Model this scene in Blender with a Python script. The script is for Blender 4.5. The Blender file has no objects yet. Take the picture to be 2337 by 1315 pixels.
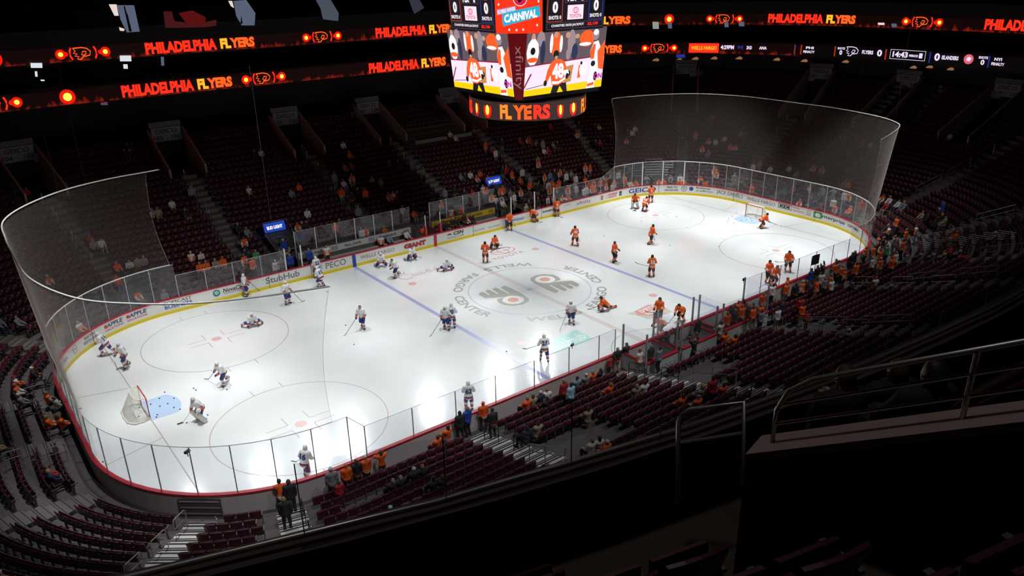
import bpy, bmesh, math, random
import numpy as np
from mathutils import Vector, Matrix
from mathutils.geometry import tessellate_polygon
PI = math.pi
scene = bpy.context.scene
COL = scene.collection
rnd = random.Random(7)

# ------------------------------------------------------------------ camera
cam_d = bpy.data.cameras.new('camera')
cam = bpy.data.objects.new('camera', cam_d)
COL.objects.link(cam)
cam_d.sensor_fit = 'HORIZONTAL'
cam_d.sensor_width = 36.0
cam_d.lens = 1770.22 / 2337 * 36.0
cam_d.clip_start = 0.1
cam_d.clip_end = 600
CAM = Vector((-33.542, -41.698, 21.994))
_R = Matrix.Rotation(-0.652932, 3, 'Z') @ Matrix.Rotation(1.182997, 3, 'X') @ Matrix.Rotation(-0.0201866, 3, 'Z')
cam.matrix_world = Matrix.Translation(CAM) @ _R.to_4x4()
scene.camera = cam

# ------------------------------------------------------------------ look
vs = scene.view_settings
vs.view_transform = 'Standard'
vs.look = 'None'
vs.gamma = 1.0
vs.use_curve_mapping = False
vs.exposure = 0.07
w = bpy.data.worlds.new('arena_air')
scene.world = w
w.use_nodes = True
w.node_tree.nodes['Background'].inputs[0].default_value = (0.30, 0.25, 0.35, 1)
w.node_tree.nodes['Background'].inputs[1].default_value = 0.0012
try:
    scene.cycles.max_bounces = 6
    scene.cycles.transparent_max_bounces = 24
    scene.cycles.sample_clamp_indirect = 4
    scene.cycles.use_denoising = True
except Exception:
    pass

# rink flood lamps on two catwalks, plus added unseen overhead and fill spots
def flood(x, y, z, tx, ty, power, size=62, blend=0.75, rad=0.55):
    ld = bpy.data.lights.new('flood_or_fill_lamp', 'SPOT')
    ld.energy = power
    ld.color = (0.97, 0.99, 1.0)
    ld.spot_size = math.radians(size)
    ld.spot_blend = blend
    ld.shadow_soft_size = rad
    o = bpy.data.objects.new('flood_or_fill_lamp', ld)
    COL.objects.link(o)
    o.location = (x, y, z)
    o.rotation_euler = (Vector((tx, ty, 0)) - Vector((x, y, z))).to_track_quat('-Z', 'Y').to_euler()
for fx, pw in ((-20, 1700), (-12.5, 2900), (-6.5, 3000), (-2, 3800), (8.5, 3800), (19, 8200), (26, 6800)):
    flood(fx, 30, 27.5, -33.5 + (fx + 33.5) * 0.444, -9.8, pw, 40, 1.0, 0.5)
for fx in (-26, -15, -5, 5, 15, 26):
    flood(fx, -30, 27.5, fx * 1.02, -9, 3400 if fx < 0 else 2600, 62, 0.9, 0.5)
for fx, pw in ((-26, 23500), (-17.5, 14500), (-8.5, 13800), (0, 14800), (8.5, 16500), (17.5, 19500), (26, 31000)):  # added overhead fill grid for the ice, placed so its reflections miss the rink
    for fy in (-6.5, 6.5):
        flood(fx, fy * (1.35 if fx == 0 else 1), 30, fx, fy * 0.98, pw, 40, 0.8, 0.7)

# added unseen fill spots for first crowd rows, board backs and the upper balcony
for fx in (-24, -12, 2, 14, 26):
    flood(fx, -30, 27.5, fx * 1.05, 16.5, 11500, 27, 1.0, 0.5)
for fy in (-9, 9):
    flood(12, fy, 31, 33.5, fy * 1.1, 4200, 30, 1.0, 0.5)
for fx in (-25, -14, -3, 9):
    flood(fx, -29, 27.5, fx, -13.6, 4300, 25, 1.0, 0.5)
flood(-30, -36, 34, -29.5, -39.5, 700, 75, 1.0, 0.6)  # added fill brightening the balcony rail, wall and deck

# ------------------------------------------------------------------ helpers
def tag(o, label=None, cat=None, group=None, kind=None):
    if label: o['label'] = label
    if cat: o['category'] = cat
    if group: o['group'] = group
    if kind: o['kind'] = kind
    return o

MATS = {}
def mat(name, col=(0.5, 0.5, 0.5), rough=0.6, metal=0.0, emit=0.0, spec=0.5, noise=0.0, nscale=8.0):
    if name in MATS: return MATS[name]
    m = bpy.data.materials.new(name)
    m.use_nodes = True
    nt = m.node_tree
    b = nt.nodes['Principled BSDF']
    b.inputs['Base Color'].default_value = (*col, 1)
    b.inputs['Roughness'].default_value = rough
    b.inputs['Metallic'].default_value = metal
    b.inputs['Specular IOR Level'].default_value = spec
    if emit > 0:
        b.inputs['Base Color'].default_value = (0.01, 0.01, 0.01, 1)
        b.inputs['Emission Color'].default_value = (*col, 1)
        b.inputs['Emission Strength'].default_value = emit
    elif noise > 0:
        tc = nt.nodes.new('ShaderNodeTexCoord')
        nz = nt.nodes.new('ShaderNodeTexNoise')
        nz.inputs['Scale'].default_value = nscale
        nz.inputs['Detail'].default_value = 4
        mr = nt.nodes.new('ShaderNodeMapRange')
        mr.inputs['To Min'].default_value = 1 - noise
        mr.inputs['To Max'].default_value = 1 + noise
        mx = nt.nodes.new('ShaderNodeVectorMath'); mx.operation = 'SCALE'
        mx.inputs[0].default_value = col
        nt.links.new(tc.outputs['Object'], nz.inputs['Vector'])
        nt.links.new(nz.outputs['Fac'], mr.inputs['Value'])
        nt.links.new(mr.outputs[0], mx.inputs['Scale'])
        nt.links.new(mx.outputs[0], b.inputs['Base Color'])
    MATS[name] = m
    return m

def link(name, me, mats, parent=None):
    o = bpy.data.objects.new(name, me)
    COL.objects.link(o)
    if mats is not None:
        if not isinstance(mats, (list, tuple)): mats = [mats]
        if len(me.materials) == 0:
            for m in mats: me.materials.append(m)
    if parent: o.parent = parent
    return o

def empty(name, loc=(0, 0, 0), rz=0.0):
    o = bpy.data.objects.new(name, None)
    COL.objects.link(o)
    o.empty_display_size = 0.2
    o.location = loc
    o.rotation_euler = (0, 0, rz)
    return o

class MB:
    """collects simple shapes into one mesh"""
    def __init__(s): s.v = []; s.f = []; s.m = []
    def add(s, vs, fs, mi=0):
        n = len(s.v)
        s.v += [tuple(v) for v in vs]
        s.f += [tuple(i + n for i in f) for f in fs]
        s.m += [mi] * len(fs)
        return s
    def box(s, c, d, rz=0.0, mi=0, M=None):
        x, y, z = d[0] / 2, d[1] / 2, d[2] / 2
        co, si = math.cos(rz), math.sin(rz)
        vs = []
        for a in (-1, 1):
            for b in (-1, 1):
                for e in (-1, 1):
                    px, py, pz = a * x, b * y, e * z
                    if M is not None:
                        q = M @ Vector((px, py, pz)); vs.append((q.x + c[0], q.y + c[1], q.z + c[2]))
                    else:
                        vs.append((c[0] + px * co - py * si, c[1] + px * si + py * co, c[2] + pz))
        return s.add(vs, [(0, 1, 3, 2), (4, 6, 7, 5), (0, 4, 5, 1), (2, 3, 7, 6), (0, 2, 6, 4), (1, 5, 7, 3)], mi)
    def tube(s, pts, r, n=6, mi=0, closed=False, taper=None):
        pts = [Vector(p) for p in pts]
        N = len(pts); base = len(s.v); up = Vector((0, 0, 1))
        for i, p in enumerate(pts):
            if closed: t = pts[(i + 1) % N] - pts[i - 1]
            else: t = pts[min(i + 1, N - 1)] - pts[max(i - 1, 0)]
            if t.length < 1e-9: t = Vector((0, 0, 1))
            t.normalize()
            a = t.cross(up)
            if a.length < 0.05: a = t.cross(Vector((1, 0, 0)))
            a.normalize(); b = t.cross(a)
            rr = r if taper is None else r * (1 + (taper - 1) * i / (N - 1))
            for k in range(n):
                q = p + a * (math.cos(2 * PI * k / n) * rr) + b * (math.sin(2 * PI * k / n) * rr)
                s.v.append(tuple(q))
        M = N if closed else N - 1
        for i in range(M):
            for k in range(n):
                a0 = base + i * n + k; a1 = base + i * n + (k + 1) % n
                j = (i + 1) % N
                s.f.append((a0, a1, base + j * n + (k + 1) % n, base + j * n + k)); s.m.append(mi)
        if not closed:
            s.f.append(tuple(base + k for k in range(n))[::-1]); s.m.append(mi)
            s.f.append(tuple(base + (N - 1) * n + k for k in range(n))); s.m.append(mi)
        return s
    def poly(s, pts, z=None, mi=0):
        P = [Vector((p[0], p[1], z if z is not None else p[2])) for p in pts]
        n = len(s.v)
        s.v += [tuple(p) for p in P]
        for t in tessellate_polygon([P]):
            s.f.append(tuple(i + n for i in t)); s.m.append(mi)
        return s
    def sphere(s, c, r, seg=10, ring=6, mi=0, sc=(1, 1, 1)):
        n = len(s.v)
        for i in range(ring + 1):
            th = PI * i / ring
            for k in range(seg):
                ph = 2 * PI * k / seg
                s.v.append((c[0] + r * sc[0] * math.sin(th) * math.cos(ph), c[1] + r * sc[1] * math.sin(th) * math.sin(ph), c[2] + r * sc[2] * math.cos(th)))
        for i in range(ring):
            for k in range(seg):
                a = n + i * seg + k; b = n + i * seg + (k + 1) % seg
                s.f.append((a, a + seg, b + seg, b)); s.m.append(mi)
        return s
    def mesh(s, name='m', smooth=False):
        me = bpy.data.meshes.new(name)
        me.from_pydata(s.v, [], s.f)
        me.polygons.foreach_set('material_index', s.m)
        if smooth: me.polygons.foreach_set('use_smooth', [True] * len(s.f))
        me.update()
        return me
    def obj(s, name, mats, parent=None, smooth=False):
        return link(name, s.mesh(name, smooth), mats, parent)

# ------------------------------------------------------------------ rink outline, u = arc length clockwise from far centre
HX, HY, RC = 30.48, 12.955, 8.53
AX, BY = HX - RC, HY - RC
def out(u, D=0.0):
    """point and outward normal on the rink outline pushed out by D"""
    r = RC + D; q = r * PI / 2; L = 4 * AX + 4 * BY + 4 * q
    u = (u + L / 2) % L - L / 2
    sg = 1 if u >= 0 else -1
    a = abs(u)
    if a <= AX: x, y, nx, ny = a, HY + D, 0, 1
    elif a <= AX + q:
        t = (a - AX) / r; x, y, nx, ny = AX + r * math.sin(t), BY + r * math.cos(t), math.sin(t), math.cos(t)
    elif a <= AX + q + 2 * BY: x, y, nx, ny = HX + D, BY - (a - AX - q), 1, 0
    elif a <= AX + 2 * q + 2 * BY:
        t = (a - AX - q - 2 * BY) / r; x, y, nx, ny = AX + r * math.cos(t), -BY - r * math.sin(t), math.cos(t), -math.sin(t)
    else: x, y, nx, ny = AX - (a - AX - 2 * q - 2 * BY), -HY - D, 0, -1
    return sg * x, y, sg * nx, ny
def perim(D): return 4 * AX + 4 * BY + 2 * PI * (RC + D)
def u_far(x): return x
def u_cor(D, deg, sy=1):
    r = RC + D; t = math.radians(deg)
    return AX + r * (PI / 2 - t) if sy > 0 else AX + r * PI / 2 + 2 * BY + r * t
def u_R(D, y): return AX + (RC + D) * PI / 2 + BY - y
def u_near(x, D): # signed by side
    L = perim(D)
    return L / 2 - x if x >= 0 else -(L / 2 + x)
def doff(x, y):
    qx = abs(x) - AX; qy = abs(y) - BY
    return math.hypot(max(qx, 0), max(qy, 0)) + min(max(qx, qy), 0) - RC
def row_z(i): return 0.15 + 0.19 * i + 0.0045 * i * i
def row_d(i): return 0.75 + 0.8 * i
def strip(mb, D0, z0, D1, z1, ua=None, ub=None, step=1.2, mi=0):
    """band between two offset outlines, ua/ub given on the base outline as fractions of the perimeter"""
    full = ua is None
    if full: ua, ub = 0.0, 1.0
    L0 = perim(0)
    n = max(2, int((ub - ua) * L0 / step))
    vs = []
    for i in range(n + (0 if full else 1)):
        t = ua + (ub - ua) * i / n
        for D, z in ((D0, z0), (D1, z1)):
            x, y, _, _ = outf(t, D)
            vs.append((x, y, z))
    m = len(vs) // 2
    fs = []
    for i in range(m if full else m - 1):
        a = 2 * i; b = 2 * ((i + 1) % m)
        fs.append((a, b, b + 1, a + 1))
    return mb.add(vs, fs, mi)
def outf(t, D):
    """same place on every ring: t in 0..1 runs along the base outline, corners stay radial"""
    L = perim(0); u = (t * L + L / 2) % L - L / 2
    sg = 1 if u >= 0 else -1; a = abs(u); q = RC * PI / 2; r = RC + D
    if a <= AX: v = a
    elif a <= AX + q: v = AX + (a - AX) / RC * r
    elif a <= AX + q + 2 * BY: v = AX + r * PI / 2 + (a - AX - q)
    elif a <= AX + 2 * q + 2 * BY: v = AX + r * PI / 2 + 2 * BY + (a - AX - q - 2 * BY) / RC * r
    else: v = AX + r * PI + 2 * BY + (a - AX - 2 * q - 2 * BY)
    return out(sg * v, D)

# ------------------------------------------------------------------ lettering
_TXT = {}
def text_verts(s, bold=0.0):
    key = (s, bold)
    if key in _TXT: return _TXT[key]
    cu = bpy.data.curves.new('lettering', 'FONT')
    cu.body = s
    cu.resolution_u = 3
    cu.offset = bold
    cu.align_x = 'CENTER'
    o = bpy.data.objects.new('lettering', cu)
    COL.objects.link(o)
    dg = bpy.context.evaluated_depsgraph_get()
    me = bpy.data.meshes.new_from_object(o.evaluated_get(dg))
    bpy.data.objects.remove(o)
    v = np.array([x.co[:2] for x in me.vertices]); f = [tuple(p.vertices) for p in me.polygons]
    bpy.data.meshes.remove(me)
    v -= (v.min(0) + v.max(0)) / 2
    v /= (v.max(0) - v.min(0))
    _TXT[key] = (v, f)
    return v, f
def text_on(s, w_, h_, place, mats, name, parent, bold=0.01, shear=0.0, label=None):
    """place(tx, ty) -> xyz"""
    v, f = text_verts(s, bold)
    mb = MB()
    mb.add([place(x * w_ + shear * y * h_, y * h_) for x, y in v], f)
    o = mb.obj(name, mats, parent)
    if label: o['label'] = label
    return o
def ring_place(u, z, D, tilt=0.0, sgn=1):
    def f(tx, ty):
        x, y, nx, ny = out(u + tx * sgn, D)
        return (x, y, z + ty)
    return f
# ================================================================== ICE
ICE = mat('ice', (0.80, 0.83, 0.83), 0.16)
def make_ice():
    nt = ICE.node_tree; b = nt.nodes['Principled BSDF']
    tc = nt.nodes.new('ShaderNodeTexCoord')
    n1 = nt.nodes.new('ShaderNodeTexNoise'); n1.inputs['Scale'].default_value = 0.35; n1.inputs['Detail'].default_value = 6
    n2 = nt.nodes.new('ShaderNodeTexNoise'); n2.inputs['Scale'].default_value = 3.0; n2.inputs['Detail'].default_value = 8
    mp = nt.nodes.new('ShaderNodeMapping'); mp.inputs['Rotation'].default_value = (0, 0, 0.5); mp.inputs['Scale'].default_value = (1, 9, 1)
    nt.links.new(tc.outputs['Object'], n1.inputs['Vector'])
    nt.links.new(tc.outputs['Object'], mp.inputs['Vector'])
    nt.links.new(mp.outputs[0], n2.inputs['Vector'])
    cr = nt.nodes.new('ShaderNodeValToRGB')
    cr.color_ramp.elements[0].position = 0.3; cr.color_ramp.elements[0].color = (0.755, 0.79, 0.79, 1)
    cr.color_ramp.elements[1].position = 0.7; cr.color_ramp.elements[1].color = (0.815, 0.845, 0.84, 1)
    nt.links.new(n1.outputs['Fac'], cr.inputs[0])
    nt.links.new(cr.outputs[0], b.inputs['Base Color'])
    mr = nt.nodes.new('ShaderNodeMapRange')
    mr.inputs['From Min'].default_value = 0.35; mr.inputs['From Max'].default_value = 0.65
    mr.inputs['To Min'].default_value = 0.085; mr.inputs['To Max'].default_value = 0.165
    nt.links.new(n2.outputs['Fac'], mr.inputs['Value'])
    nt.links.new(mr.outputs[0], b.inputs['Roughness'])
make_ice()
mb = MB()
mb.poly([outf(i / 160, 0.0)[:2] for i in range(160)], 0.0)
ice = tag(mb.obj('floor', ICE), 'white skating ice sheet with red and blue lines inside the boards', 'ice', kind='structure')
Z1 = 0.006
def ice_mark(name, mb, m, label=None):
    o = mb.obj(name, m, ice)
    if label: o['label'] = label
    return o
PINK = mat('ice_red_paint', (0.66, 0.38, 0.36), 0.25)
RDOT = mat('ice_dot_paint', (0.72, 0.48, 0.46), 0.25)
THIN = mat('ice_thin_red', (0.56, 0.43, 0.43), 0.25)
BLUE = mat('ice_blue_paint', (0.40, 0.43, 0.70), 0.25)
GREY = mat('ice_grey_paint', (0.36, 0.37, 0.34), 0.3)
LOGO = mat('ice_logo_paint', (0.335, 0.34, 0.305), 0.3, noise=0.12, nscale=1.5)
CREAM = mat('ice_white_paint', (0.84, 0.83, 0.80), 0.25)
SALM = mat('ice_salmon_paint', (0.78, 0.40, 0.30), 0.25)
CREASE = mat('ice_crease_paint', (0.47, 0.62, 0.83), 0.25)
TEAL = mat('ice_teal_paint', (0.45, 0.72, 0.68), 0.25)
TEALW = mat('ice_teal_letter', (0.75, 0.86, 0.84), 0.25)
DRED = mat('ice_brand_red', (0.72, 0.36, 0.34), 0.25)
def rect(mb, x0, y0, x1, y1, z=Z1): return mb.add([(x0, y0, z), (x1, y0, z), (x1, y1, z), (x0, y1, z)], [(0, 1, 2, 3)])
def arc(mb, cx, cy, r, w_, a0=0, a1=2 * PI, n=72, z=Z1):
    vs = []
    for i in range(n + 1):
        a = a0 + (a1 - a0) * i / n
        for rr in (r - w_ / 2, r + w_ / 2): vs.append((cx + rr * math.cos(a), cy + rr * math.sin(a), z))
    return mb.add(vs, [(2 * i, 2 * i + 1, 2 * i + 3, 2 * i + 2) for i in range(n)])
def disc(mb, cx, cy, r, z=Z1, n=28, ry=None):
    ry = ry or r
    return mb.add([(cx + r * math.cos(2 * PI * i / n), cy + ry * math.sin(2 * PI * i / n), z) for i in range(n)], [tuple(range(n))])
mb = MB()
for dx in (-0.16, -0.05, 0.06, 0.16): rect(mb, dx - 0.014, -HY, dx + 0.014, HY)
ice_mark('centre_line', mb, PINK, 'red centre line drawn as thin stripes')
for sx in (-1, 1):
    ice_mark('blue_line', rect(MB(), sx * 7.77 - 0.155, -HY, sx * 7.77 + 0.155, HY), BLUE)
    yl = 11.72
    ice_mark('goal_line', rect(MB(), sx * 27.13 - 0.03, -yl, sx * 27.13 + 0.03, yl), THIN)
    mb = MB()
    for sy in (-1, 1):   # trapezoid behind the goal
        x0, y0, x1, y1 = 27.13 * sx, 3.35 * sy, 30.48 * sx, 4.27 * sy
        mb.add([(x0, y0 - .025, Z1), (x1, y1 - .025, Z1), (x1, y1 + .025, Z1), (x0, y0 + .025, Z1)], [(0, 1, 2, 3)])
    ice_mark('trapezoid_line', mb, THIN)
    # crease
    pts = [(27.13 - .0, -1.22), (27.13 - 1.35, -1.22)]
    a0 = math.asin(1.22 / 1.83)
    pts += [(27.13 - 1.83 * math.cos(a), 1.83 * math.sin(a)) for a in np.linspace(-a0, a0, 12)]
    pts += [(27.13 - 1.35, 1.22), (27.13, 1.22)]
    ice_mark('goal_crease', MB().poly([(sx * x, y) for x, y in pts], Z1 - .002), CREASE, 'light blue goal crease')
    for sy in (-1, 1):
        cx, cy = sx * 21.03, sy * 6.71
        mb = MB(); arc(mb, cx, cy, 4.57, 0.05)
        for ex in (-1, 1):
            for ey in (-1, 1):
                X, Y = cx + ex * 0.61, cy + ey * 0.305
                rect(mb, min(X, X + ex * 1.2), Y - .025, max(X, X + ex * 1.2), Y + .025)
                rect(mb, X - .025, min(Y, Y + ey * .9), X + .025, max(Y, Y + ey * .9))
                rect(mb, cx + ex * 0.85 - .025, min(cy + ey * 4.5, cy + ey * 5.15), cx + ex * 0.85 + .025, max(cy + ey * 4.5, cy + ey * 5.15))
        ice_mark('faceoff_circle', mb, THIN)
        ice_mark('faceoff_dot', disc(MB(), cx, cy, 0.32), RDOT)
        ice_mark('faceoff_dot', disc(MB(), sx * 6.1, sy * 6.71, 0.32), RDOT)
ice_mark('centre_circle', arc(MB(), 0, 0, 4.57, 0.07), mat('ice_circle_blue', (0.52, 0.54, 0.62), 0.25))
ice_mark('centre_dot', rect(MB(), -0.2, -0.14, 0.2, 0.14, Z1 + .002), BLUE)
mb = MB(); arc(mb, 0, -HY, 3.05, 0.05, 0, PI, 30)
ice_mark('referee_crease', mb, THIN)
# the two winged letter emblems at centre ice, one turned half round
_f = 1770.22
def at_z(px, py, z):
    d = _R @ Vector(((px - 1168.5) / _f, -(py - 657.5) / _f, -1.0)); t = (z - CAM.z) / d.z
    return CAM + d * t
def zz(l): return [at_z(1000 + x / 5.8425, 580 + y / 5.8425, 0) for x, y in l]
_o = zz([(520, 542), (548, 505), (615, 488), (645, 458), (715, 452), (745, 424), (815, 432), (878, 404), (1010, 460), (1150, 525), (1232, 590), (1230, 640), (1140, 690), (1000, 710), (850, 696), (768, 650), (755, 605), (620, 612)])
_d = zz([(545, 545), (560, 512), (600, 508), (668, 548), (690, 543), (628, 500), (652, 478), (690, 480), (790, 537), (808, 532), (722, 470), (752, 448), (785, 455), (935, 530), (955, 525), (832, 450), (880, 420), (1000, 470), (1145, 545), (1212, 600), (1205, 635), (1130, 675), (1000, 693), (870, 680), (800, 645), (780, 605), (850, 585), (900, 572), (760, 585), (625, 592)])
_c = zz([(1000, 612)])[0]
for sg, nm in ((1, 'left'), (-1, 'right')):
    ice_mark('winged_emblem', MB().poly([(p.x * sg, p.y * sg) for p in _o], Z1 + .001), mat('ice_emblem_edge', (0.66, 0.66, 0.63), 0.3))
    ice_mark('winged_emblem', MB().poly([(p.x * sg, p.y * sg) for p in _d], Z1 + .003), LOGO, 'grey winged emblem painted %s of the centre line' % nm)
    ice_mark('emblem_ring', disc(MB(), _c.x * sg, _c.y * sg, 0.78, Z1 + .005), CREAM)
    ice_mark('emblem_dot', disc(MB(), _c.x * sg, _c.y * sg, 0.40, Z1 + .007), SALM, 'salmon dot in the winged emblem')
# WELLS FARGO CENTER round the circle, twice
def circ_text(s, deg0, deg1, r, h, name):
    """letters spread clockwise (seen from above) from deg0 to deg1, tops pointing at the centre"""
    L = math.radians(deg1 - deg0) * r
    def pl(tx, ty):
        a = math.radians((deg0 + deg1) / 2) + tx / r
        rr = r - ty
        return (rr * math.cos(a), rr * math.sin(a), Z1)
    return text_on(s, abs(L), h, pl, GREY, name, ice, 0.02)
for off in (0, 180):
    # tops point at the centre circle; reading follows growing angle
    circ_text('WELLS', 228 + off, 272 + off, 5.35, 0.74, 'ice_lettering')
    circ_text('FARGO', 283 + off, 325 + off, 5.35, 0.74, 'ice_lettering')
    circ_text('CENTER', 334 + off, 381 + off, 5.35, 0.74, 'ice_lettering')
def ice_quad_text(s, p0, p1, h, m, name, bold=0.01, shear=0, sgn=1, z=Z1 + .004, label=None):
    p0, p1 = Vector((*p0, 0)), Vector((*p1, 0)); d = p1 - p0; L = d.length; d.normalize(); n = Vector((-d.y, d.x, 0)); c = (p0 + p1) / 2
    return text_on(s, L, h, lambda tx, ty: tuple(c + d * tx + n * (ty * sgn) + Vector((0, 0, z))), m, name, ice, bold, shear, label)
# painted sponsors
def world(pts): return [tuple(at_z(x, y, 0))[:2] for x, y in pts]
stub = world([(1228, 795), (1316, 752), (1353, 774), (1247, 813)])
ice_mark('ice_advert', MB().poly(stub, Z1), TEAL, 'teal painted patch with pale lettering')
ice_quad_text('StubHub', (-5.3, -8.5), (-2.3, -8.3), 0.95, TEALW, 'ice_lettering', 0.02)
diz = world([(1430, 716), (1462, 706), (1485, 694), (1522, 704), (1535, 712), (1505, 722), (1478, 729), (1462, 722)])
ice_mark('ice_advert', MB().poly(diz, Z1), mat('ice_tan_paint', (0.62, 0.60, 0.52), 0.3), 'tan star shape behind a red diamond')
dz = [(2.75, -8.45), (3.35, -9.15), (5.1, -8.95), (4.95, -8.1), (4.55, -7.65), (2.95, -7.85)]
ice_mark('ice_advert', MB().poly(dz, Z1 + .002), DRED, 'red diamond with white lettering')
ice_quad_text('DIETZ', (3.25, -8.15), (4.75, -8.1), 0.42, CREAM, 'ice_lettering', 0.03)
ice_quad_text('WATSON', (3.2, -8.75), (4.95, -8.65), 0.42, CREAM, 'ice_lettering', 0.03)
ch = world([(917, 635), (1001, 612)])
ice_quad_text('hick-fil-A', (-5.15, 8.32), (-2.75, 8.32), 0.75, RDOT, 'ice_lettering', 0.0, 0.2)
mb = MB(); arc(mb, -5.75, 8.3, 0.52, 0.10, 0.7, 5.6, 24)
for k in range(3): mb.tube([(-5.9 + .22 * k, 8.95, .01), (-6.05 + .34 * k, 9.3, .01)], 0.05, 4)
ice_mark('ice_lettering', mb, RDOT)
ice_quad_text('TOYOTA', (1.75, 6.95), (4.95, 6.95), 0.5, DRED, 'ice_lettering', 0.0)
mb = MB()
def earc(mb, cx, cy, rx, ry, w_, n=40):
    vs = []
    for i in range(n + 1):
        a = 2 * PI * i / n
        for k in (-.5, .5): vs.append((cx + (rx + k * w_) * math.cos(a), cy + (ry + k * w_) * math.sin(a), Z1))
    mb.add(vs, [(2 * i, 2 * i + 1, 2 * i + 3, 2 * i + 2) for i in range(n)])
earc(mb, 3.7, 8.2, 1.15, 0.72, .1); earc(mb, 3.7, 8.5, 0.95, 0.38, .09); earc(mb, 3.7, 8.2, 0.4, 0.70, .09)
ice_mark('ice_emblem', mb, DRED)

# ================================================================== BOARDS
BW = mat('board_white', (0.80, 0.80, 0.76), 0.35)
BOUT = mat('board_outside_grey', (0.60, 0.53, 0.53), 0.6, noise=0.06, nscale=2)
BRED = mat('board_red_cap', (0.48, 0.022, 0.04), 0.35)
BYEL = mat('board_yellow', (0.80, 0.62, 0.01), 0.4)
boards = empty('dasher_boards')
tag(boards, 'white dasher boards with red cap and yellow kick strip running round the ice', 'rink boards')
H = 1.07
def tstrip(D0, z0, D1, z1, mb=None): 
    mb = mb or MB(); return strip(mb, D0, z0, D1, z1, step=0.7)
tstrip(0, 0.24, 0, H).obj('board_panel', BW, boards)
mb = MB(); tstrip(0.14, H, 0.14, -0.25, mb); mb.obj('outer_panel', BOUT, boards)['label'] = 'plain grey outside of the boards'
mb = MB(); tstrip(-.035, H - .03, -.035, H + .03, mb); tstrip(-.035, H + .03, 0.17, H + .03, mb); tstrip(0.17, H + .03, 0.17, H - .07, mb); tstrip(-.035, H - .03, 0, H - .03, mb)
mb.obj('cap_rail', BRED, boards)['label'] = 'red cap rail'
mb = MB(); tstrip(-.02, 0.0, -.02, 0.24, mb); tstrip(-.02, .24, 0, .24, mb)
mb.obj('kick_strip', BYEL, boards)['label'] = 'yellow kick strip'
for u, m, w_ in ((-7.77, mat('board_blue', (0.02, 0.06, 0.38), .4), .31), (7.77, MATS.get('board_blue'), .31), (0, BRED, .3)):
    p = [out(u - w_ / 2, -.024), out(u + w_ / 2, -.024)]
    MB().add([(p[0][0], p[0][1], 0), (p[1][0], p[1][1], 0), (p[1][0], p[1][1], H), (p[0][0], p[0][1], H)], [(0, 1, 2, 3)]).obj('line_mark', m, boards)
for u in (-28.0, 11.97, 27.0, 34.9, -14.9, 44.0, 4.0, -11.5):
    a = out(u, -.026); t = (a[3], -a[2])
    MB().add([(a[0] - t[0] * .015, a[1] - t[1] * .015, 0.05), (a[0] + t[0] * .015, a[1] + t[1] * .015, .05), (a[0] + t[0] * .015, a[1] + t[1] * .015, H - .03), (a[0] - t[0] * .015, a[1] - t[1] * .015, H - .03)], [(0, 1, 2, 3)]).obj('gate_gap', mat('gap_dark', (0.12, .06, .05), .7), boards)
def ad(s, u0, u1, h, z, col, bold=0.01, shear=0, rough=.4):
    m = mat('print_%02x%02x%02x' % tuple(int(c * 255) for c in col), col, rough)
    return text_on(s, u1 - u0, h, ring_place((u0 + u1) / 2, z, -.012), m, 'advert_lettering', boards, bold, shear)
def adbox(u0, u1, z0, z1, col, D=-.008, pts=None, name='advert_patch'):
    m = mat('print_%02x%02x%02x' % tuple(int(c * 255) for c in col), col, .4)
    mb = MB()
    if pts is None:
        n = max(1, int((u1 - u0) / .4)); vs = []
        for i in range(n + 1):
            x, y, _, _ = out(u0 + (u1 - u0) * i / n, D); vs += [(x, y, z0), (x, y, z1)]
        mb.add(vs, [(2 * i, 2 * i + 2, 2 * i + 3, 2 * i + 1) for i in range(n)])
    else:
        vs = []
        for a, b in pts:
            x, y, _, _ = out(a, D); vs.append((x, y, b))
        mb.add(vs, [tuple(range(len(vs)))])
    return mb.obj(name, m, boards)
def adring(u, z, r, w_, col, D=-.01):
    m = mat('print_%02x%02x%02x' % tuple(int(c * 255) for c in col), col, .4)
    mb = MB(); vs = []
    for i in range(25):
        a = 2 * PI * i / 24
        for rr in (r - w_ / 2, r + w_ / 2):
            x, y, _, _ = out(u + rr * math.cos(a), D); vs.append((x, y, z + rr * math.sin(a)))
    mb.add(vs, [(2 * i, 2 * i + 1, 2 * i + 3, 2 * i + 2) for i in range(24)])
    return mb.obj('advert_ring', m, boards)
def addisc(u, z, r, col, D=-.009):
    return adbox(0, 0, 0, 0, col, D, [(u + r * math.cos(2 * PI * i / 20), z + r * math.sin(2 * PI * i / 20)) for i in range(20)])
K = (.03, .03, .035); NV = (.03, .045, .20); RD = (.55, .04, .05); BL = (.03, .08, .42); WH = (.8, .8, .78); GY = (.2, .2, .21)
ad('OPTIMA', -32.6, -30.9, .26, .66, GY); adring(-29.9, .68, .26, .03, (.35, .1, .08)); ad('KIA', -30.1, -29.7, .16, .68, (.35, .1, .08))
ad('WATCH', -28.8, -27.8, .2, .82, K, .02); ad('WATCH LIVE', -28.95, -27.7, .2, .54, K, .02)
for a, b in ((-26.95, -25.5), (-25.2, -23.75)):
    ad('APPLE', a + .22, b, .27, .79, NV, .03, .2); addisc(a + .12, .78, .13, RD); ad('VACATIONS', a, b + .02, .16, .5, RD, .02)
ad('COMCAST', -22.6, -20.6, .24, .84, K, 0); ad('BUSINESS', -22.5, -20.6, .26, .52, BL, .02)
addisc(-18.85, .68, .26, (.02, .22, .16)); addisc(-18.85, .70, .16, (.4, .6, .5), -.012); ad('NovaCare', -18.35, -16.6, .3, .74, K, .02, .2); ad('Rehabilitation', -18.3, -16.7, .1, .52, GY)
ad('StubHub', -15.15, -12.45, .5, .66, GY, .02)
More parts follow.
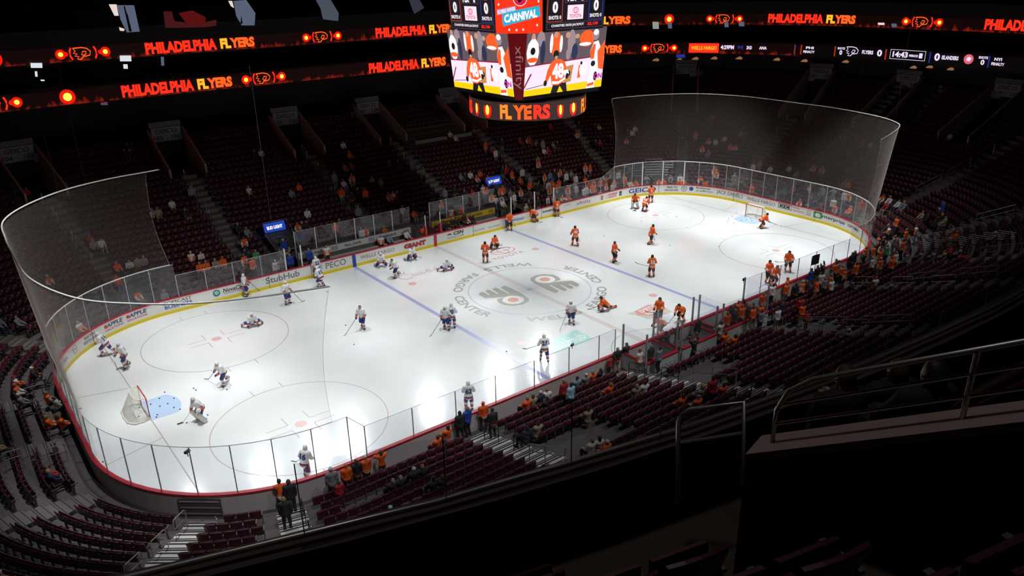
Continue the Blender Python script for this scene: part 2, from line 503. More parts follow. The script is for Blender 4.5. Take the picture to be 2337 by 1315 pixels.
for k in range(4): adbox(0, 0, 0, 0, BL, -.012, [(-11.25 + .05 * k, .82 - .1 * k), (-10.9 + .1 * k * (k < 2), .88 - .1 * k), (-10.45, .84 - .1 * k), (-10.9, .82 - .1 * k - .01)])
ad('PECO', -10.25, -8.5, .5, .67, GY, .01)
ad('WELLS FARGO', -7.2, -4.05, .3, .66, (.22, .12, .12), 0)
ad('GIANT', -3.1, -.95, .44, .62, (.06, .02, .02), .08); ad('GIANT', -3.13, -.98, .42, .64, (.62, .03, .04), .03).location.y = -.006
for k, c in enumerate(((.6, .4, .02), (.6, .1, .03), (.3, .05, .35), (.03, .15, .5), (.05, .4, .2))): addisc(1.30 + .085 * k, .72 + .05 * math.sin(k * .8), .07, c, -.012)
ad('CSN', 1.9, 2.95, .32, .75, K, .04, .2); ad('CSNPHILLY.COM', 1.2, 2.95, .13, .43, GY)
ad('AQUAFINA', 4.0, 5.3, .2, .5, GY, 0, .1); ad('AQUAFINA', 5.65, 7.0, .2, .48, GY, 0, .1)
ad('Walmart', 8.5, 9.9, .32, .62, (.03, .12, .4), .01)
mb = MB()
for k in range(6):
    a = PI / 3 * k + .5; x, y, _, _ = out(10.25 + .1 * math.cos(a), -.02); x2, y2, _, _ = out(10.25 + .24 * math.cos(a), -.02)
    mb.tube([(x, y, .64 + .1 * math.sin(a)), (x2, y2, .64 + .24 * math.sin(a))], .025, 4)
mb.obj('advert_spark', mat('spark_yellow', (.8, .45, .02), .4), boards)
ad('.com', 10.5, 11.3, .22, .58, (.03, .12, .4)); ad('EGNEROS', 12.1, 13.8, .17, .68, K, .04)
ad('xfinity', 16.45, 18.35, .42, .64, (.40, .06, .07), .0); ad('metroPCS', 14.9, 15.7, .1, .78, GY)
for u in (19.92,): adbox(u - .17, u + .17, .42, .86, (.35, .14, .05)); adbox(u - .12, u + .12, .55, .72, (.6, .35, .1), -.012)
ad("DUNKIN'", 20.85, 22.1, .22, .76, RD, .04); ad('DONUTS', 20.85, 22.0, .2, .5, (.6, .05, .2), .04); adring(20.6, .62, .16, .03, RD)
adbox(22.35, 22.7, .4, .86, K); adbox(22.4, 22.65, .5, .7, GY, -.012)
ad('GEICO', 23.6, 26.7, .46, .65, (.02, .035, .26), .025)
ad('NHL.TV', 27.85, 28.95, .18, .8, K, .03); ad('WATCH LIVE', 27.6, 29.0, .19, .5, K, .03)
adring(29.62, .68, .26, .05, K); addisc(29.62, .68, .13, (.5, .4, .25)); addisc(30.35, .7, .22, BL); ad('Rothman', 30.85, 32.3, .2, .85, K, .01); ad('at Jefferson', 30.85, 32.6, .2, .55, K, .01)
ad("JACK DANIEL'S", 33.0, 36.0, .52, .66, K, .0); ad('WELLS FARGO', 36.5, 39.75, .3, .68, (.15, .1, .1), 0)
adbox(40.1, 41.55, .5, .98, K); adbox(40.16, 41.5, .55, .93, WH, -.012); ad('KDI', 40.25, 41.35, .3, .74, K, .08).location.x = -.008
ad('OFFICE', 41.65, 42.4, .15, .85, RD); ad('TECHNOLOGY', 41.65, 42.9, .15, .6, RD); ad('Canon', 43.1, 43.6, .12, .7, RD, .02); ad('SAVIN', 43.1, 43.6, .1, .5, BL, .02); ad('TOSHIBA', 43.1, 43.6, .07, .88, GY)
adbox(43.85, 44.75, .4, .98, (.03, .33, .08)); ad('e', 44.0, 44.55, .36, .68, WH, .04); ad('nterprise', 44.75, 47.4, .38, .66, K, .02)
ad('OPTIMA', 47.8, 49.6, .25, .7, K, .03); adring(50.5, .66, .24, .03, K); ad('K', 50.4, 50.6, .2, .66, K); ad('the', 51.4, 51.7, .2, .8, GY); ad('bank', 51.2, 51.9, .2, .5, GY)

# ================================================================== GLASS
def glass_mat(name, tint=(0.93, 0.94, 0.97), haze=0.03):
    m = bpy.data.materials.new(name); m.use_nodes = True; nt = m.node_tree
    for n in list(nt.nodes):
        if n.type != 'OUTPUT_MATERIAL': nt.nodes.remove(n)
    outn = [n for n in nt.nodes if n.type == 'OUTPUT_MATERIAL'][0]
    t = nt.nodes.new('ShaderNodeBsdfTransparent'); t.inputs[0].default_value = (*tint, 1)
    g = nt.nodes.new('ShaderNodeBsdfGlossy'); g.inputs['Roughness'].default_value = 0.08
    d = nt.nodes.new('ShaderNodeBsdfDiffuse'); d.inputs[0].default_value = (.6, .58, .62, 1)
    lw = nt.nodes.new('ShaderNodeLayerWeight'); lw.inputs['Blend'].default_value = 0.5
    pw = nt.nodes.new('ShaderNodeMath'); pw.operation = 'POWER'; pw.inputs[1].default_value = 4.0
    fr = nt.nodes.new('ShaderNodeMath'); fr.operation = 'MULTIPLY_ADD'; fr.inputs[1].default_value = 0.8; fr.inputs[2].default_value = 0.07
    nt.links.new(lw.outputs['Facing'], pw.inputs[0]); nt.links.new(pw.outputs[0], fr.inputs[0])
    m1 = nt.nodes.new('ShaderNodeMixShader'); m2 = nt.nodes.new('ShaderNodeMixShader'); m2.inputs[0].default_value = haze
    nt.links.new(fr.outputs[0], m1.inputs[0]); nt.links.new(t.outputs[0], m1.inputs[1]); nt.links.new(g.outputs[0], m1.inputs[2])
    nt.links.new(m1.outputs[0], m2.inputs[1]); nt.links.new(d.outputs[0], m2.inputs[2]); nt.links.new(m2.outputs[0], outn.inputs[0])
    return m
GLASS = glass_mat('rink_glass')
POST = mat('aluminium_post', (0.45, 0.45, 0.47), 0.4, 0.2)
WPOST = mat('white_post', (0.75, 0.75, 0.75), 0.4)
PCNT = {}
def place_word(u):
    L = perim(0)
    a = abs(u)
    if a <= AX: side = 'the far side'
    elif a <= AX + RC * PI / 2: side = 'the far %s corner' % ('right' if u > 0 else 'left')
    elif a <= AX + RC * PI / 2 + 2 * BY: side = 'the %s end' % ('right' if u > 0 else 'left')
    elif a <= AX + RC * PI + 2 * BY: side = 'the near %s corner' % ('right' if u > 0 else 'left')
    else: side = 'the near side'
    return side
ORD = ['first', 'second', 'third', 'fourth', 'fifth', 'sixth', 'seventh', 'eighth', 'ninth', 'tenth', 'eleventh', 'twelfth', 'thirteenth', 'fourteenth', 'fifteenth', 'sixteenth', 'seventeenth', 'eighteenth', 'nineteenth', 'twentieth']
def ordw(k):
    if k < 20: return ORD[k]
    t = {2: 'twenty', 3: 'thirty', 4: 'forty', 5: 'fifty', 6: 'sixty', 7: 'seventy', 8: 'eighty', 9: 'ninety'}
    n = k + 1
    if n >= 100: return '%dth' % n
    if n % 10 == 0: return {30: 'thirtieth', 40: 'fortieth', 50: 'fiftieth', 60: 'sixtieth', 70: 'seventieth', 80: 'eightieth', 90: 'ninetieth'}[n]
    return t[n // 10] + '-' + ORD[n % 10 - 1]
def glass_pane(u0, u1, zt0, zt1, D=0.07, zb=H + .03, post=True, pm=None, side=None, label=None, z_end=None):
    """one pane, leaning along the outline, plus the post at its first edge"""
    n = max(1, int(abs(u1 - u0) / .6))
    mb = MB(); vs = []
    for i in range(n + 1):
        x, y, nx, ny = out(u0 + (u1 - u0) * i / n, D); zt = zt0 + (zt1 - zt0) * i / n
        vs += [(x, y, zb), (x, y, zt)]
    mb.add(vs, [(2 * i, 2 * i + 2, 2 * i + 3, 2 * i + 1) for i in range(n)])
    x, y, _, _ = out(u0, D)
    root = empty('rink_glass', (x, y, zb))
    side = side or place_word(u0); k = PCNT.get(side, 0); PCNT[side] = k + 1
    tag(root, label or 'clear glass panel on %s, %s counting clockwise' % (side, ordw(k)), 'rink glass', 'rink glass panels on %s' % side)
    mbb = MB(); mbb.add([(a - x, b - y, c - zb) for a, b, c in mb.v], mb.f)
    mbb.obj('pane', GLASS, root)
    if post:
        pw_ = .10 if pm else .042
        MB().box((0, 0, (zt0 - zb) / 2), (pw_, pw_, zt0 - zb), math.atan2(out(u0, D)[3], out(u0, D)[2])).obj('post', pm or POST, root)
    e = []
    for i in range(n + 1):
        xx, yy, _, _ = out(u0 + (u1 - u0) * i / n, D); e.append((xx - x, yy - y, zt0 + (zt1 - zt0) * i / n - zb))
    MB().tube(e, .012, 4).obj('edge_trim', mat('glass_edge', (.55, .56, .6), .3), root)
    return root
HI, LO = 3.5, 2.68
def run(us, tops):
    for i in range(len(us) - 1): glass_pane(us[i], us[i + 1], tops[i] if isinstance(tops, list) else tops, tops[i + 1] if isinstance(tops, list) else tops)
qC = RC * PI / 2
uRm = AX + qC + BY; uRn = AX + qC + 2 * BY; uEnd = AX + 2 * qC + 2 * BY
# far left run: posts at photo spacing, from the gate by the bench out to the left end
far_left = [-13.4, -15.3, -17.4, -19.4, -21.4]
run(far_left[::-1][:-0 or None], LO)
n = 11; us = [-(21.4 + (uRm - 21.4) * i / n) for i in range(n + 1)]
run(us[::-1], HI)
n = 11; us2 = [-(uRm + (uEnd + 1.0 - uRm) * i / n) for i in range(n + 1)]
run(us2[::-1], HI)
Ln = perim(0)
near_left = [-(uEnd + 1.0), -(uEnd + 3.0)]
def un(x): return -(Ln / 2 + x) if x < 0 else Ln / 2 - x   # base outline u of a near side x
run([-(Ln / 2 - 20.15) , -(uEnd + 1.0)], [LO, HI])
xs = [-20.15, -17.6, -15.1, -12.6, -10.0, -7.5, -5.2, -3.9]
for a, b in zip(xs[:-1], xs[1:]): glass_pane(-(Ln / 2 + b), -(Ln / 2 + a), LO, LO)
xs = [8.0, 9.6, 11.8, 14.0, 16.2, 18.4, 20.6]
for a, b in zip(xs[:-1], xs[1:]): glass_pane(Ln / 2 - b, Ln / 2 - a, LO, LO)
n = 11; us = [uRm + (Ln / 2 - 20.6 - uRm) * i / n for i in range(n + 1)]
run(us, HI)
us = [22.0, 23.6, 25.3]
run([13.6, 15.6, 17.7, 19.8], LO)
run([19.8, 21.6, 23.0, 24.0, 25.2], [LO, HI, HI, HI, HI])
for a, b in ((25.2, 27.4), (27.4, 29.6)): glass_pane(a, b, HI + .05, HI + .05, pm=WPOST)
glass_pane(29.6, 29.62, HI + .05, HI + .05, pm=WPOST)
n = 7; us = [29.62 + (uRm - 29.6) * i / n for i in range(n + 1)]
run(us, HI)
# wide gate posts
# ================================================================== SEATING BOWL
CONC = mat('concrete_tread', (0.105, 0.09, 0.088), 0.85, noise=0.25, nscale=0.7)
CONL = mat('concrete_parapet', (0.42, 0.30, 0.28), 0.8, noise=0.15, nscale=1.0)
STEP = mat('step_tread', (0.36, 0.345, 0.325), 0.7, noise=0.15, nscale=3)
NOSE = mat('step_gap', (0.03, 0.028, 0.03), 0.8)
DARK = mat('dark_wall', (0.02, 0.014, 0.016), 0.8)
STEEL = mat('steel_rail', (0.48, 0.46, 0.45), 0.35, 0.7)
L0 = perim(0)
def tu(u): return u / L0            # base-outline u -> ring parameter
# aisles: base-outline u
A_FAR = [-23.4, -15.0, -3.5, 5.75, 16.2, 24.3]
A_RIGHT = [29.3, 33.6, 38.2, 42.6, 47.2, 51.8, 56.4]
A_NEAR = [L0 / 2 - x for x in (16.2, 5.7)] + [-(L0 / 2 + x) for x in (-4.5, -14.7)]
A_NL = [-55.3, -51.9, -46.5, -41.0, -35.5, -29.5]
AISLES = A_FAR + A_RIGHT + A_NEAR + A_NL
VOM = {-23.4: ('104', '103'), -15.0: ('103', '102'), -3.5: ('102', '101'), 5.75: ('101', '124'), 16.2: ('124', '123'), 29.3: ('122', '121'), 33.6: ('121', '120'), 38.9: ('120', '119'), 45.5: ('119', '118')}
def nrows(u): return 29 if 26 < u < 60 else 26
def first_row(u):
    # benches on the far side, penalty boxes on the near side push the first row back
    uu = (u + L0 / 2) % L0 - L0 / 2
    if -12.0 < uu < 11.5: return 4
    if abs(abs(uu) - L0 / 2) < 8.2:
        x = (L0 / 2 - uu) if uu > 0 else -(L0 / 2 + uu)
        if -3.6 < x < 7.9: return 3
    return 0
def in_vom(u, i):
    for a in VOM:
        r = 1.35 / max(1.0, 1.0)
        D = row_d(i)
        k = 1.0 if abs(a) < AX else (RC + D) / RC
        if abs(u - a) * k < 1.45 and 20 <= i: return True
    return False
mb = MB()
NSEG = 320
for s in range(NSEG):
    u0 = -L0 / 2 + L0 * s / NSEG; u1 = u0 + L0 / NSEG; um = (u0 + u1) / 2
    for i in range(first_row(um), nrows(um)):
        if in_vom(um, i): continue
        z = row_z(i)
        a = outf(u0 / L0, row_d(i)); b = outf(u1 / L0, row_d(i)); c = outf(u1 / L0, row_d(i + 1)); d = outf(u0 / L0, row_d(i + 1))
        zp = row_z(i - 1) if i > first_row(um) else -0.2
        mb.add([(a[0], a[1], z), (b[0], b[1], z), (c[0], c[1], z), (d[0], d[1], z), (a[0], a[1], zp), (b[0], b[1], zp)], [(0, 1, 2, 3), (4, 5, 1, 0)])
tag(mb.obj('seating_terrace', CONC), 'stepped dark concrete terrace of the lower stands all round the rink', 'terrace', kind='structure')
mb = MB()
strip(mb, 0.14, -0.02, 3.4, -0.02)
tag(mb.obj('walkway', CONC), 'dark concrete floor behind the boards and benches', 'floor', kind='structure')
# parapet at the back of the lower stands and dark suite wall over it
mb = MB(); mb2 = MB(); sg = 200
for s in range(sg):
    t0 = -0.5 + s / sg; t1 = t0 + 1 / sg; um = (t0 + t1) / 2 * L0
    n_ = nrows(um); D = row_d(n_); z = row_z(n_)
    if any(abs(um - a) * (1 if abs(a) < AX else (RC + D) / RC) < 1.6 for a in VOM): continue
    a = outf(t0, D); b = outf(t1, D); a2 = outf(t0, D + .25); b2 = outf(t1, D + .25)
    if abs(um) < 60:
        mb.add([(a[0], a[1], z - .35), (b[0], b[1], z - .35), (b[0], b[1], z + .35), (a[0], a[1], z + .35), (a2[0], a2[1], z + .35), (b2[0], b2[1], z + .35)], [(0, 1, 2, 3), (3, 2, 5, 4)])
tag(mb.obj('parapet', CONL), 'dim concrete parapet along the top of the lower stands', 'parapet', kind='structure')
ts = (-46 / L0, 59 / L0)
def rstrip(*a, **k): 
    m = MB(); strip(m, *a, ts[0], ts[1], step=0.35); return m
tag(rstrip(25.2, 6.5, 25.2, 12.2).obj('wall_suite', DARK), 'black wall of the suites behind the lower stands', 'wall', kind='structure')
m = MB(); strip(m, 21.8, 12.05, 25.4, 12.05, *ts, step=0.35); strip(m, 21.8, 12.05, 21.8, 13.45, *ts, step=0.35); strip(m, 21.8, 13.45, 22.1, 13.45, *ts, step=0.35); strip(m, 22.1, 13.45, 22.1, 12.6, *ts, step=0.35)
for k in range(3): strip(m, 22.1 + k, 12.6 + .35 * k, 23.1 + k, 12.6 + .35 * k, *ts, step=0.35); strip(m, 23.1 + k, 12.6 + .35 * k, 23.1 + k, 12.95 + .35 * k, *ts, step=0.35)
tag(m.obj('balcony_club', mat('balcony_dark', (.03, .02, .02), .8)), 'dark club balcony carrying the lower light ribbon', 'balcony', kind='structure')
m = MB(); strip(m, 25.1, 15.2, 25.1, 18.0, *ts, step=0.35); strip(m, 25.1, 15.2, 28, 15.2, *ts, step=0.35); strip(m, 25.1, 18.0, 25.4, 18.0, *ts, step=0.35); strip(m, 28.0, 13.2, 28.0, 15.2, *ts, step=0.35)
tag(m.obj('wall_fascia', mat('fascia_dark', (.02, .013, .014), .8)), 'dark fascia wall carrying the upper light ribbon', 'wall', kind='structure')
m = MB()
for k in range(20):
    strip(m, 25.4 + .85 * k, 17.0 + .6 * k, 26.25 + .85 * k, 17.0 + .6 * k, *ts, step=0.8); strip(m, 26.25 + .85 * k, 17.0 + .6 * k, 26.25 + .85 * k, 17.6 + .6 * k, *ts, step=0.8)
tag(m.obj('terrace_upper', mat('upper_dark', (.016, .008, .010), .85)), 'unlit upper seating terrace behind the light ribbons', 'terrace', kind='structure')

# ---------------------------------------------------------------- section portals with their signs
SIGN = mat('sign_grey', (0.30, 0.29, 0.33), 0.6); SBLK = mat('sign_black', (0.03, 0.03, 0.04), 0.6); SGRN = mat('sign_green_grey', (0.22, 0.25, 0.22), 0.7)
SIDEN = {-23.4: 'far left corner', -15.0: 'far side', -3.5: 'far side', 5.75: 'far side', 16.2: 'far side', 29.3: 'far right corner', 33.6: 'right end', 38.9: 'right end', 45.5: 'right end'}
for a, (s1, s2) in VOM.items():
    n_ = nrows(a); i0 = 20
    k = lambda D: 1.0 if abs(a) < AX else RC / (RC + D)
    def P(D, off, z):
        x, y, nx, ny = outf(a / L0, D); return (x + ny * off, y - nx * off, z)
    x0, y0, nx, ny = outf(a / L0, row_d(20))
    root = empty('entrance_portal', (x0, y0, row_z(20)))
    tag(root, 'concrete entrance portal with grey sign %s %s, %s from the left along the stands' % (s1, s2, ordw(sorted(VOM).index(a))), 'stand entrance', 'entrance portals of the lower stands')
    def loc(mb):
        mb.v = [(x - x0, y - y0, z - row_z(20)) for x, y, z in mb.v]; return mb
    Dt, Db = row_d(20), row_d(n_) + .2
    for sgn in (-1, 1):
        mb = MB(); o0, o1 = 1.45 * sgn, 1.62 * sgn; zf = row_z(19)
        vs = [P(Dt - .4, o0, zf), P(Db, o0, zf), P(Db, o0, row_z(n_) + 1.1), P(Dt - .4, o0, row_z(20) + .75), P(Dt - .4, o1, zf), P(Db, o1, zf), P(Db, o1, row_z(n_) + 1.1), P(Dt - .4, o1, row_z(20) + .75)]
        mb.add(vs, [(0, 1, 2, 3), (4, 5, 6, 7), (3, 2, 6, 7), (0, 3, 7, 4), (0, 1, 5, 4), (1, 2, 6, 5)])
        loc(mb).obj('side_wall', CONL, root)
    mb = MB(); mb.add([P(Dt - .4, -1.45, row_z(19) + .02), P(Db, -1.45, row_z(19) + .02), P(Db, 1.45, row_z(19) + .02), P(Dt - .4, 1.45, row_z(19) + .02)], [(0, 1, 2, 3)]); loc(mb).obj('passage_floor', DARK, root)
    zs = row_z(n_) + .35
    mb = MB(); mb.add([P(Db, -1.45, row_z(19)), P(Db, 1.45, row_z(19)), P(Db, 1.45, zs - .4), P(Db, -1.45, zs - .4)], [(0, 1, 2, 3)]); loc(mb).obj('doorway', DARK, root)
    mb = MB(); mb.add([P(Db - .3, -1.3, zs - .4), P(Db - .3, 1.3, zs - .4), P(Db - .3, 1.3, zs + .85), P(Db - .3, -1.3, zs + .85)], [(0, 1, 2, 3)])
    sgp = loc(mb).obj('sign', SIGN, root); sgp['label'] = 'grey section sign'
    mb = MB(); mb.add([P(Db - .35, -1.4, zs + .9), P(Db - .35, 1.4, zs + .9), P(Db - .1, 1.4, zs + 1.35), P(Db - .1, -1.4, zs + 1.35)], [(0, 1, 2, 3)]); loc(mb).obj('header', SGRN, root)
    def pl(off, zc):
        def f(tx, ty):
            q = P(Db - .33, off + tx, zc + ty); return (q[0] - x0, q[1] - y0, q[2] - row_z(20))
        return f
    text_on('GEICO', 1.9, .38, pl(0, zs + .52), SBLK, 'lettering', sgp, .022)
    text_on(s1, .75, .36, pl(-.8, zs - .05), SBLK, 'lettering', sgp, .02)
    text_on(s2, .75, .36, pl(.8, zs - .05), SBLK, 'lettering', sgp, .02)
# ---------------------------------------------------------------- aisle steps and hand rails
def side_of(u):
    uu = (u + L0 / 2) % L0 - L0 / 2
    return place_word(uu)
acount = {}
AW = 0.62
for a in AISLES:
    sd = side_of(a); kk = acount.get(sd, 0); acount[sd] = kk + 1
    i0 = first_row(a); i1 = 20 if a in VOM or abs(a) < 26 else nrows(a)
    x0, y0, nx, ny = outf(a / L0, row_d(i0))
    root = empty('aisle_stairs', (x0, y0, row_z(i0)))
    tag(root, 'pale stepped aisle on %s of the stands, %s counting clockwise' % (sd, ORD[kk]), 'aisle steps', 'stepped aisles of the lower stands')
    mb = MB(); mg = MB()
    ang = math.atan2(ny, nx); nearA = a in A_NEAR[2:] or a in (-55.3, -51.9); gw = 2.6 if nearA else 1.0
    for i in range(i0, i1):
        for (dd, ww, zz_, hh, M_) in ((.2, .36, row_z(i) + .012, .03, mb), (.6, .36, (row_z(i) + row_z(i + 1)) / 2, row_z(i + 1) - row_z(i), mb), (.405, .05, row_z(i) + .02, .02, mg), (.10, .035, row_z(i) + .022, .02, mg), (.50, .035, (row_z(i) + row_z(i + 1)) / 2 + (row_z(i + 1) - row_z(i)) / 2, .014, mg), (.79, .05, row_z(i + 1) + .0, .02, mg)):
            x, y, _, _ = outf(a / L0, row_d(i) + dd)
            if M_ is mg: ww = ww * gw
            M_.box((x - x0, y - y0, zz_ - row_z(i0)), (ww, 2 * AW, hh), ang)
    mb.obj('steps', mat('step_lit_tone', (.62, .60, .57), .7) if nearA else mat('step_shaded_tone', (.17, .15, .14), .8) if -33 < a < 76 else STEP if not (-50 < a < -33) else mat('step_unlit_grey', (.15, .13, .125), .8), root); mg.obj('step_gaps', NOSE, root)  # same treads throughout; light and shade painted in as tone by location
    # hand rails
    spans = [(8.0, 10.6), (11.2, 13.7), (14.3, 16.2)] if abs(a) < 60 else [(3.2, 4.6), (5.8, 7.2), (8.4, 9.8)]
    if a in (-51.9,): spans = [(1.2, 2.3), (3.0, 4.2), (4.9, 6.1), (6.7, 8.0)]
    if a in A_NEAR[2:] or a == -55.3: spans = [(1.6, 2.8), (4.0, 5.2)]
    off = -.45 if abs(a) < 60 else 0
    if a == -51.9: off = .45
    for (d0, d1) in spans:
        if d1 > row_d(i1): continue
        mr = MB(); pts = []
        def zr(D): return row_z((D - .75) / .8)
        def Q(D, h): 
            x, y, nx_, ny_ = outf(a / L0, D); return (x + ny_ * off - x0, y - nx_ * off - y0, zr(D) + h - row_z(i0))
        pts = [Q(d0, -.25), Q(d0, .86), Q(d0 + .08, .93), Q(d1 - .08, .93), Q(d1, .86), Q(d1, -.25)]
        if a < -50 and a > -60 or abs(a) > 60:
            mr.tube(pts, .024, 6)
            mr.tube([Q(d0 + .0, .5), Q(d1, .5)], .02, 6)
        else:
            mr.tube([Q(d0, -.2), Q(d0, .9), Q(d1, .9), Q(d1, -.2)], .028, 6); mr.tube([Q(d0, .48), Q(d1, .48)], .022, 6)
        mr.obj('hand_rail', STEEL if a not in A_NEAR[2:] and a != -55.3 else mat('black_rail', (.02, .02, .022), .4, .5), root)

# ================================================================== SEATS
SEATB = mat('seat_maroon', (0.092, 0.013, 0.024), 0.38)
SEATP = mat('seat_maroon_pad', (0.052, 0.009, 0.017), 0.5)
SEATL = mat('seat_standard', (0.10, 0.09, 0.095), 0.5)
def seat_parts(detail):
    """local frame: +y to the rink (front), origin on the floor under the back; returns meshes"""
    b = MB(); p = MB(); l = MB()
    # back, curved across, rounded top edge
    n = 5 if detail else 2
    vs = []; W = .235
    prof = [(-.02, .36), (-.05, .62), (-.10, .80), (-.115, .835), (-.145, .83), (-.15, .80), (-.095, .60), (-.06, .36)] if detail else [(-.02, .36), (-.10, .82), (-.145, .83), (-.06, .36)]
    m = len(prof)
    for i in range(n):
        t = -1 + 2 * i / (n - 1)
        for (y, z) in prof: vs.append((W * t, y + .035 * t * t, z - (.02 * t * t if z > .7 else 0)))
    fs = []
    for i in range(n - 1):
        for k in range(m): a = i * m + k; c = i * m + (k + 1) % m; fs.append((a, c, c + m, a + m))
    fs.append(tuple(range(m))); fs.append(tuple(range((n - 1) * m, n * m))[::-1])
    b.add(vs, fs)
    # pan folded up
    pv = [(-.22, .02, .40), (.22, .02, .40), (.22, .07, .72), (-.22, .07, .72), (-.22, .10, .41), (.22, .10, .41), (.22, .12, .70), (-.22, .12, .70)]
    p.add(pv, [(0, 3, 2, 1), (4, 5, 6, 7), (0, 1, 5, 4), (2, 3, 7, 6), (1, 2, 6, 5), (3, 0, 4, 7)])
    # one standard with arm rest
    l.box((.255, .0, .28), (.03, .10, .56)); l.box((.255, .08, .57), (.05, .30, .03)); l.box((.255, .03, .01), (.05, .28, .02))
    return b, p, l
def merge_np(parts):
    V = np.array([v for m in parts for v in m.v], dtype=np.float64)
    F = []; off = 0; mi = []
    for k, m in enumerate(parts):
        for f in m.f: F.append([i + off for i in f]); mi.append(k)
        off += len(m.v)
    return V, F, mi
seatpos = []     # (x, y, z, angle, key)
def aisle_gap(u, D):
    for a in AISLES:
        k = 1.0 if (abs((a + L0 / 2) % L0 - L0 / 2) < AX or abs(a) > uEnd) else (RC + D) / RC
        if abs(u - a) * k < AW + .30: return True
    return False
def has_wheel(u, i): return False
for i in range(29):
    D = row_d(i) + .58
    # walk along the ring at seat pitch
    Lr = perim(D)
    n = int(Lr / .525)
    for k in range(n):
        ur = -Lr / 2 + Lr * (k + .5) / n
        # back to base outline u
        sg_ = 1 if ur >= 0 else -1; a = abs(ur); r = RC + D; q = r * PI / 2
        if a <= AX: u = a
        elif a <= AX + q: u = AX + (a - AX) / r * RC
        elif a <= AX + q + 2 * BY: u = AX + qC + (a - AX - q)
        elif a <= AX + 2 * q + 2 * BY: u = AX + qC + 2 * BY + (a - AX - q - 2 * BY) / r * RC
        else: u = AX + 2 * qC + 2 * BY + (a - AX - 2 * q - 2 * BY)
        u *= sg_
        if i < first_row(u) or i >= nrows(u): continue
        if aisle_gap(u, D): continue
        if in_vom(u, i): continue
        if any(abs(u - v) * (1 if abs(v) < AX else (RC + D) / RC) < 1.95 and i >= 19 for v in VOM): continue
        # folding tables and standing platforms
        if 7.2 < u < 15.6 and i in (18, 19, 20, 21): continue          # press platform, far side
        if -13.4 < u < -10.4 and i < 8: continue                        # team tunnels
        if 9.6 < u < 12.2 and i < 8: continue
        if 25.4 < u < 28.4 and i < 7: continue                          # machine gate in the far right corner
        if (-58.6 < u < -56.9 and i == 2): continue
        if abs(abs(u) - L0 / 2) < 8 and u > 0 and i in (5, 6, 7) and 71.0 < u < 72.6: continue
        xn = (L0 / 2 - u) if u > 0 else -(L0 / 2 + u)
        if abs(u) > uEnd and -13.9 < xn < -10.6 and 5 <= i <= 8: continue   # near portal
        if abs(u) > uEnd and -3.7 < xn < -0.6 and 4 <= i <= 6: continue
        if -54.7 < u < -54.2 and i < 12: continue
        x, y, nx, ny = out(ur, D)
        seatpos.append((x, y, row_z(i), math.atan2(nx, -ny) , u, i, k))
def project(p):
    q = _R.transposed() @ (Vector(p) - CAM)
    if q.z > -0.1: return (-1e4, -1e4, 1)
    return (1168.5 + _f * q.x / -q.z, 657.5 - _f * q.y / -q.z, -q.z)
def rail_hides(p):
    """true when the upper deck front edge stands between camera and p"""
    v = Vector(p) - CAM
    for t in np.linspace(.02, .9, 60):
        q = CAM + v * t
        if 25.3 < doff(q.x, q.y) < 25.8 and q.z < 18.0: return True
    return False
cand = []
for idx, s in enumerate(seatpos):
    px, py, dz = project((s[0], s[1], s[2] + .7))
    if -15 < px < 2352 and -10 < py < 1330 and dz < 48 and (s[4] < -44 or s[4] > 60): cand.append((dz, idx))
cand.sort()
near_idx = []
for dz, idx in cand:
    s = seatpos[idx]
    if not rail_hides((s[0], s[1], s[2] + .7)): near_idx.append(idx)
    if len(near_idx) >= 255: break
near_set = set(near_idx)
# one mesh for all the distant seats
b, p, l = seat_parts(False)
V, F, mi = merge_np([b, p, l])
rest = [s for k, s in enumerate(seatpos) if k not in near_set]
allV = np.empty((len(rest), len(V), 3))
for k, s in enumerate(rest):
    c, sn = math.cos(s[3]), math.sin(s[3])
    Rm = np.array([[c, -sn, 0], [sn, c, 0], [0, 0, 1]])
    allV[k] = V @ Rm.T + np.array(s[:3])
loops = []; starts = []; tot = []; base = 0
Fl = [i for f in F for i in f]; Ft = [len(f) for f in F]; Flen = len(Fl)
L_ = (np.array(Fl)[None, :] + (np.arange(len(rest)) * len(V))[:, None]).ravel()
T_ = np.tile(Ft, len(rest)); S_ = np.concatenate([[0], np.cumsum(T_)[:-1]])
me = bpy.data.meshes.new('seats')
me.vertices.add(allV.size // 3); me.vertices.foreach_set('co', allV.ravel())
me.loops.add(len(L_)); me.loops.foreach_set('vertex_index', L_.astype(np.int32))
me.polygons.add(len(T_)); me.polygons.foreach_set('loop_start', S_.astype(np.int32)); me.polygons.foreach_set('loop_total', T_.astype(np.int32))
me.polygons.foreach_set('material_index', np.tile(mi, len(rest)).astype(np.int32))
me.update(calc_edges=True)
tag(link('stadium_seats', me, [SEATB, SEATP, SEATL]), 'distant rows of maroon folding seats filling the lower stands beyond the nearest blocks', 'seats', 'folding seats of the lower stands', 'stuff')
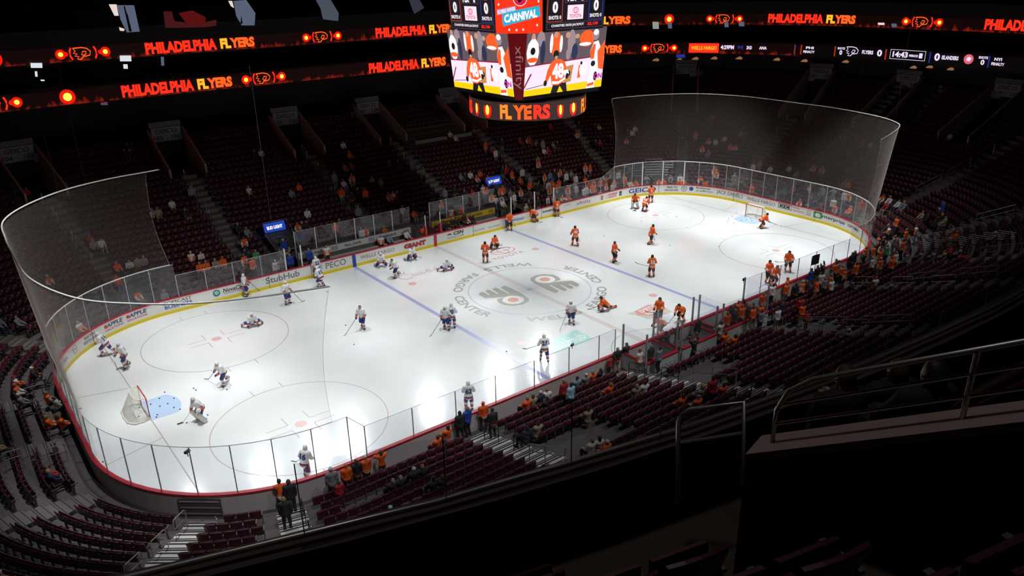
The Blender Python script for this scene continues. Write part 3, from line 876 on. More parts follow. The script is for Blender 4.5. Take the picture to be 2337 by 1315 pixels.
# the nearest seats one by one
b, p, l = seat_parts(True)
proto = empty('stadium_seat')
sb = b.obj('backrest', SEATB, proto, smooth=False); sp = p.obj('seat_pan', SEATP, proto); sl = l.obj('armrest', SEATL, proto)
SEAT_PROTO = (proto, sb, sp, sl)
rows = {}
for idx in near_idx: rows.setdefault((side_of(seatpos[idx][4]), seatpos[idx][5]), []).append(idx)
def block_of(u):
    xs_ = sorted(AISLES)
    k = sum(1 for a in xs_ if a < u)
    return k
def blockname(u):
    uu = u
    if uu < -55.3 or uu > 60:
        x = (L0 / 2 - uu) if uu > 0 else -(L0 / 2 + uu)
        if x < -14.7: return 'right of the near left corner steps'
        if x < -4.5: return 'in the near block before the penalty boxes'
        if x < 5.7: return 'behind the penalty boxes'
        if x < 16.2: return 'in the near block right of the penalty boxes'
        return 'in the near right corner'
    if uu < -51.9: return 'between the two bottom left aisles'
    if uu < -46.5: return 'left of the bottom left aisle'
    return 'behind the left goal'
ctr = {}
for n_, idx in enumerate(sorted(near_idx, key=lambda q: (seatpos[q][5], -seatpos[q][4] if seatpos[q][4] < 0 else -seatpos[q][4] + L0))):
    s = seatpos[idx]
    if n_ == 0: r = proto
    else:
        r = proto.copy(); COL.objects.link(r)
        for ch in (sb, sp, sl):
            c_ = ch.copy(); COL.objects.link(c_); c_.parent = r
    r.location = s[:3]; r.rotation_euler = (0, 0, s[3])
    bn = blockname(s[4]); key = (bn, s[5]); ctr[key] = ctr.get(key, 0) + 1
    rowname = 'front row' if s[5] == 0 else '%s row up' % ORD[s[5]]
    tag(r, 'maroon seat %s, %s, %s from left' % (bn, rowname, ordw(ctr[key] - 1)), 'seat', 'folding seats of the lower stands')
# ================================================================== LIGHT RIBBONS
def emis(name, col, st): return mat(name, col, emit=st)
E_RED = emis('led_red', (1.0, .025, .008), 1.25)
E_ORA = emis('led_orange', (1.0, .11, .012), 1.2)
E_YEL = emis('led_amber', (1.0, .42, .02), 1.2)
E_WHT = emis('led_white', (.85, .72, .95), 1.0)
E_BLU = emis('led_blue', (.03, .06, .45), .5)
E_DIM = emis('led_dim_line', (.3, .12, .22), .35)
E_GLO = emis('led_glow', (1.0, .01, .002), .8)
E_HOT = emis('led_hot', (1.0, .5, .05), 2.2)
def led_band_mat():
    m = bpy.data.materials.new('led_band'); m.use_nodes = True; nt = m.node_tree; b = nt.nodes['Principled BSDF']
    b.inputs['Base Color'].default_value = (.012, .008, .009, 1); b.inputs['Roughness'].default_value = .7
    tc = nt.nodes.new('ShaderNodeTexCoord'); sp = nt.nodes.new('ShaderNodeSeparateXYZ')
    nz = nt.nodes.new('ShaderNodeTexNoise'); nz.inputs['Scale'].default_value = 2.2; nz.inputs['Detail'].default_value = 5
    mp = nt.nodes.new('ShaderNodeMapping'); mp.inputs['Scale'].default_value = (1, 1, .35)
    nt.links.new(tc.outputs['UV'], sp.inputs[0]); nt.links.new(tc.outputs['Object'], mp.inputs[0]); nt.links.new(mp.outputs[0], nz.inputs['Vector'])
    # flames low on the band: threshold rises with height
    a = nt.nodes.new('ShaderNodeMath'); a.operation = 'MULTIPLY_ADD'; a.inputs[1].default_value = .55; a.inputs[2].default_value = .40
    nt.links.new(sp.outputs['Y'], a.inputs[0])
    s_ = nt.nodes.new('ShaderNodeMath'); s_.operation = 'SUBTRACT'; nt.links.new(nz.outputs['Fac'], s_.inputs[0]); nt.links.new(a.outputs[0], s_.inputs[1])
    mr = nt.nodes.new('ShaderNodeMapRange'); mr.inputs['From Min'].default_value = 0; mr.inputs['From Max'].default_value = .25; mr.inputs['To Min'].default_value = .005; mr.inputs['To Max'].default_value = .24
    nt.links.new(s_.outputs[0], mr.inputs['Value'])
    b.inputs['Emission Color'].default_value = (1, .05, .02, 1)
    nt.links.new(mr.outputs[0], b.inputs['Emission Strength'])
    return m
BAND = led_band_mat(); PLAINB = mat('led_band_off', (.012, .01, .014), .6)
def band_mesh(D, z0, z1, u0, u1, st=1.5):
    n = int((u1 - u0) / st); vs = []
    for i in range(n + 1):
        x, y, _, _ = out(u0 + (u1 - u0) * i / n, D); vs += [(x, y, z0), (x, y, z1)]
    mb = MB().add(vs, [(2 * i, 2 * i + 2, 2 * i + 3, 2 * i + 1) for i in range(n)])
    me = mb.mesh(); uv = me.uv_layers.new(name='uv')
    for p in me.polygons:
        for li in p.loop_indices:
            vi = me.loops[li].vertex_index; uv.data[li].uv = (vi // 2, vi % 2)
    return me
rib_low = tag(link('light_ribbon', band_mesh(21.75, 12.15, 13.35, -72, 62), BAND), 'lower curved light ribbon with red letters on the club balcony', 'LED ribbon', 'light ribbons')
rib_lo2 = tag(link('light_ribbon', band_mesh(21.75, 12.15, 13.35, 62.0, 108), PLAINB), 'dark right part of the lower light ribbon showing white score figures', 'LED ribbon', 'light ribbons')
rib_up = tag(link('light_ribbon', band_mesh(25.05, 15.35, 16.6, -80, 112), BAND), 'upper curved light ribbon with red letters below the unlit terrace', 'LED ribbon', 'light ribbons')
def rtext(par, D, s, u0, u1, zc, h, m, bold=.05, shear=.0): return text_on(s, u1 - u0, h, ring_place((u0 + u1) / 2, zc, D - .04), m, 'lettering', par, bold, shear)
def rdisc(par, D, u, zc, r, m, dd=.04, n=16):
    mb = MB(); vs = []
    for i in range(n):
        x, y, _, _ = out(u + r * math.cos(2 * PI * i / n), D - dd); vs.append((x, y, zc + r * math.sin(2 * PI * i / n)))
    return mb.add(vs, [tuple(range(n))]).obj('light_spot', m, par)
def rpoly(par, D, u, zc, pts, m, dd=.04, name='light_figure', w_=None):
    if w_:
        mb = MB(); mb.tube([(out(u + a, D - dd)[0], out(u + a, D - dd)[1], zc + b) for a, b in pts], w_, 4)
        return mb.obj(name, m, par)
    vs = [(out(u + a, D - dd)[0], out(u + a, D - dd)[1], zc + b) for a, b in pts]
    return MB().add(vs, [tuple(range(len(vs)))]).obj(name, m, par)
def phl_fly(par, D, u0, u1, zc, cut=None):
    L = u1 - u0; a = u0 + L * .635
    rtext(par, D, 'PHILADELPHIA', u0, a, zc, 1.02, E_RED, .055)
    rtext(par, D, 'FL', a + L * .035, a + L * .135, zc, .95, E_YEL, .06); rtext(par, D, 'YERS', a + L * .128, u1, zc, .95, E_ORA, .06)
LOGO_LINE = [(-.75, .45), (-.05, .48), (.35, .38), (.6, .12), (.5, -.2), (.1, -.28), (-.15, -.1), (0, .15), (.25, .12), (.2, -.05), (-.1, -.35), (-.25, -.5), (-.55, -.48), (-.4, -.28), (-.7, -.2), (-.5, -.05), (-.78, .05), (-.6, .2), (-.75, .45)]
def logo_group(par, D, u, zc, sp=1.8, hot=True, m=None):
    if hot:
        for s_ in (-1, 1):
            rdisc(par, D, u + s_ * sp, zc, .42, E_GLO, .03); rdisc(par, D, u + s_ * sp, zc, .2, E_HOT, .05)
            rdisc(par, D, u + s_ * sp * .78, zc, .2, E_GLO, .03)
            rpoly(par, D, u, zc, [(s_ * .92, .5), (s_ * 1.05, .2), (s_ * 1.05, -.2), (s_ * .92, -.5)], E_RED, w_=.07)
    rpoly(par, D, u, zc, LOGO_LINE, m or E_ORA, w_=.045, name='winged_emblem')
DU, DL = 25.05, 21.75
ZU, ZL = 16.0, 12.8
phl_fly(rib_up, DU, -14.6, -4.3, ZU); logo_group(rib_up, DU, -19.8, ZU); logo_group(rib_up, DU, 3.0, ZU)
phl_fly(rib_up, DU, 9.3, 19.6, ZU)
c = lambda D, g, s=1: u_cor(D, g, s)
phl_fly(rib_up, DU, c(DU, 74) , c(DU, 53.2), ZU); logo_group(rib_up, DU, c(DU, 33.3), ZU)
rdisc(rib_up, DU, c(DU, 44.9), ZU, .6, E_GLO, .03); rdisc(rib_up, DU, c(DU, 44.9), ZU, .3, E_HOT, .05)
phl_fly(rib_up, DU, c(DU, 24.4), c(DU, 7.0), ZU + .1); logo_group(rib_up, DU, u_R(DU, 1.0), ZU + .1); phl_fly(rib_up, DU, c(DU, 1.6, -1), c(DU, 20, -1), ZU + .1)
rdisc(rib_up, DU, -26.6, ZU, .6, E_GLO, .03); rdisc(rib_up, DU, -26.6, ZU, .3, E_HOT, .05)
phl_fly(rib_low, DL, -18.0, -8.2, ZL); logo_group(rib_low, DL, -5.05, ZL); phl_fly(rib_low, DL, 6.4, 16.1, ZL - .05)
logo_group(rib_low, DL, -27.9, ZL); rdisc(rib_low, DL, -22.3, ZL, .62, E_GLO, .03); rdisc(rib_low, DL, -22.3, ZL, .34, E_HOT, .05)
logo_group(rib_low, DL, c(DL, 47.2), ZL); phl_fly(rib_low, DL, c(DL, 74), c(DL, 56), ZL)
def rbox(par, D, u0, u1, z0, z1, m, dd=.03):
    n = max(1, int((u1 - u0) / 1)); vs = []
    for i in range(n + 1):
        x, y, _, _ = out(u0 + (u1 - u0) * i / n, D - dd); vs += [(x, y, z0), (x, y, z1)]
    return MB().add(vs, [(2 * i, 2 * i + 2, 2 * i + 3, 2 * i + 1) for i in range(n)]).obj('light_panel', m, par)
p2 = rib_lo2
rbox(rib_low, DL, c(DL, 40.4), c(DL, 33.6), 12.25, 13.35, E_RED); rtext(rib_low, DL, 'WELLS FARGO', c(DL, 39.9), c(DL, 34.1), 12.8, .45, E_YEL, .03)
def rb(par, g0, g1, s, h, zc, m=E_WHT, bold=.04, dz=.1): return rtext(par, DL, s, g0, g1, zc + dz, h, m, bold)
rb(rib_low, c(DL, 33.2), c(DL, 30.2), '4:29PM', .5, ZL); rb(rib_low, c(DL, 29.4), c(DL, 28.2), 'PHI', .4, ZL, E_BLU); rb(rib_low, c(DL, 27.4), c(DL, 26.2), '2ND', .4, ZL); rb(rib_low, c(DL, 24.6), c(DL, 22.9), 'ANA', .35, ZL)
def bar(g, m): rbox(p2, DL, g - .07, g + .07, 12.3, 13.4, m)
E_OBAR = emis('led_bar_orange', (.8, .06, .02), .5)
bar(c(DL, 16.7), E_DIM); bar(c(DL, 15.3), E_OBAR)
rb(p2, c(DL, 14.3), c(DL, 12.6), 'PHI', .28, 13.1, dz=0); rb(p2, c(DL, 14.8), c(DL, 12.3), 'PENALTY', .28, 12.65, dz=0)
bar(c(DL, 7.9), E_OBAR); rb(p2, c(DL, 7.4), c(DL, 5.8), 'SHOTS', .25, 13.2, dz=0); rb(p2, c(DL, 6.9), c(DL, 6.3), '0', .5, 12.75, dz=0)
rpoly(p2, DL, c(DL, 4.0), 12.95, LOGO_LINE, E_WHT, w_=.04, name='winged_emblem')
rb(p2, c(DL, 2.0), u_R(DL, 4.2), 'FLYERS', .4, 12.85); rb(p2, u_R(DL, 3.75), u_R(DL, 3.2), '0', .7, 12.85); bar(u_R(DL, 2.75), E_OBAR)
for z0, z1 in ((12.45, 12.49), (13.4, 13.44)): rbox(p2, DL, u_R(DL, 2.25), u_R(DL, -1.5), z0, z1, E_WHT)
for y_ in (2.25, -1.5): rbox(p2, DL, u_R(DL, y_) - .02, u_R(DL, y_) + .02, 12.45, 13.44, E_WHT)
rb(p2, u_R(DL, 2.0), u_R(DL, .35), '14:43', .6, 12.85); rb(p2, u_R(DL, .2), u_R(DL, -.75), 'PERIOD', .25, 12.8); rb(p2, u_R(DL, -.85), u_R(DL, -1.2), '1', .5, 12.85)
bar(u_R(DL, -2.0), E_BLU); rb(p2, u_R(DL, -2.45), u_R(DL, -3.0), '0', .75, 12.85); rb(p2, u_R(DL, -3.2), c(DL, .8, -1), 'ISLANDERS', .4, 12.85)
rdisc(p2, DL, c(DL, 2.7, -1), 12.95, .48, emis('led_pale_red', (.9, .15, .2), .8)); rpoly(p2, DL, c(DL, 2.7, -1), 12.95, [(-.2, .1), (.0, .25), (.25, .1), (.1, -.2), (-.2, -.15)], E_WHT, .05)
rb(p2, c(DL, 4.5, -1), c(DL, 6.2, -1), 'SHOTS', .25, 13.2, dz=0); rb(p2, c(DL, 5.0, -1), c(DL, 5.7, -1), '0', .5, 12.75, dz=0); bar(c(DL, 6.5, -1), E_BLU)
rb(p2, c(DL, 7.4, -1), c(DL, 8.8, -1), 'NYI', .28, 13.15, dz=0); rb(p2, c(DL, 7.0, -1), c(DL, 9.4, -1), 'PENALTY', .28, 12.7, dz=0)

# lit openings and televisions in the dark upper parts
def ray(px, py): return (_R @ Vector(((px - 1168.5) / _f, -(py - 657.5) / _f, -1.0))).normalized()
def on_ring(px, py, D):
    d = ray(px, py); t = 20.0
    while t < 220:
        q = CAM + d * t
        if doff(q.x, q.y) > D and (q.x > -30 and q.y > -15): return q
        t += .05
    return q
E_CURT = emis('lit_opening_blue', (.16, .20, .30), .55); E_LIT = emis('lit_opening_white', (.85, .72, .66), .9); E_LAMP = emis('suite_light', (.75, .8, .85), .9); E_WARM = emis('suite_warm', (.8, .38, .18), .30); E_VID = emis('painted_board_reflection', (.30, .03, .04), .18)
def opening(quads, label, D=27.6, name='lit_doorway', cat='doorway', grp='lit doorways of the upper terrace'):
    q0 = on_ring(*quads[0][0][0], D); root = empty(name, q0)
    for q, m, nm in quads:
        vs = [on_ring(x, y, D) - q0 for x, y in q]; off = Vector((-out(0, 0)[2], -.12, 0))
        n = len(vs)
        back = [v + Vector((0, .15, 0)) for v in vs]
        MB().add([tuple(v) for v in vs] + [tuple(v) for v in back], [tuple(range(n)), tuple(range(n, 2 * n))[::-1]] + [(i, (i + 1) % n, n + (i + 1) % n, n + i) for i in range(n)]).obj(nm, m, root)
    tag(root, label, cat, grp)
DD = 25.0
opening([([(268, 12), (306, 12), (319, 72), (290, 74), (276, 45)], E_CURT, 'curtain'), ([(282, 14), (287, 14), (301, 72), (295, 72)], DARK, 'dark_pole'), ([(249, 10), (266, 10), (271, 36), (262, 36)], E_LIT, 'bright_gap'), ([(272, 62), (284, 66), (283, 71), (274, 70)], E_LIT, 'bright_floor')], 'bright doorway with blue-grey curtain high on the far left', DD)
opening([([(534, 2), (562, 0), (583, 30), (581, 58), (552, 58), (540, 36)], E_CURT, 'curtain'), ([(540, 2), (544, 2), (554, 54), (549, 54)], DARK, 'dark_pole'), ([(522, 2), (530, 2), (534, 18), (528, 14)], E_LIT, 'bright_gap')], 'blue-grey lit doorway above the upper left red lettering', DD)
opening([([(722, 0), (755, 0), (773, 30), (772, 48), (738, 44), (733, 20)], emis('lit_opening_dim', (.12, .14, .20), .5), 'curtain')], 'dim blue-grey doorway left of the scoreboard', DD)
opening([([(935, 0), (958, 0), (968, 18), (946, 32), (940, 14)], emis('lit_opening_faint', (.07, .08, .12), .4), 'curtain')], 'faint doorway just left of the scoreboard top', DD)
opening([([(374, 26), (392, 26), (398, 48), (450, 55), (494, 45), (494, 58), (470, 62), (378, 64)], E_VID, 'picture'), ([(408, 30), (440, 24), (470, 40), (468, 57), (430, 58)], emis('red_picture', (.35, .01, .01), .25), 'picture')], 'dim glass front mirroring the scoreboard picture', DD, 'painted_reflection', 'window', 'dim glass fronts')  # scoreboard reflection painted as dim glowing shapes
lamp_px = [(70, 144, 96, 155, E_LAMP), (80, 163, 85, 175, E_LAMP), (274, 127, 299, 140, E_LAMP), (282, 147, 291, 157, E_LAMP), (368, 130, 374, 150, E_CURT), (1491, 50, 1503, 66, emis('suite_light_green', (.5, .6, .5), .5)), (1526, 52, 1533, 65, E_CURT), (1655, 50, 1662, 62, E_CURT), (1688, 50, 1698, 60, E_CURT), (2006, 52, 2018, 57, E_LIT), (2037, 54, 2046, 62, E_CURT), (1545, 124, 1563, 132, E_BLU), (93, 182, 101, 185, E_LAMP), (230, 228, 245, 240, E_DIM)]
for k, (x0, y0, x1, y1, m) in enumerate(lamp_px):
    up = y1 < 110 or x0 < 400
    opening([([(x0, y0), (x1, y0), (x1 + 1, y1), (x0 + 1, y1)], m, 'screen')], 'small bright television between the light ribbons, %s from the left' % ORD[k], 24.9, 'wall_television', 'television', 'televisions glowing between the light ribbons')
for k, (x, y) in enumerate([(1497, 136), (1550, 136), (1587, 133), (1630, 132), (1687, 132), (1773, 135), (1836, 138), (1930, 140), (2085, 153), (2122, 152), (2170, 157), (2285, 153)]):
    opening([([(x - 7, y + 3), (x - 2, y - 1), (x + 4, y - 3), (x + 8, y + 1), (x + 5, y + 4)], E_WARM, 'shade')], 'dim warm table lamp under the lower ribbon, %s from the left' % ORD[k], 24.95, 'suite_lamp', 'lamp', 'warm lamps under the lower ribbon')

# ================================================================== SCOREBOARD
SBD = mat('scoreboard_black', (.012, .010, .012), .5)
sbo = empty('scoreboard', (0.05, 0, 13))
tag(sbo, 'large four-sided hanging scoreboard with bright video screens over centre ice', 'scoreboard')
def P3(b): return [(x - .05, y, z - 13) for x, y, z in b]
def shape(pts, m, name, parent=None):
    return MB().add(P3(pts), [tuple(range(len(pts)))]).obj(name, m, parent or sbo)
# core
mb = MB()
def octa(h, cdim, z): # square half size h with corner cut c
    c_ = h - cdim
    return [(-h, -c_, z), (-c_, -h, z), (c_, -h, z), (h, -c_, z), (h, c_, z), (c_, h, z), (-c_, h, z), (-h, c_, z)]
lv = [(3.55, .35, 14.55), (4.08, 1.0, 18.45), (4.05, 2.1, 18.47), (4.3, 2.1, 22.6), (2, .5, 22.9)]
vs = []
def octb(h, c1, c2, z):   # corners with a screen cut c1, the other two cut c2
    a_, b_ = h - c1, h - c2
    return [(-h, -a_, z), (-a_, -h, z), (b_, -h, z), (h, -b_, z), (h, a_, z), (a_, h, z), (-b_, h, z), (-h, b_, z)]
for k, (h, c_, z) in enumerate(lv): vs += octb(h, c_, c_ if k not in (2, 3) else 1.2, z)
fs = [tuple(range(8))[::-1]]
for k in range(len(lv) - 1): fs += [(8 * k + i, 8 * k + (i + 1) % 8, 8 * k + 8 + (i + 1) % 8, 8 * k + 8 + i) for i in range(8)]
fs.append(tuple(range(32, 40)))
mb.add(P3(vs), fs); mb.obj('housing', SBD, sbo)
mb = MB()
for a in (-1.5, 1.5):
    for b in (-1.5, 1.5): mb.tube([(a, b, 9.8), (a * 1.3, b * 1.3, 19)], .04, 5)
mb.obj('cables', STEEL, sbo)
# faces; each face has a local frame (a along, b up) -> world
W2 = 3.28
def face(n):   # n 0: -y face, 1: -x face, 2: +y, 3: +x
    ca, sa = [(1, 0), (0, -1), (-1, 0), (0, 1)][n]
    def F(a, b, d=.0):     # a in metres right of middle, b in 0..1 height of the main screen, d out
        z = 14.82 + b * 3.72; off = 3.62 + .44 * b + d + .05
        # normal direction
        nx, ny = [(0, -1), (-1, 0), (0, 1), (1, 0)][n]
        ax, ay = [(1, 0), (0, -1), (-1, 0), (0, 1)][n]
        return (nx * off + ax * a, ny * off + ay * a, z)
    return F
E_PINK = emis('screen_ice_pink', (1.0, .80, .95), 1.0); E_KICK = emis('screen_yellow', (1.0, .66, .0), 1.0); E_CROWD = emis('screen_crowd_grey', (.14, .10, .12), .9); E_CR2 = emis('screen_crowd_light', (.42, .32, .36), .8); E_SOR = emis('screen_orange', (1.0, .12, .02), 1.0); E_SBK = emis('screen_black', (.015, .012, .018), .6); E_SWH = emis('screen_white', (1.0, .93, .98), 1.0); E_MAR = emis('screen_maroon', (.35, .01, .05), .8); E_TAN = emis('screen_tan', (.65, .30, .09), .9); E_SKIN = emis('screen_skin', (.75, .38, .25), .8); E_NAVY = emis('screen_navy', (.03, .04, .10), .8)
for n in range(4):
    F = face(n)
    scr = shape([F(-W2, 0), F(W2, 0), F(W2, 1), F(-W2, 1)], E_CROWD, 'video_screen'); scr['label'] = 'video screen showing an orange player from behind'
    lay = [0.004]
    def sp(pts, m, name='picture'):
        lay[0] += .0006
        MB().poly([(x - .05, y, z - 13) for x, y, z in [F(-W2 + 2 * W2 * a, b, lay[0]) for a, b in pts]]) if False else None
        q = [(-W2 + 2 * W2 * a, b) for a, b in pts]
        tri = tessellate_polygon([[Vector((a, b * 3.7, 0)) for a, b in q]])
        vs = P3([F(a, b, lay[0]) for a, b in q])
        return MB().add(vs, [tuple(t) for t in tri]).obj(name, m, scr)
    def blob(a, b, ra, rb, m, k=10, tilt=0):
        return sp([(a + ra * math.cos(2 * PI * i / k) + tilt * math.sin(2 * PI * i / k) * rb, b + rb * math.sin(2 * PI * i / k)) for i in range(k)], m)
    rr = random.Random(n * 0 + 3)
    for (a, b, ra, rb, m) in [(.17, .9, .05, .12, E_CR2), (.36, .8, .07, .2, E_SOR), (.30, .82, .02, .16, E_SWH), (.42, .8, .02, .14, E_SWH), (.75, .85, .1, .14, E_SOR), (.73, .76, .08, .03, E_SWH), (.55, .82, .05, .2, E_CR2), (.60, .65, .04, .14, E_NAVY), (.20, .68, .03, .2, E_NAVY), (.5, .93, .03, .05, E_SKIN), (.08, .93, .025, .07, E_SKIN), (.35, .95, .025, .05, E_SKIN), (.08, .70, .075, .22, E_SWH), (.08, .72, .03, .06, E_SBK), (.08, .58, .07, .04, E_SOR), (.52, .62, .03, .1, E_CR2), (.62, .9, .03, .04, E_SKIN), (.86, .93, .04, .05, E_SOR)]: blob(a, b, ra, rb, m)
    sp([(0, .49), (1, .55), (1, .0), (0, .0)], E_PINK); sp([(0, .495), (1, .555), (1, .535), (0, .475)], E_MAR)
    sp([(0, 0), (1, 0), (1, .13), (0, .10)], E_KICK)
    sp([(.0, .12), (.085, .36), (.065, .36), (0, .17)], E_MAR)
    sp([(.49, .14), (.58, .16), (.60, .44), (.51, .42)], E_TAN); blob(.54, .30, .028, .05, E_SBK)
    sp([(.66, .20), (.70, .21), (.69, .42), (.67, .42)], E_SOR); blob(.73, .34, .05, .13, E_SWH); blob(.70, .45, .015, .03, E_SBK); 
    text_on('ON', .75, .34, lambda tx, ty: tuple(P3([F(W2 * .86 + tx, .20 + ty / 3.7, .065)])[0]), emis('screen_magenta', (.65, .03, .45), .9), 'lettering', scr, .04)
    # player in orange, back to us
    sp([(.33, 0), (.36, .17), (.52, .15), (.54, 0), (.49, .0), (.44, .11), (.41, 0)], E_SBK)
    sp([(.305, .5), (.36, .56), (.43, .55), (.485, .50), (.52, .36), (.505, .18), (.42, .12), (.34, .13), (.315, .30), (.28, .20), (.25, .22), (.27, .38)], E_SOR)
    sp([(.34, .20), (.42, .185), (.505, .25), (.505, .205), (.42, .145), (.34, .15)], E_SWH); sp([(.47, .36), (.53, .37), (.55, .30), (.50, .24)], E_SWH)
    blob(.255, .18, .022, .05, E_SBK); blob(.525, .26, .02, .05, E_SBK); blob(.365, .64, .035, .065, E_SBK); blob(.37, .585, .02, .03, E_SKIN)
    sp([(.02, .125), (.25, .165), (.25, .155), (.02, .115)], E_SBK)
    text_on('48', .95, .95, lambda tx, ty: tuple(P3([F(-W2 + .40 * 2 * W2 + tx - ty * .1, .36 + ty / 3.7, .065)])[0]), E_SWH, 'lettering', scr, .05)
    # blurred white and orange player at the right
    sp([(.79, .0), (.84, .5), (.80, .62), (.84, .78), (.90, .80), (.96, .62), (.94, .45), (.91, .28), (.90, 0)], E_SWH)
    sp([(.82, .5), (.80, .62), (.84, .75), (.87, .74), (.86, .5)], E_SOR); sp([(.90, .62), (.99, .80), (1, .3), (.93, .33)], E_SOR)
    blob(.86, .90, .045, .09, E_CR2); blob(.86, .94, .035, .05, E_SWH); blob(.855, .42, .03, .05, E_SBK); blob(.90, .2, .025, .08, E_SBK); sp([(.80, .08), (.89, .1), (.89, .05), (.80, .03)], E_SOR)
    # stat panel above
    def G(a, b, d=.0):      # b in metres above 18.85
        nx, ny = [(0, -1), (-1, 0), (0, 1), (1, 0)][n]; ax, ay = [(1, 0), (0, -1), (-1, 0), (0, 1)][n]
        off = 4.10 + .06 * b + d; a = a * 1.16 + (.42 if n % 2 == 0 else -.42); return (nx * off + ax * a, ny * off + ay * a, 18.58 + b * .84)
    sp_ = shape([G(-2.0, .0), G(2.2, .0), G(2.2, 3.0), G(-2.0, 3.0)], emis('screen_panel_dark', (.018, .012, .02), .7), 'score_screen')
    def gl(pts, m, d=.02): return MB().add(P3([G(a, b, d) for a, b in pts]), [tuple(range(len(pts)))]).obj('picture', m, sp_)
    def frame(a0, a1, b0, b1, m, w_=.05):
        for q in (((a0, b0), (a1, b0), (a1, b0 + w_), (a0, b0 + w_)), ((a0, b1 - w_), (a1, b1 - w_), (a1, b1), (a0, b1)), ((a0, b0), (a0 + w_, b0), (a0 + w_, b1), (a0, b1)), ((a1 - w_, b0), (a1, b0), (a1, b1), (a1 - w_, b1))): gl(q, m)
    E_OF = emis('screen_frame_orange', (.5, .06, .02), .9); E_BF = emis('screen_frame_blue', (.02, .06, .35), .9); E_GF = emis('screen_frame_grey', (.1, .07, .1), .9)
    frame(-1.92, -.85, .62, 3.0, E_OF); frame(1.0, 2.05, .62, 3.0, E_BF); frame(-1.9, 2.1, .1, .56, E_GF, .03); frame(-.7, .85, 1.9, 2.5, E_GF, .03)
    def gt(s, a, b, w_, h, m, bold=.03): return text_on(s, w_, h, lambda tx, ty: tuple(P3([G(a + tx, b + ty, .035)])[0]), m, 'lettering', sp_, bold)
    gt('0', -1.38, 1.62, .36, .78, E_SWH, .05); gt('0', 1.52, 1.62, .36, .78, E_SWH, .05); gt('SHOTS: 0', -1.38, .92, .85, .26, E_SWH); gt('SHOTS: 0', 1.52, .92, .85, .26, E_SWH)
    gt('PER', -.25, 2.2, .6, .42, E_SWH, .05); gt('1', .5, 2.2, .14, .42, E_SWH, .05)
    gl([(-.5, .72), (.62, .72), (.62, 1.72), (-.5, 1.72)], E_PINK, .015); gt('TOYOTA', .06, .95, .85, .25, emis('screen_red', (.8, .01, .08), .9), .02)
    vs = []
    for r1, r2, cy in ((.2, .2, 1.35), (.08, .2, 1.35)):
        mbb = MB(); mbb.tube(P3([G(.06 + r1 * math.cos(t), cy + r2 * math.sin(t), .03) for t in np.linspace(0, 2 * PI, 20)]), .018, 4); mbb.obj('emblem', MATS['screen_red'], sp_)
    gt('CHARITIES 50/50 JACKPOT', -.45, .33, 2.3, .22, E_SWH, .02); gt('$2,130', 1.35, .33, .75, .24, E_RED, .03)
    rdm = MB(); rdm.add(P3([G(1.52 + .35 * math.cos(t), 2.5 + .35 * math.sin(t), .03) for t in np.linspace(0, 2 * PI, 16)[:-1]]), [tuple(range(15))]); rdm.obj('emblem', emis('screen_red2', (.6, .05, .1), .9), sp_)
    MB().tube(P3([G(-1.35 + .5 * a, 2.55 + .5 * b, .03) for a, b in LOGO_LINE]), .02, 4).obj('winged_emblem', E_DIM, sp_)
    # corner between face n and n-1 style: corner at (-,-) belongs to n=0
    c0 = [(-1, -1), (-1, 1), (1, 1), (1, -1)][n]
    def Cn(a, b, lower):     # a across, metres; b height
        dx, dy = c0; tx, ty = -dy * -1 * 1, dx * -1
        # across direction, pointing right when seen from outside
        rx, ry = (-dy) / math.sqrt(2), (dx) / math.sqrt(2)
        if not lower: b = b - .28
        if lower:
            t = (b - 14.6) / 4.0; h = 3.55 + .53 * t; cc = .35 + .65 * t; dist = (2 * h - cc) / math.sqrt(2) + .03 + .0
        else:
            t = (b - 18.7) / 3.9; h = 4.05 + .25 * t; dist = (2 * h - 2.1) / math.sqrt(2) + .03
        return (dx / math.sqrt(2) * dist + rx * a, dy / math.sqrt(2) * dist + ry * a, b)
    E_STRIP = emis('corner_panel_red', (.30, .004, .010), .33)
    cp = shape([Cn(-.24, 14.62, True), Cn(.24, 14.62, True), Cn(.66, 18.55, True), Cn(-.66, 18.55, True)], E_STRIP, 'corner_panel'); cp['label'] = 'dark red corner panel with lettering running downwards'
    # xfinity reads downwards: local text x -> down, y -> right
    dxn = Vector((c0[0], c0[1], 0)).normalized() * .03
    def Ct(tx, ty):
        q = Cn(ty, 16.55 - tx, True); return (q[0] + dxn.x - .05, q[1] + dxn.y, q[2] - 13)
    text_on('xfinity', 2.55, .62, Ct, emis('corner_letter', (.45, .24, .25), .6), 'lettering', cp, -.005)
    if n % 2: continue
    ca = shape([Cn(-1.42, 18.75, False), Cn(1.42, 18.75, False), Cn(1.45, 22.4, False), Cn(-1.45, 22.4, False)], emis('corner_orange', (1.0, .035, .008), 1.05), 'corner_screen'); ca['label'] = 'orange corner screen with carnival lettering'
    def cs(pts, m, d): return MB().add([(q[0] + dxn.x * d - .05, q[1] + dxn.y * d, q[2] - 13) for q in [Cn(a, b, False) for a, b in pts]], [tuple(range(len(pts)))]).obj('picture', m, ca)
    def ctx(s, a, b, w_, h, m, bold=.04, sl=.12): return text_on(s, w_, h, lambda tx, ty: (lambda q: (q[0] + dxn.x * 2.2 - .05, q[1] + dxn.y * 2.2, q[2] - 13))(Cn(a + tx, b + ty + tx * sl, False)), m, 'lettering', ca, bold)
    E_CY = emis('screen_cyan', (.03, .45, .70), .95)
    cs([(-1.0, 19.45), (-.95, 19.2), (1.3, 19.75), (1.25, 20.35), (-1.0, 19.98)], E_CY, 1); ctx('CARNIVAL', .12, 19.78, 2.0, .48, E_SWH, .05, .16)
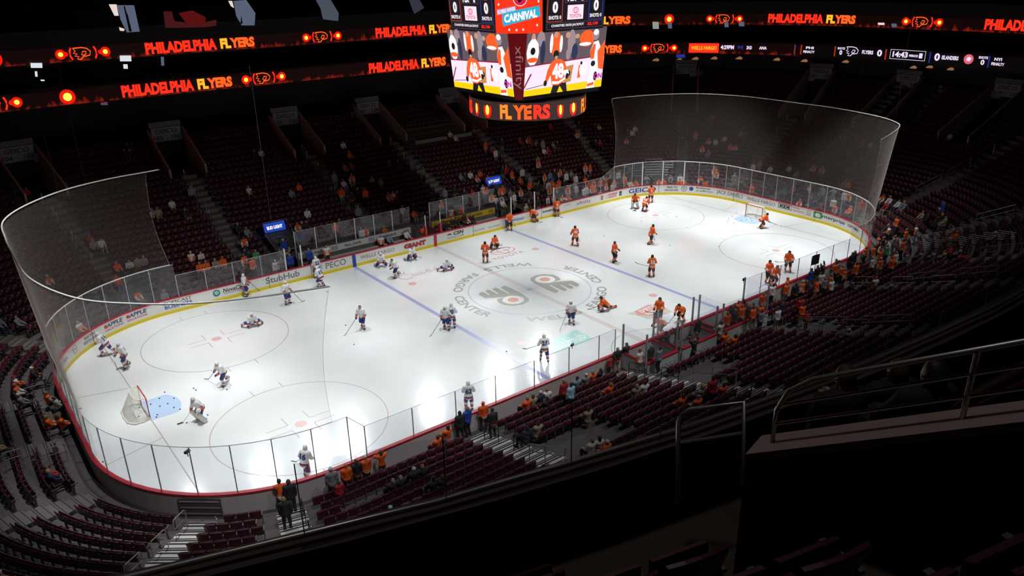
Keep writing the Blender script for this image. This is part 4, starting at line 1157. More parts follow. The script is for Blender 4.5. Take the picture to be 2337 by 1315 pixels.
    cs([(-1.3, 19.85), (-.15, 20.1), (-.2, 20.35), (-1.3, 20.15)], emis('screen_violet', (.45, .4, .75), .9), 1.3); ctx('FLYERS WIVES', -.74, 20.1, 1.05, .2, E_SWH, .03, .2)
    cs([(.1 + .42 * math.cos(t), 20.75 + .42 * math.sin(t)) for t in np.linspace(0, 2 * PI, 18)[:-1]], E_SWH, .9); cs([(.1 + .38 * math.cos(t), 20.75 + .38 * math.sin(t)) for t in np.linspace(0, 2 * PI, 18)[:-1]], MATS['screen_red'], 1.1)
    cs([(-.15, 20.9), (.2, 20.95), (.25, 20.7), (.05, 20.5), (-.1, 20.75)], E_SBK, 1.3)
    for a, b in ((-.15, 18.98), (.25, 19.0), (-.6, 19.0), (1.1, 19.25), (-1.25, 20.9), (-1.2, 20.45), (1.25, 21.0), (1.2, 20.6)): cs([(a - .05, b - .06), (a + .05, b - .06), (a + .04, b + .06), (a - .04, b + .06)], E_SWH, 1)
# ring below
m = bpy.data.materials.new('ring_screen'); m.use_nodes = True
b_ = m.node_tree.nodes['Principled BSDF']; b_.inputs['Base Color'].default_value = (.02, .014, .014, 1); b_.inputs['Emission Color'].default_value = (1, .5, .45, 1); b_.inputs['Emission Strength'].default_value = .035
mb = MB(); RR = 3.95; zr0, zr1 = 13.15, 14.3; n = 64; vs = []
for i in range(n):
    a = 2 * PI * i / n
    for z, r in ((zr0, RR - .08), (zr1, RR)): vs.append((r * math.cos(a) - .05, r * math.sin(a), z - 13))
mb.add(vs, [(2 * i, 2 * ((i + 1) % n), 2 * ((i + 1) % n) + 1, 2 * i + 1) for i in range(n)])
ring = mb.obj('ring_screen', m, sbo); ring['label'] = 'round lower light ring with the word in orange dots'
mb = MB(); mb.add([(RR * .97 * math.cos(2 * PI * i / n) - .05, RR * .97 * math.sin(2 * PI * i / n), zr0 - 13) for i in range(n)], [tuple(range(n))[::-1]]); mb.add([(RR * .99 * math.cos(2 * PI * i / n) - .05, RR * .99 * math.sin(2 * PI * i / n), zr1 - 13 + .02) for i in range(n)], [tuple(range(n))]); mb.obj('ring_plates', SBD, sbo)
mb = MB().tube([(0, 0, .0), (0, 0, 2)], 1.2, 12); mb.obj('ring_hanger', SBD, sbo)
camang = math.atan2(CAM.y, CAM.x)
def onr(a, z, d=.03): return ((RR - .04 + d) * math.cos(a) - .05, (RR - .04 + d) * math.sin(a), z - 13)
def rgt(s, a0, w_, h, z, m, bold=.05): return text_on(s, w_, h, lambda tx, ty: onr(a0 + tx / RR, z + ty), m, 'lettering', ring, bold)
E_OY = emis('led_orange_yellow', (1.0, .25, .02), 1.2)
for q in range(4):
    a0 = -PI * .75 + q * PI / 2 + .03
    rgt('FL', a0 - .285, .80, .92, 13.72, E_OY); rgt('YE', a0 - .01, 1.2, .92, 13.72, E_ORA); rgt('RS', a0 + .31, 1.1, .92, 13.72, E_RED)
    for s_, ro in ((-.93, .32), (.93, .45)):
        MB().add([onr(a0 + s_ + ro * .8 * math.cos(t) / RR, 13.75 + .52 * math.sin(t), .02) for t in np.linspace(0, 2 * PI, 18)[:-1]], [tuple(range(17))]).obj('light_spot', E_GLO, ring)
        MB().add([onr(a0 + s_ + ro * .35 * math.cos(t) / RR, 13.75 + .32 * math.sin(t), .035) for t in np.linspace(0, 2 * PI, 18)[:-1]], [tuple(range(17))]).obj('light_spot', E_HOT, ring)

# ================================================================== NETTING AT BOTH ENDS
def net_mat():
    m = bpy.data.materials.new('netting'); m.use_nodes = True; nt = m.node_tree
    for n_ in list(nt.nodes):
        if n_.type != 'OUTPUT_MATERIAL': nt.nodes.remove(n_)
    o = [n_ for n_ in nt.nodes if n_.type == 'OUTPUT_MATERIAL'][0]
    t = nt.nodes.new('ShaderNodeBsdfTransparent'); d = nt.nodes.new('ShaderNodeBsdfDiffuse'); d.inputs[0].default_value = (.52, .45, .41, 1)
    tl = nt.nodes.new('ShaderNodeBsdfTranslucent'); tl.inputs[0].default_value = (.52, .45, .41, 1); mt = nt.nodes.new('ShaderNodeMixShader')
    nt.links.new(d.outputs[0], mt.inputs[1]); nt.links.new(tl.outputs[0], mt.inputs[2])
    lw = nt.nodes.new('ShaderNodeLayerWeight'); lw.inputs['Blend'].default_value = .5
    # thread coverage seen at a slant: c / cos(angle)
    inv = nt.nodes.new('ShaderNodeMath'); inv.operation = 'SUBTRACT'; inv.inputs[0].default_value = 1.03; nt.links.new(lw.outputs['Facing'], inv.inputs[1])
    dv = nt.nodes.new('ShaderNodeMath'); dv.operation = 'DIVIDE'; dv.inputs[0].default_value = .095; dv.use_clamp = True; nt.links.new(inv.outputs[0], dv.inputs[1])
    mx = nt.nodes.new('ShaderNodeMixShader'); nt.links.new(dv.outputs[0], mx.inputs[0]); nt.links.new(t.outputs[0], mx.inputs[1]); nt.links.new(mt.outputs[0], mx.inputs[2]); nt.links.new(mx.outputs[0], o.inputs[0])
    return m
NET = net_mat(); PIPE = mat('net_pipe', (.80, .79, .76), .4, .0); CORD = mat('net_cord', (.8, .79, .77), .7)
for sg_, nm in ((-1, 'left'), (1, 'right')):
    if sg_ < 0: top = [(-20.9, 13.95), (-21.8, 13.8), (-24.2, 13.45), (-27.0, 12.2), (-29.4, 9.8), (-30.8, 7.0), (-31.1, 3.5), (-31.15, 0), (-31.0, -4.0), (-29.9, -7.7), (-28.2, -9.9), (-26.2, -11.5), (-24.0, -12.5), (-22.6, -12.95), (-21.4, -13.3)]
    else: top = [(21.6, 13.6), (23.2, 14.7), (28.0, 13.3), (31.4, 10.6), (32.9, 7.0), (33.2, 3.9), (33.1, 0.5), (33.0, -3.2), (31.7, -8.0), (30.0, -10.6), (28.3, -11.7), (25.4, -12.6), (22.8, -13.2)]
    # smooth the pipe
    T = [Vector((a, b, 10.0)) for a, b in top]
    def cat(P, n=6):
        o = []
        for i in range(len(P) - 1):
            p0 = P[max(i - 1, 0)]; p1 = P[i]; p2 = P[i + 1]; p3 = P[min(i + 2, len(P) - 1)]
            for k in range(n):
                t = k / n; o.append(0.5 * ((2 * p1) + (p2 - p0) * t + (2 * p0 - 5 * p1 + 4 * p2 - p3) * t * t + (3 * p1 - p0 - 3 * p2 + p3) * t ** 3))
        o.append(P[-1]); return o
    TT = cat(T)
    r0 = TT[0]
    root = empty('safety_net', (sg_ * 30.5, 0, 3.5)); O = Vector((sg_ * 30.5, 0, 3.5))
    tag(root, 'tall sheer netting on a curved pipe behind the %s goal' % nm, 'safety net', 'safety nets behind the goals')
    MB().tube([tuple(p - O) for p in TT], .042, 8).obj('curved_pipe', PIPE, root, True)
    core = TT[(6 if sg_ < 0 else 0):]
    # bottom edge runs along the glass top
    N_ = 90; vs = []; rows_ = 12
    seglen = [0.0]
    for i in range(1, len(core)): seglen.append(seglen[-1] + (core[i] - core[i - 1]).length)
    def topat(t):
        s_ = t * seglen[-1]
        for i in range(1, len(core)):
            if seglen[i] >= s_: f_ = (s_ - seglen[i - 1]) / max(1e-6, seglen[i] - seglen[i - 1]); return core[i - 1].lerp(core[i], f_)
        return core[-1]
    ub0, ub1 = (-21.6, -(L0 / 2 - 21.6)) if sg_ < 0 else (21.6, L0 / 2 - 21.8)
    grid = []
    for j in range(N_ + 1):
        t = j / N_; tp = topat(t); x, y, _, _ = out(ub0 + (ub1 - ub0) * t, .09); bt = Vector((x, y, HI + .03))
        col_ = []
        for k in range(rows_ + 1):
            f_ = k / rows_
            p = bt.lerp(tp, f_)
            # free side edges pull in between pipe and glass
            e = min(t, 1 - t); pull = math.exp(-e * 14) * math.sin(PI * f_) * .35
            dirx = 1 if sg_ > 0 else -1
            p = p + Vector((dirx * pull, 0, 0))
            if k == rows_: p.z -= .10
            col_.append(p)
            vs.append(tuple(p - O))
        grid.append(col_)
    R1 = rows_ + 1
    MB().add(vs, [(j * R1 + k, (j + 1) * R1 + k, (j + 1) * R1 + k + 1, j * R1 + k + 1) for j in range(N_) for k in range(rows_)]).obj('netting', NET, root, True)
    for j in (0, N_): MB().tube([tuple(p - O) for p in grid[j]], .006, 4).obj('edge_cord', CORD, root)
    MB().tube([tuple(grid[j][0] - O) for j in range(N_ + 1)], .022, 4).obj('edge_cord', CORD, root)
    mb = MB()
    for a in (3, 7, 11, 15) if sg_ < 0 else (2, 5, 9, 13):
        q = TT[min(a * 5, len(TT) - 1)]
        mb = MB().tube([tuple(q - O), tuple(q - O + Vector((0, 0, 9)))], .005, 3); mb.obj('hanger_wire', mat('wire_dark', (.07, .06, .06), .6), root)

# ================================================================== GOALS AND PUCKS
GR = mat('goal_red', (.50, .03, .03), .35); GN = mat('goal_net_white', (.72, .70, .62), .8)
def gnet_mat():
    m = NET.copy(); m.name = 'goal_netting'
    for n_ in m.node_tree.nodes:
        if n_.type == 'MATH' and n_.operation == 'DIVIDE': n_.inputs[0].default_value = .26
        if n_.type in ('BSDF_DIFFUSE', 'BSDF_TRANSLUCENT'): n_.inputs[0].default_value = (.78, .76, .66, 1)
    return m
GNET = gnet_mat()
for sg_, nm in ((-1, 'left'), (1, 'right')):
    root = empty('hockey_goal', (sg_ * 27.13, 0, 0)); tag(root, 'red-framed hockey goal with white net at the %s end of the ice' % nm, 'hockey goal', 'hockey goals')
    s = sg_
    fr = MB().tube([(0, -.915, 0), (0, -.915, 1.14), (0, -.84, 1.22), (0, .84, 1.22), (0, .915, 1.14), (0, .915, 0)], .035, 8); fr.obj('goal_frame', GR, root, True)
    base = [(0, -.915, .04), (s * .35, -1.15, .04), (s * .8, -1.12, .04), (s * 1.08, -.75, .04), (s * 1.12, 0, .04), (s * 1.08, .75, .04), (s * .8, 1.12, .04), (s * .35, 1.15, .04), (0, .915, .04)]
    topc = [(0, -.86, 1.2), (s * .25, -.85, 1.2), (s * .42, -.8, 1.19), (s * .52, -.5, 1.18), (s * .55, 0, 1.18), (s * .52, .5, 1.18), (s * .42, .8, 1.19), (s * .25, .85, 1.2), (0, .86, 1.2)]
    MB().tube(base, .05, 6).obj('base_pad', GN, root, True); MB().tube(topc, .025, 6).obj('top_bar', GN, root, True)
    vs = []; 
    for k in range(6):
        f_ = k / 5
        for a, b in zip(base, topc): vs.append(tuple(Vector(a).lerp(Vector(b), f_) * 1.0))
    n = len(base)
    mb = MB().add(vs, [(k * n + i, k * n + i + 1, (k + 1) * n + i + 1, (k + 1) * n + i) for k in range(5) for i in range(n - 1)])
    mb.add(topc, [tuple(range(n))])
    mb.obj('goal_net', GNET, root, True)
    MB().tube([(s * .5, 0, 1.18), (s * .62, 0, .6), (s * .2, 0, .05)], .02, 5).obj('centre_brace', GN, root)
PUCK = mat('puck_rubber', (.015, .015, .017), .6)
pk = MB(); n = 12
pk.tube([(0, 0, 0.0), (0, 0, .028)], .042, 12)
pme = pk.mesh('puck')
puck_px = [(376, 896, 'z'), (364, 910), (397, 910), (344, 923.5), (383, 922), (365, 928), (397, 931), (411, 935), (359, 947.5), (357, 953), (442, 887), (447, 891), (518, 890), (184, 933), (284, 951), (808, 787), (1014, 752), (746.5, 667), (789, 743), (1156, 803), (235, 1055), (1126, 1078), (1544, 495), (1464, 505), (1378, 539), (1529, 561), (1663, 500), (1662, 504), (1660, 508), (1675, 510), (1671, 494), (1681, 485), (1692, 503.5), (1704, 502), (1713, 499), (1716, 505), (1782, 517), (1643, 453), (1727, 498), (1640, 563), (1702, 496), (1725, 494), (426, 966), (474, 948), (317, 951), (330, 940), (318, 931)]
pucks = []
for k, q in enumerate(puck_px):
    p = at_z(q[0], q[1], 0)
    if abs(p.y) > 12.7: continue
    o = link('hockey_puck', pme, PUCK); o.location = (p.x, p.y, .008)
    near = 'in and round the left goal crease' if p.x < -24 and abs(p.y) < 4 else 'in and round the right goal crease' if p.x > 22 and abs(p.y) < 4 else None
    pucks.append((q[0], o, near or ('on the open ice left of the centre line' if p.x < 0 else 'on the open ice right of the centre line')))
for zn in sorted(set(p[2] for p in pucks)):
    L = sorted([p for p in pucks if p[2] == zn], key=lambda p: p[0])
    for k, (_, o, z_) in enumerate(L): tag(o, 'small black puck %s, %s from the left' % (z_, ordw(k)), 'puck', 'pucks ' + z_)

# ================================================================== BENCHES (far side) AND PENALTY BOXES (near side)
BEN = mat('bench_grey', (.13, .125, .12), .6); BFL = mat('bench_floor', (.06, .06, .058), .8); WAD = mat('bench_white_board', (.62, .62, .60), .5); YAD = mat('bench_yellow_board', (.62, .42, .02), .5); KP = mat('print_black', (.03, .03, .03), .5); RPAD = mat('red_pad', (.45, .015, .02), .5)
def slab(name, x0, x1, y0, y1, z0, z1, m, parent=None, o=(0, 0, 0)): return MB().box(((x0 + x1) / 2 - o[0], (y0 + y1) / 2 - o[1], (z0 + z1) / 2 - o[2]), (x1 - x0, y1 - y0, z1 - z0)).obj(name, m, parent)
for (x0, x1, nm, m, word) in ((-11.6, -1.0, 'left', WAD, 'PAUL DAVIS'), (1.0, 8.2, 'right', YAD, 'BUFFALO BRAND')):
    o = ((x0 + x1) / 2, 14.4, 0)
    root = empty('players_bench', o); tag(root, "long players' bench behind the far boards, %s of the centre line, %s adverts" % (nm, 'white' if nm == 'left' else 'yellow'), 'bench', "players' benches")
    def S(n_, *a): return slab(n_, *a, parent=root, o=o)
    S('bench_floor', x0, x1, 13.15, 15.35, .0, .22, BFL); S('bench_seat', x0 + .3, x1 - .3, 14.45, 14.8, .60, .66, mat('bench_board', (.34, .33, .31), .5)); S('bench_base', x0 + .3, x1 - .3, 14.5, 14.75, .22, .60, BFL)
    S('back_wall', x0, x1, 15.22, 15.36, .2, 1.45, BEN)
    S('advert_board', x0 + .1, x1 - .1, 15.16, 15.22, .9, 1.42, m)
    nrep = int((x1 - x0) / 3.4)
    for k in range(nrep):
        cx = x0 + .9 + 3.4 * k + .6
        text_on(word, 1.5, .22, lambda tx, ty: (cx + tx - o[0], 15.15 - o[1], 1.17 + ty), KP, 'lettering', root, .02)
        mb = MB()
        for j in range(3): mb.box((cx + 1.75 - o[0], 15.15 - o[1], 1.05 + .12 * j), (.6, .01, .04))
        mb.obj('lettering', KP, root)
    # glass behind the bench with white posts
    nx = int((x1 - x0) / 2.1) + 1
    for k in range(nx):
        xa = x0 + (x1 - x0) * k / nx; xb = x0 + (x1 - x0) * (k + 1) / nx
        r = empty('rink_glass', (xa, 15.3, 1.45)); tag(r, "clear glass panel behind the %s players' bench, %s from the left" % (nm, ORD[k]), 'rink glass', 'glass behind the benches')
        MB().add([(0, 0, 0), (xb - xa, 0, 0), (xb - xa, 0, 1.75), (0, 0, 1.75)], [(0, 1, 2, 3)]).obj('pane', GLASS, r)
        MB().box((0, 0, .65), (.06, .06, 2.3)).obj('post', WPOST, r)
        MB().tube([(0, 0, 1.76), (xb - xa, 0, 1.76)], .012, 4).obj('edge_trim', MATS['glass_edge'], r)
# divider between the benches
for x in (-.75, .75):
    r = empty('bench_divider', (x, 13.2, .1)); tag(r, 'red padded post with glass between the benches, %s of the centre line' % ('left' if x < 0 else 'right'), 'post', 'red padded bench posts')
    MB().box((0, 0, 1.15), (.2, .2, 1.3)).obj('red_pad', RPAD, r); MB().box((0, 0, 2.1), (.06, .06, 1.4)).obj('post', WPOST, r)
    MB().add([(0, .1, 1), (0, 2.0, 1), (0, 2.0, 2.7), (0, .1, 2.7)], [(0, 1, 2, 3)]).obj('pane', GLASS, r); MB().box((0, 1.05, .5), (.08, 1.9, 1.0)).obj('low_wall', WAD, r)
    MB().box((0, 1.05, 1.03), (.14, 1.9, .05)).obj('cap_rail', BRED, r)
# gate side posts by the left bench (tunnel mouth) and the right one
for x, t_ in ((-13.4, 'left tunnel mouth'), (-12.1, 'left bench end'), (8.4, 'right bench end'), (11.2, 'right tunnel mouth'), (13.55, 'right tunnel far edge')):
    r = empty('glass_stanchion', (x, 13.05, 1.1)); tag(r, 'tall white glass post at the %s on the far side' % t_, 'stanchion', 'white glass posts by the benches')
    MB().box((0, 0, .85), (.09, .09, 1.75)).obj('post', WPOST, r)
    MB().add([(0, .05, 0), (0, 2.1, .1), (0, 2.1, 1.7), (0, .05, 1.7)], [(0, 1, 2, 3)]).obj('pane', GLASS, r)
# tunnel roofs with blue beer signs
for (cx, nm, w_) in ((-11.75, 'left', 2.1), (10.85, 'right', 2.0)):
    o = (cx, 18.25, 1.72)
    root = empty('tunnel_canopy', o); tag(root, 'dark canopy over the %s team tunnel with a blue lit sign' % nm, 'tunnel canopy', 'tunnel canopies')
    hw = w_ / 2 + .25; root.scale = (.76, .85, .78)
    mb = MB(); vs = [(-hw, -1.9, -.1), (hw, -1.9, -.1), (hw + .05, .6, .9), (-hw - .05, .6, .9), (-hw + .5, -2.35, -.22), (hw - .5, -2.35, -.22)]
    mb.add(vs, [(0, 4, 5, 1, 2, 3)]); mb.add([(a, b, c_ - .12) for a, b, c_ in vs], [(3, 2, 1, 5, 4, 0)])
    mb.obj('roof', mat('canopy_grey', (.07, .075, .085), .5), root)
    mb = MB(); q = [(-hw, .6, .9), (-hw, -1.9, -.1), (-hw + .5, -2.35, -.22), (hw - .5, -2.35, -.22), (hw, -1.9, -.1), (hw, .6, .9)]
    mb.tube(q, .04, 5); mb.tube([(a, b, c_ + .35) for a, b, c_ in (q[0], q[1])], .03, 5); mb.tube([(a, b, c_ + .35) for a, b, c_ in (q[4], q[5])], .03, 5)
    mb.tube([(-hw, .6, 1.9), (-hw, -.6, 1.35), (-hw, -1.5, .8), (-hw, -1.9, .2)], .03, 5); mb.tube([(hw, .6, 1.9), (hw, -.6, 1.35), (hw, -1.5, .8), (hw, -1.9, .2)], .03, 5); mb.tube([(-hw, .6, 1.9), (-hw, .6, 2.1), (hw, .6, 2.1), (hw, .6, 1.9)], .03, 5)
    mb.obj('railing', STEEL, root)
    MB().add([(-hw + .1, .62, .95), (hw - .1, .62, .95), (hw - .1, .95, 1.85), (-hw + .1, .95, 1.85)], [(0, 1, 2, 3)]).obj('sign_panel', emis('beer_blue', (.01, .07, .55), .75), root)
    text_on('BUD LIGHT', 1.75, .36, lambda tx, ty: (tx, .745 + ty * .36, 1.38 + ty * .93), E_SWH, 'lettering', root, .06)
    zc = lambda y: -.1 + (y + 1.9) * .4 + .02
    MB().tube([(a * 1.0, -.8 + b * 1.15, zc(-.8 + b * 1.15) + .02) for a, b in LOGO_LINE], .035, 4).obj('winged_emblem', mat('emblem_line', (.4, .4, .42), .5), root)
    for s_ in (-1, 1): MB().box((s_ * hw, -.6, -1.2), (.12, 2.6, 2.2)).obj('side_wall', mat('tunnel_wall', (.05, .045, .05), .7), root)
    MB().box((0, .5, -1.1), (w_ + .4, .1, 2.4)).obj('dark_opening', DARK, root)
# ---- penalty boxes on the near side
for (x0, x1, nm) in ((-3.6, -1.0, 'left'), (-.6, 2.6, 'middle'), (3.2, 7.8, 'right')):
    o = ((x0 + x1) / 2, -14.2, 0)
    root = empty('penalty_box', o); tag(root, 'open box behind the near boards with red-capped walls, %s one of three' % nm, 'penalty box', 'penalty boxes')
    def S(n_, *a): return slab(n_, *a, parent=root, o=o)
    S('box_floor', x0, x1, -15.0, -13.15, .0, .15, BFL); S('back_wall', x0, x1, -15.15, -15.03, .1, 1.05, mat('box_white', (.52, .50, .50), .5)); S('cap_rail', x0, x1, -15.2, -14.98, 1.05, 1.1, BRED)
    for x in (x0, x1):
        MB().box((x - o[0], -14.05 - o[1], .55), (.08, 1.8, 1.0)).obj('side_wall', MATS['box_white'], root); MB().box((x - o[0], -14.05 - o[1], 1.08), (.14, 1.85, .06)).obj('cap_rail', BRED, root)
        MB().add([(x - o[0], -13.1 - o[1], 1.1), (x - o[0], -15 - o[1], 1.1), (x - o[0], -15 - o[1], 2.9), (x - o[0], -13.1 - o[1], 2.9)], [(0, 1, 2, 3)]).obj('pane', GLASS, root)
        for y in (-13.15, -15.0): MB().box((x - o[0], y - o[1], 1.9), (.09, .09, 2.0)).obj('post', POST, root)
    S('bench_seat', x0 + .2, x1 - .2, -14.85, -14.5, .55, .61, MATS['bench_board'])
    MB().add([(x0 - o[0], -15.1 - o[1], 1.1), (x1 - o[0], -15.1 - o[1], 1.1), (x1 - o[0], -15.1 - o[1], 2.9), (x0 - o[0], -15.1 - o[1], 2.9)], [(0, 1, 2, 3)]).obj('pane', GLASS, root)
    text_on('GREY GOOSE', min(1.8, x1 - x0 - .5), .3, lambda tx, ty: (tx, -15.2 - o[1], .6 + ty), mat('print_white', (.7, .7, .72), .5), 'lettering', root, .03)
# grey platform with white table far up in the far stands (press table)
o = (11.6, 31.0, row_z(18))
root = empty('press_table', o); tag(root, 'long pale fronted press table with railings high in the far stands', 'table')
MB().box((0, -2.2, .35), (7.2, .06, .62)).obj('front_panel', mat('table_front', (.36, .37, .36), .6), root); MB().box((0, -1.9, .68), (7.2, .6, .05)).obj('table_top', DARK, root); MB().box((0, 0, -.1), (7.4, 4.4, .3)).obj('platform', DARK, root)
for k in range(4):
    x = -3.6 + 1.85 * k; MB().tube([(x, 2.0, .2), (x, 2.0, 1.5), (x + .1, 2.0, 1.6), (x + 1.65, 2.0, 1.6), (x + 1.75, 2.0, 1.5), (x + 1.75, 2, .2)], .035, 5).obj('railing', STEEL, root)
mb = MB()
for h in (.3, .55, .8, 1.05, 1.3): mb.tube([(-3.65, 2.0, h + .2), (-3.65, -2.1, h - .5)], .025, 4)
mb.tube([(-3.65, -2.1, 1.0), (-3.65, -2.1, -.5)], .03, 4); mb.obj('side_railing', STEEL, root)
# railings round the machine gate in the far right corner
for (g0, g1, h0, nm) in ((25.9, 26.5, 4.6, 'left'), (26.7, 27.9, 4.4, 'middle'), (28.1, 28.7, 4.6, 'right')):
    x, y, nx_, ny_ = outf(g0 / L0, h0); x2, y2, _, _ = outf(g1 / L0, h0); ox = (x, y, .2)
    r = empty('barred_railing', ox); tag(r, 'grey barred railing of the %s gap above the far right corner gate' % nm, 'railing', 'barred railings over the corner gate')
    mb = MB(); zz0 = .9 if nm == 'middle' else .5
    for j in range(7): mb.tube([(0, 0, zz0 + .28 * j), (x2 - x, y2 - y, zz0 + .28 * j)], .022, 4)
    mb.tube([(0, 0, 0), (0, 0, zz0 + 1.7)], .03, 5); mb.tube([(x2 - x, y2 - y, 0), (x2 - x, y2 - y, zz0 + 1.7)], .03, 5); mb.obj('bars', STEEL, r)
# platform railings on the near portals
for (px0, py0, px1, py1, zz_, nm) in ((1208, 1013, 1290, 1024, 0, 'above the steps right of the near left corner'), (1583, 836, 1683, 841, 0, 'behind the penalty boxes'), (1825, 724, 1935, 723, 0, 'left of the right steps'), (1970, 722, 2080, 717, 0, 'on the near right stand, upper of two'), (2073, 626, 2157, 616, 0, 'near the right corner'), (2193, 613, 2280, 605, 0, 'farthest to the right'), (105, 1026, 145, 1012, 0, 'by the steps beside the left goal boards'), (3, 1036, 44, 1024, 0, 'at the left edge below the seated couple'), (56, 887, 92, 876, 0, 'on the upper left end steps')):
    def hit(px, py, h):
        d = ray(px, py); t = 12.0
        while t < 150:
            q = CAM + d * t; D = doff(q.x, q.y)
            if D < 24 and q.z < row_z((max(D, .75) - .75) / .8) + h: return q
            t += .04
        return q
    a = hit(px0, py0, 1.0); b = hit(px1, py1, 1.0)
    o = (a.x, a.y, a.z - 1.0); r = empty('guard_rail', o); tag(r, 'steel guard rail with two bars %s' % nm, 'railing', 'guard rails on the near stands')
    d = b - a; Lx = Vector((d.x, d.y, 0))
    mb = MB(); mb.tube([(0, 0, 1.0), (d.x, d.y, d.z + 1.0)], .028, 5); mb.tube([(0, 0, .62), (d.x, d.y, d.z + .62)], .024, 5)
    for f_ in (0, .45, 1): mb.tube([(d.x * f_, d.y * f_, d.z * f_ - .1), (d.x * f_, d.y * f_, d.z * f_ + 1.0)], .024, 5)
    mb.obj('rails', STEEL, r)
# gate fronts in the near left corner wall
x, y, nx_, ny_ = out(-52.0, .16); r = empty('board_gate', (x, y, -.1)); tag(r, 'grey slatted gate in the outside of the near left boards above the steps', 'gate')
MB().box((0, 0, .55), (.04, 1.9, .95), math.atan2(ny_, nx_)).obj('gate_panel', mat('gate_dark', (.10, .075, .072), .6), r)
mb = MB()
for k in range(3): mb.box((nx_ * .03, ny_ * .03, .25 + .32 * k), (.05, 1.8, .05), math.atan2(ny_, nx_))
mb.obj('gate_slats', mat('slat_grey', (.3, .26, .25), .6), r)

for k, (xa, ya, xb, yb) in enumerate([(2089, 550, 2116, 553), (2120, 545, 2148, 549), (2150, 542, 2178, 546), (2182, 539, 2210, 543), (2212, 535, 2240, 539), (2245, 530, 2272, 534), (2277, 526, 2306, 530)]):
    a = hit(xa, ya, .9); d = ray(xb, yb); b = CAM + d * ((a - CAM).length * 1.0)
    o = (a.x, a.y, a.z - .9); r = empty('barred_railing', o); e = b - a; e.z = 0; e = e.normalized() * 1.15
    tag(r, 'grey ladder-like railing on the right end rows, %s from the left' % ORD[k], 'railing', 'ladder railings on the right end rows')
    mb = MB()
    for j in range(5): mb.tube([(0, 0, .28 + .155 * j), (e.x, e.y, .28 + .155 * j)], .02, 4)
    mb.tube([(0, 0, 0), (0, 0, .92)], .022, 4); mb.tube([(e.x, e.y, 0), (e.x, e.y, .92)], .022, 4); mb.obj('bars', STEEL, r)

# little cameras on the glass, a waved flag and an orange sign
for px, py, nm in ((427, 1031, 'near left glass'), (1306, 787, 'near glass by the teal patch'), (1697, 638, 'near glass by the right blue line')):
    d = ray(px, py); t = 10
    while t < 120:
        q = CAM + d * t
        if doff(q.x, q.y) < .12 and q.z < 4.2: break
        t += .02
    r = empty('small_camera', q); tag(r, 'small black camera clamped on top of the %s' % nm, 'camera', 'small cameras on the near glass')
    MB().box((0, 0, 0), (.26, .12, .10), .5).obj('camera_body', mat('camera_black', (.015, .015, .017), .4), r); MB().tube([(0, 0, -.05), (0, 0, -.25)], .02, 5).obj('clamp', MATS['camera_black'], r)
q = at_z(1860, 593, 3.0); q = CAM + (q - CAM) * 1.0
r = empty('hand_flag', q); tag(r, 'small dark flag held up above the crowd at the near right boards', 'flag')
MB().add([(-.25, .1, -.4), (.28, -.15, -.3), (.3, -.15, .42), (-.2, .1, .3), (-.05, .02, -.38), (-.05, .02, .36)], [(0, 4, 5, 3), (4, 1, 2, 5)]).obj('cloth', mat('flag_dark', (.03, .02, .03), .8), r); MB().tube([(-.25, .1, .3), (-.25, .1, -1.1)], .015, 5).obj('flag_pole', MATS['flag_dark'], r)
for px, py, u_, nm in ((1609, 421, 0, 'orange square sign held up against the far right glass'),):
    d = ray(px, py); t = 40
    while t < 150:
        q = CAM + d * t
        if doff(q.x, q.y) > .5 and q.x > 10: break
        t += .02
    r = empty('paper_sign', q); tag(r, nm, 'sign')
    MB().box((0, 0, 0), (.03, .62, .5), 1.0).obj('board', mat('sign_orange', (.9, .20, .01), .5), r)
# ================================================================== PEOPLE
def sdf_caps(caps, P, k):
    d = None
    for (a, b, ra, rb) in caps:
        a = np.array(a); b = np.array(b); ab = b - a; L = max(1e-9, float(ab @ ab))
        t = np.clip(((P - a) @ ab) / L, 0, 1)
        q = P - a - t[..., None] * ab
        di = np.sqrt((q ** 2).sum(-1)) - (ra + (rb - ra) * t)
        if d is None: d = di
        else:
            h = np.clip(.5 + .5 * (d - di) / k, 0, 1); d = d * (1 - h) + di * h - k * h * (1 - h)
    return d
_CE = [((0, 0, 0), (1, 0, 0)), ((0, 1, 0), (1, 1, 0)), ((0, 0, 1), (1, 0, 1)), ((0, 1, 1), (1, 1, 1)), ((0, 0, 0), (0, 1, 0)), ((1, 0, 0), (1, 1, 0)), ((0, 0, 1), (0, 1, 1)), ((1, 0, 1), (1, 1, 1)), ((0, 0, 0), (0, 0, 1)), ((1, 0, 0), (1, 0, 1)), ((0, 1, 0), (0, 1, 1)), ((1, 1, 0), (1, 1, 1))]
